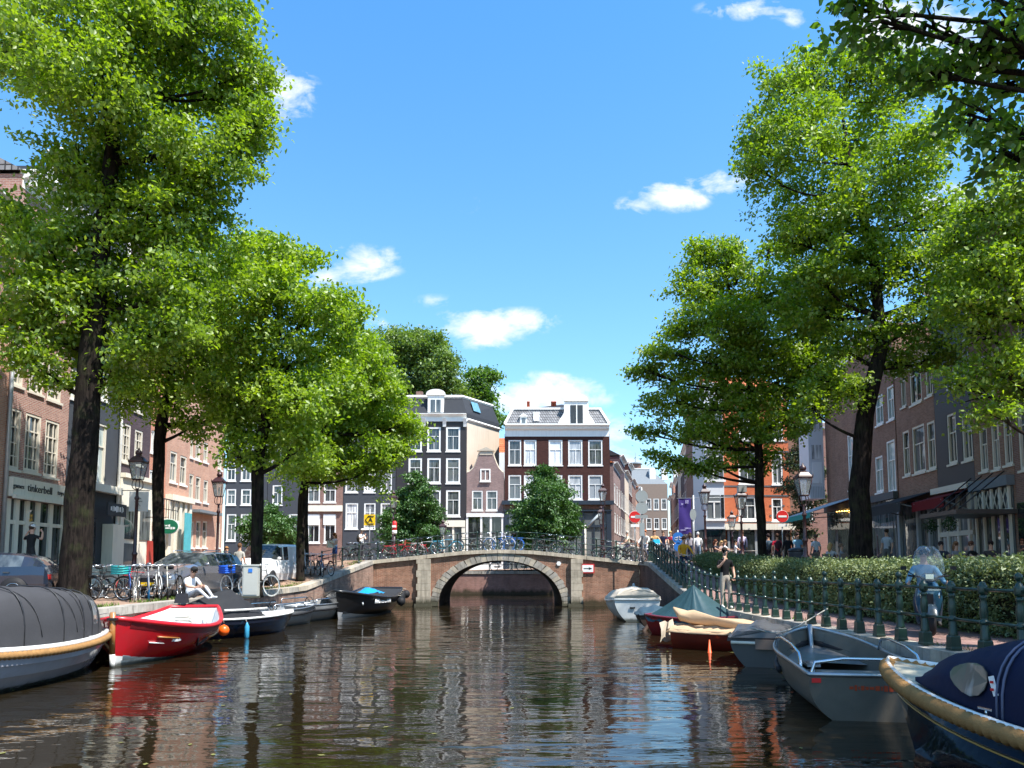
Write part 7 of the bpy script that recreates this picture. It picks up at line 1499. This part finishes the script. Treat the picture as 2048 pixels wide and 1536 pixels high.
    q = MB(); q.tube([H+Vector((0, -.085, -.0))*k, H+Vector((0, -.118, -.035))*k], [.012*k, .017*k], 5); q.build('nose', skin, r)
    for s in (-1, 1): q = MB(); q.sphere(H+Vector((s*.078, .005, -.02))*k, .02*k, 6, 5, sc=(.5, .8, 1.3)); q.build('ear', skin, r); q = MB(); q.sphere(H+Vector((s*.03, -.088, .0))*k, .0105*k, 6, 5); q.build('eye', M_black, r)
    q = MB(); q.box(H+Vector((0, -.094, -.06))*k, (.045*k, .01, .009)); q.build('mouth', mat('lips', (.3, .1, .08), .6), r)
    if glasses: 
        q = MB(); q.box(H+Vector((-.034, -.1, .004))*k, (.05*k, .012, .03*k)); q.box(H+Vector((.034, -.1, .004))*k, (.05*k, .012, .03*k)); q.box(H+Vector((0, -.102, .012))*k, (.02*k, .008, .008)); q.build('sunglasses', M_black, r)
    if hat:
        q = MB(); q.sphere(H+Vector((0, .01, .045))*k, .105*k, 12, 6, sc=(.95, 1.08, .8)); q.box(H+Vector((0, -.14, .04))*k, (.14*k, .12*k, .015)); q.build('cap', ck('hat', hat), r)
    if bag:
        kind, col = bag; q = MB(); c_ = V[idx['ch']]
        if kind == 'backpack': q.sphere(c_+Vector((0, .2, -.12))*k, .2*k, 10, 8, sc=(.8, .55, 1.15)); 
        elif kind == 'tote': c_ = V[idx['hR']]; q.box(c_+Vector((0, 0, -.25)), (.12, .34, .34)); q.tube([c_+Vector((0, -.1, -.08)), c_, c_+Vector((0, .1, -.08))], .01, 4)
        else: q.box(c_+Vector((.0, -.3, -.25)), (.38, .2, .28))
        q.build(kind, ck('bag', col), r)
    return r
F0 = 0.0          # rz = 0 faces the camera
def gp(px, Y, z): return (PX(px, Y), Y, z)
# the two big figures
pm = person('man in black shirt and beige trousers phoning on the right quay', gp(1450, 23.9, .82), R(12), 'phone', (.006, .006, .007), (.36, .31, .25), hair=(.03, .02, .015), glasses=True, h=1.82, shoe=(.6, .6, .58))
q = MB(); q.box((-.1, -.2, 1.60), (.035, .02, .14), rot=(0, .2, 0)); o_ = q.build('phone', M_black); o_.location = pm.location; o_.rotation_euler = pm.rotation_euler; o_.scale = (1.04,)*3; tag(o_, 'black phone held up by the man in black', 'phone')
person('man in white t-shirt and black cap sitting on the left quay edge', gp(383, 22.6, 1.12), R(62), 'floor', (.75, .75, .76), (.42, .42, .43), hat=(.02, .02, .02), h=1.78, shoe=(.6, .6, .6), bag=None)
q = MB(); q.box((0, 0, .13), (.34, .22, .26), taper=.75); q.tube([(-.08, 0, .25), (0, 0, .33), (.08, 0, .25)], .015, 5); o_ = q.build('dark_bag', mat('bag_black', (.025, .025, .03), .8), None, gp(366, 21.6, 1.1)); tag(o_, 'dark bag on the quay in front of the seated man', 'bag')
person('man with raised arms in black sorting goods outside the toy shop', (PX(60, 25.5), 25.5, 1.7), R(160), 'reach', (.02, .02, .02), (.03, .03, .03), hat=(.6, .58, .55))
person('woman in striped top and denim shorts eating beside the ramp', gp(669, 39.2, 2.13), R(-40), 'eat', (.55, .6, .68), (.04, .08, .22), hair=(.25, .09, .03), shorts=True, h=1.68, long_hair=True, shoe=(.5, .4, .3), sleeves='none', bag=('tote', (.65, .58, .45)))
person('man in white shirt and white cap at the left bridge end', gp(722, 42.6, 2.5), R(60), 'eat', (.75, .73, .70), (.05, .05, .06), hat=(.75, .74, .7), h=1.7, bag=('backpack', (.03, .03, .03)))
person('man in grey t-shirt seen from behind left of the white van', gp(478, 33.5, 1.3), R(170), 'stand', (.38, .37, .34), (.04, .04, .05), hair=(.12, .06, .03), h=1.78)
person('woman in white top walking left of the grey shirted man', gp(452, 34, 1.3), R(30), 'walk', (.7, .68, .66), (.4, .3, .25), hair=(.3, .15, .06), h=1.66, long_hair=True)
# cyclists
def rider(label, px, Y, zg, rz, shirt, legs, blabel, bc=(.03, .03, .03), **k):
    p = gp(px, Y, zg); f = Vector((math.sin(rz), -math.cos(rz), 0))
    person(label, p, rz, 'ride', shirt, legs, **k); b = Vector(p)+f*.27
    bike(blabel, tuple(b), rz-PI/2, bc, lean=0, group='bicycles being ridden', full=False)
rider('cyclist in mustard yellow jumper riding down the right ramp', 1367, 32.6, zpath(32.6), R(8), (.55, .27, .02), (.02, .025, .05), 'dark bicycle under the mustard jumper cyclist', sleeves='long', hair=(.22, .09, .04))
rider('cyclist in orange jacket with a bright blue bag on the handlebar', 1309, 45, 2.45, R(10), (.62, .36, .16), (.04, .05, .08), 'bicycle under the blue bag cyclist', sleeves='long', hair=(.2, .1, .05), long_hair=True, bag=('handlebar_bag', (.03, .45, .75)))
rider('cyclist in navy shirt riding beside the blonde cyclist', 1327, 45.5, 2.45, R(-5), (.02, .025, .06), (.03, .03, .04), 'black bicycle under the navy shirted cyclist', hair=(.12, .08, .06))
rider('blonde cyclist in red top and grey jacket with a dark crate', 1342, 46.2, 2.45, R(-14), (.45, .05, .08), (.2, .2, .22), 'crated bicycle under the blonde cyclist', hair=(.5, .33, .14), bag=('handlebar_bag', (.06, .06, .05)))
rider('cyclist in pale grey jacket at the left of the riding group', 1292, 44.2, 2.42, R(-30), (.6, .6, .57), (.3, .3, .33), 'bicycle of the pale jacketed cyclist', sleeves='long', hair=(.4, .14, .06))
rider('older cyclist in cream shirt crossing the bridge to the left', 1257, 46.0, 2.45, R(-75), (.62, .56, .42), (.05, .05, .08), 'bicycle crossing behind the right bridge railing', hair=(.45, .4, .36))
# walkers on the right street
for (l, px, Y, z, rz, ps, sh, lg, kw) in (
    ('man in white hooded top walking away by the leaning sign pole', 1397, 46, 2.4, 170, 'walk', (.72, .74, .76), (.15, .22, .3), dict(sleeves='long', hair=(.6, .6, .6))),
    ('woman in grey jacket beside the white hooded man', 1381, 46.5, 2.4, 160, 'walk', (.35, .33, .36), (.02, .03, .07), dict(sleeves='long', long_hair=True)),
    ('man in lavender shirt standing at the terrace seen from behind', 1486, 44.5, 2.32, 175, 'stand', (.6, .52, .7), (.05, .06, .12), dict(sleeves='long', hair=(.1, .06, .04), h=1.85)),
    ('person with blue grey backpack at the left of the standing group', 1538, 38, 1.95, 178, 'stand', (.06, .09, .13), (.02, .02, .03), dict(bag=('backpack', (.05, .08, .11)), hair=(.03, .02, .02))),
    ('person in red top with a dark backpack', 1556, 37.5, 1.93, 172, 'stand', (.5, .02, .05), (.03, .03, .04), dict(bag=('backpack', (.05, .02, .03)), hair=(.06, .03, .02))),
    ('person in black jacket in the middle of the standing group', 1577, 37, 1.92, 185, 'stand', (.015, .015, .02), (.02, .02, .02), dict(sleeves='long', hair=(.1, .05, .03))),
    ('man in light blue shirt with crossed straps facing the camera', 1597, 38.5, 1.97, 8, 'stand', (.2, .42, .62), (.03, .04, .07), dict(hair=(.05, .03, .03), h=1.8)),
    ('person in white shirt bending at the cafe tables', 1633, 38, 1.95, 190, 'stand', (.62, .66, .74), (.03, .04, .09), dict(hair=(.1, .06, .04), h=1.7)),
    ('man indoors in grey shirt behind the shop glass', 1776, 33.2, 1.9, -60, 'stand', (.35, .38, .42), (.1, .1, .1), dict(h=1.78)),
    ('walker in dark clothes far along the shopping street', 1330, 62, 2.1, 10, 'walk', (.05, .05, .06), (.05, .05, .07), dict()),
    ('walker in pale coat far along the shopping street', 1345, 70, 2.3, 170, 'walk', (.6, .55, .5), (.1, .1, .12), dict(sleeves='long')),
    ('walker in blue far along the shopping street', 1298, 66, 2.2, 20, 'walk', (.1, .2, .45), (.08, .08, .1), dict())):
    person(l, gp(px, Y, z), R(rz), ps, sh, lg, **kw)
# terrace chairs, tables and guests
M_wick = mat('wicker', (.20, .15, .12), .8, var=.3, vs=30)
q = MB(); q.bx(-.22, .22, -.22, .22, .42, .46); CH_s = q.mesh('seat', M_wick); q = MB(); q.prism([(.18, .46), (.22, .46), (.30, .88), (.26, .88)], -.21, .21, plane='yz'); CH_b = q.mesh('backrest', M_wick)
q = MB(); q.tube([(0, 0, 0), (0, 0, .43)], .014, 5); CH_l = q.mesh('leg', M_alu); q = MB(); q.lathe([(.34, .71), (.34, .74)], 16); TB_t = q.mesh('table_top', mat('table_top', (.3, .28, .26), .4)); q = MB(); q.lathe([(.22, 0), (.2, .02), (.025, .05), (.025, .71)], 8); TB_l = q.mesh('pedestal', M_alu)
def chair(loc, rz, label, group):
    o = thing('terrace_chair', label, 'chair', loc, rz, group); obj('seat', CH_s, o); obj('backrest', CH_b, o)
    for x in (-.19, .19):
        for y in (-.19, .19): obj('leg', CH_l, o, (x, y, 0))
def table(loc, label, group='terrace tables'):
    o = thing('terrace_table', label, 'table', loc, 0, group); obj('table_top', TB_t, o); obj('pedestal', TB_l, o)
for (l, px, Y, z, rz, sh, lg, hr, kw) in (
    ('dark haired guest in black at the far left terrace seat', 1432, 43, 2.3, 50, (.03, .03, .035), (.03, .03, .04), (.12, .04, .02), dict(long_hair=True)),
    ('guest in pale shirt with crossed arms on the terrace', 1451, 44.5, 2.33, 60, (.6, .62, .66), (.1, .1, .12), (.25, .15, .08), dict()),
    ('blonde guest behind the pale shirted one', 1444, 46.5, 2.35, 40, (.3, .25, .25), (.1, .1, .12), (.5, .33, .15), dict(long_hair=True)),
    ('guest in checked white top leaning back on the terrace', 1472, 42.5, 2.28, 75, (.6, .62, .68), (.12, .2, .35), (.02, .02, .02), dict()),
    ('man in dark shirt seated beyond the scooter screen', 1884, 27.6, 1.66, -20, (.03, .035, .05), (.05, .05, .06), (.03, .02, .02), dict(glasses=True)),
    ('long haired woman in grey seated at the hotel terrace', 1914, 27.8, 1.66, 15, (.25, .25, .27), (.05, .05, .06), (.2, .1, .05), dict(long_hair=True)),
    ('guest in black seated under the hung canopy', 1945, 27.4, 1.66, 30, (.03, .03, .03), (.05, .05, .06), (.12, .05, .03), dict()),
    ('guest seated at the far right of the hotel terrace', 1984, 26.6, 1.65, -35, (.05, .04, .04), (.05, .05, .06), (.03, .02, .02), dict()),
    ('blonde guest in patterned top left of the forked elm', 1662, 33, 1.78, 120, (.45, .42, .42), (.3, .3, .35), (.5, .3, .12), dict(long_hair=True)),
    ('guest in grey seated just left of the forked elm trunk', 1684, 34, 1.8, 60, (.25, .24, .26), (.1, .1, .12), (.2, .12, .08), dict())):
    person(l, gp(px, Y, z), R(rz), 'sit', sh, lg, hair=hr, **kw); p_ = gp(px, Y, z)
    chair(p_, R(rz), 'chair under the ' + l.replace('the ', ''), 'wicker terrace chairs'); f = Vector((math.sin(R(rz)), -math.cos(R(rz)), 0)); 
    if 'blonde' not in l: table(tuple(Vector(p_)+f*.78), 'table before the ' + l.replace('the ', ''))
for i, (px, Y, rz) in enumerate(((1415, 44, 70), (1640, 35, 30), (1655, 35.5, -40), (1700, 32, 10), (1645, 37, 100))): chair(gp(px, Y, zright(Y)+.02), R(rz), ('empty wicker chair at the left end of the far terrace', 'empty wicker chair nearest the lamp behind the hedge', 'empty wicker chair turned away beside the restaurant', 'empty wicker chair right behind the forked elm', 'empty wicker chair under the striped awning')[i], 'wicker terrace chairs')
# ------------------------------------------------------------------ scooter
SR = R(-22); sx, sy = PX(1850, 14.9), 14.9; sc = thing('motor_scooter', 'blue motor scooter with tall clear windscreen on the right quay path', 'scooter', (sx, sy, .82), SR)
M_sc = mat('scooter_blue', (.03, .10, .17), .18, .3, var=.05, coat=.8); M_sd = mat('scooter_dark', (.02, .035, .05), .3, coat=.4)
def wheel(y): 
    q = MB(); q.lathe([(.12, -.055), (.2, -.06), (.235, -.03), (.24, 0), (.235, .03), (.2, .06), (.12, .055)], 20, (0, y, .24), axis='x'); w = q.build('wheel', M_rubber, sc); q = MB(); q.lathe([(.13, -.05), (.05, -.03), (.05, .03), (.13, .05)], 14, (0, y, .24), axis='x'); q.build('rim', M_chrome, w)
wheel(-.62); wheel(.62)
q = MB(); q.grid([[Vector((.09*math.cos(t), -.62+.29*math.cos(a)*1.0-.0*abs(math.sin(t)), .26+.29*math.sin(a)+.04*abs(math.sin(t)))) for t in [PI*k/6 for k in range(7)]] for a in [R(10)+R(150)*k/8 for k in range(9)]]); q.build('front_mudguard', M_sd, sc)
q = MB(); rows = []
for z, w, y in ((.30, .12, -.42), (.45, .2, -.44), (.65, .235, -.48), (.82, .22, -.50), (.95, .16, -.46), (1.02, .10, -.42)): rows.append([Vector((w*math.sin(t), y-.12*math.cos(t)**1+.12, z)) for t in [R(-100)+R(200)*k/10 for k in range(11)]])
q.grid(rows); q.build('leg_shield', M_sc, sc)
q = MB(); q.sphere((0, -.52, 1.06), .13, 12, 8, sc=(1.2, 1, .7)); q.build('handlebar_cowl', M_sc, sc); q = MB(); q.box((0, -.645, 1.08), (.13, .05, .09)); q.build('headlight', M_chrome, sc)
q = MB(); q.tube([(-.34, -.48, 1.1), (-.1, -.5, 1.07), (.1, -.5, 1.07), (.34, -.48, 1.1)], .018, 6); q.build('handlebar', M_rubber, sc)
for s in (-1, 1): q = MB(); q.tube([(s*.2, -.5, 1.08), (s*.38, -.5, 1.2)], .008, 4); q.box((s*.41, -.5, 1.24), (.1, .02, .07)); q.build('mirror', M_rubber, sc); q = MB(); q.sphere((s*.15, -.6, .74), .035, 8, 6, sc=(.6, .4, 1.6)); q.build('indicator', M_chrome, sc)
q = MB(); q.box((0, -.6, .66), (.1, .03, .2)); q.build('grille', M_rubber, sc); q = MB(); q.box((0, -.61, .84), (.34, .03, .03)); q.box((0, -.70, .545), (.13, .02, .05)); q.build('chrome_bar', M_chrome, sc)
q = MB(); q.bx(-.16, .16, -.4, .1, .26, .32); q.build('footboard', M_sd, sc); q = MB(); rows = []
for y, w, z0, z1 in ((.05, .12, .3, .7), (.2, .19, .28, .76), (.5, .2, .3, .78), (.75, .16, .42, .8), (.9, .08, .55, .78)): rows.append([Vector((w*math.cos(t), y, lerp(z0, z1, .5+.5*math.sin(t)))) for t in [2*PI*k/12 for k in range(12)]])
q.grid(rows, closed=True); q.build('rear_body', M_sc, sc); q = MB(); q.sphere((0, .4, .80), .2, 12, 6, sc=(.8, 1.9, .3)); q.build('saddle', M_rubber, sc); q = MB(); q.box((-.22, -.64, .42), (.02, .02, .02)); 
q = MB(); rows = []
for z, w, y in ((1.0, .17, -.62), (1.1, .25, -.62), (1.25, .27, -.58), (1.42, .25, -.52), (1.56, .20, -.47), (1.64, .12, -.44)): rows.append([Vector((w*math.sin(t), y-.06*math.cos(t)+.05, z)) for t in [R(-80)+R(160)*k/10 for k in range(11)]])
q.grid(rows); q.build('windscreen', clearglass('screen_glass', (.93, .96, .98), .90), sc)
person('scooter rider in blue jacket behind the windscreen', (sx-math.sin(SR)*.18, sy+math.cos(SR)*.18, .82), SR, 'scoot', (.10, .22, .32), (.03, .04, .06), sleeves='long', hair=None, hat=None, glasses=True, h=1.72)
q = MB(); q.sphere((0, .14, 1.555), .135, 14, 9, sc=(.95, 1.05, .95)); q.f = [f for f in q.f if (lambda c: not (c.y < .04 and c.z < 1.58) and c.z > 1.50)(sum((Vector(q.v[j]) for j in f), Vector())/len(f))]; q.mi = [0]*len(q.f); q.sm = [True]*len(q.f); o_ = q.build('helmet', mat('helmet_black', (.02, .02, .022), .2, coat=.7), None, (sx, sy, .82), SR); tag(o_, 'dark open face helmet worn by the scooter rider', 'helmet')
# ------------------------------------------------------------------ small things
rr = random.Random(9)
def tuft(name, label, loc, n, h_, sp, m):
    q = MB()
    for _ in range(n):
        x, y = rr.gauss(0, sp), rr.gauss(0, sp); a = rr.uniform(0, 6.28); l = h_*rr.uniform(.4, 1); d = Vector((math.cos(a), math.sin(a), 0)); e = d.cross(Vector((0, 0, 1)))*.012; b_ = Vector((x, y, 0)); q.add([b_-e, b_+e, b_+d*l*.4+Vector((0, 0, l))], [(0, 1, 2)])
    o = q.build(name, m, None, loc); return tag(o, label, 'grass', kind='stuff')
M_grass = mat('weed_green', (.08, .14, .02), .8, var=.3)
q = MB()
for _ in range(2600):
    y = rr.uniform(17, 42); x = xleft(y)-.45-abs(rr.gauss(0, .25)); n_ = math.sin(y*1.7)+math.sin(y*.63)
    if n_ < .1: continue
    a = rr.uniform(0, 6.28); l = rr.uniform(.03, .12); d = Vector((math.cos(a), math.sin(a), 0)); e = d.cross(Vector((0, 0, 1)))*.014; b_ = Vector((x, y, zleft(y)+.0)); q.add([b_-e, b_+e, b_+d*l*.5+Vector((0, 0, l))], [(0, 1, 2)])
tag(q.build('grass', M_grass), 'thin grass growing behind the left coping stones', 'grass', kind='stuff')
q = MB()
for _ in range(1200):
    y = rr.uniform(9, 40); x = xright(y)+rr.choice([.44, .46, 2.5])+abs(rr.gauss(0, .05))
    if math.sin(y*2.1)+math.sin(y*.7) < .4: continue
    a = rr.uniform(0, 6.28); l = rr.uniform(.03, .13); d = Vector((math.cos(a), math.sin(a), 0)); e = d.cross(Vector((0, 0, 1)))*.012; b_ = Vector((x, y, zpath(y))); q.add([b_-e, b_+e, b_+d*l*.5+Vector((0, 0, l))], [(0, 1, 2)])
tag(q.build('grass', M_grass), 'weeds along the right quay path', 'grass', kind='stuff')
q = MB()
for i in range(5): a = Vector((5.0+rr.uniform(-.3, .9), 26.5+rr.uniform(-1, 1), .5)); q.tube(smooth([a, a+Vector((.5, .3, .35)), Vector((6.6, 26.6+rr.uniform(-1, 1), 1.0))], 2), .012, 4)
tag(q.build('mooring_ropes', M_line), 'tangle of thin mooring lines hanging from the right railing', 'rope', kind='stuff')
q = MB()
for _ in range(900):
    y = rr.uniform(7, 41); sd_ = rr.random() < .5; x = (xleft(y)+.15+abs(rr.gauss(0, .6))) if sd_ else (xright(y)-.15-abs(rr.gauss(0, .6)))
    if rr.random() < .25: x = rr.uniform(-6, 5)
    a = rr.uniform(0, 6.28); s_ = rr.uniform(.025, .06); d = Vector((math.cos(a), math.sin(a), 0))*s_; e = Vector((-d.y, d.x, 0))*.6; c_ = Vector((x, y, .006)); q.add([c_-d, c_+e, c_+d, c_-e], [(0, 1, 2, 3)])
tag(q.build('floating_leaves', mat('floating_leaf', (.16, .16, .05), .7, var=.5, vs=20)), 'fallen leaves floating along the quay walls', 'leaves', kind='stuff')
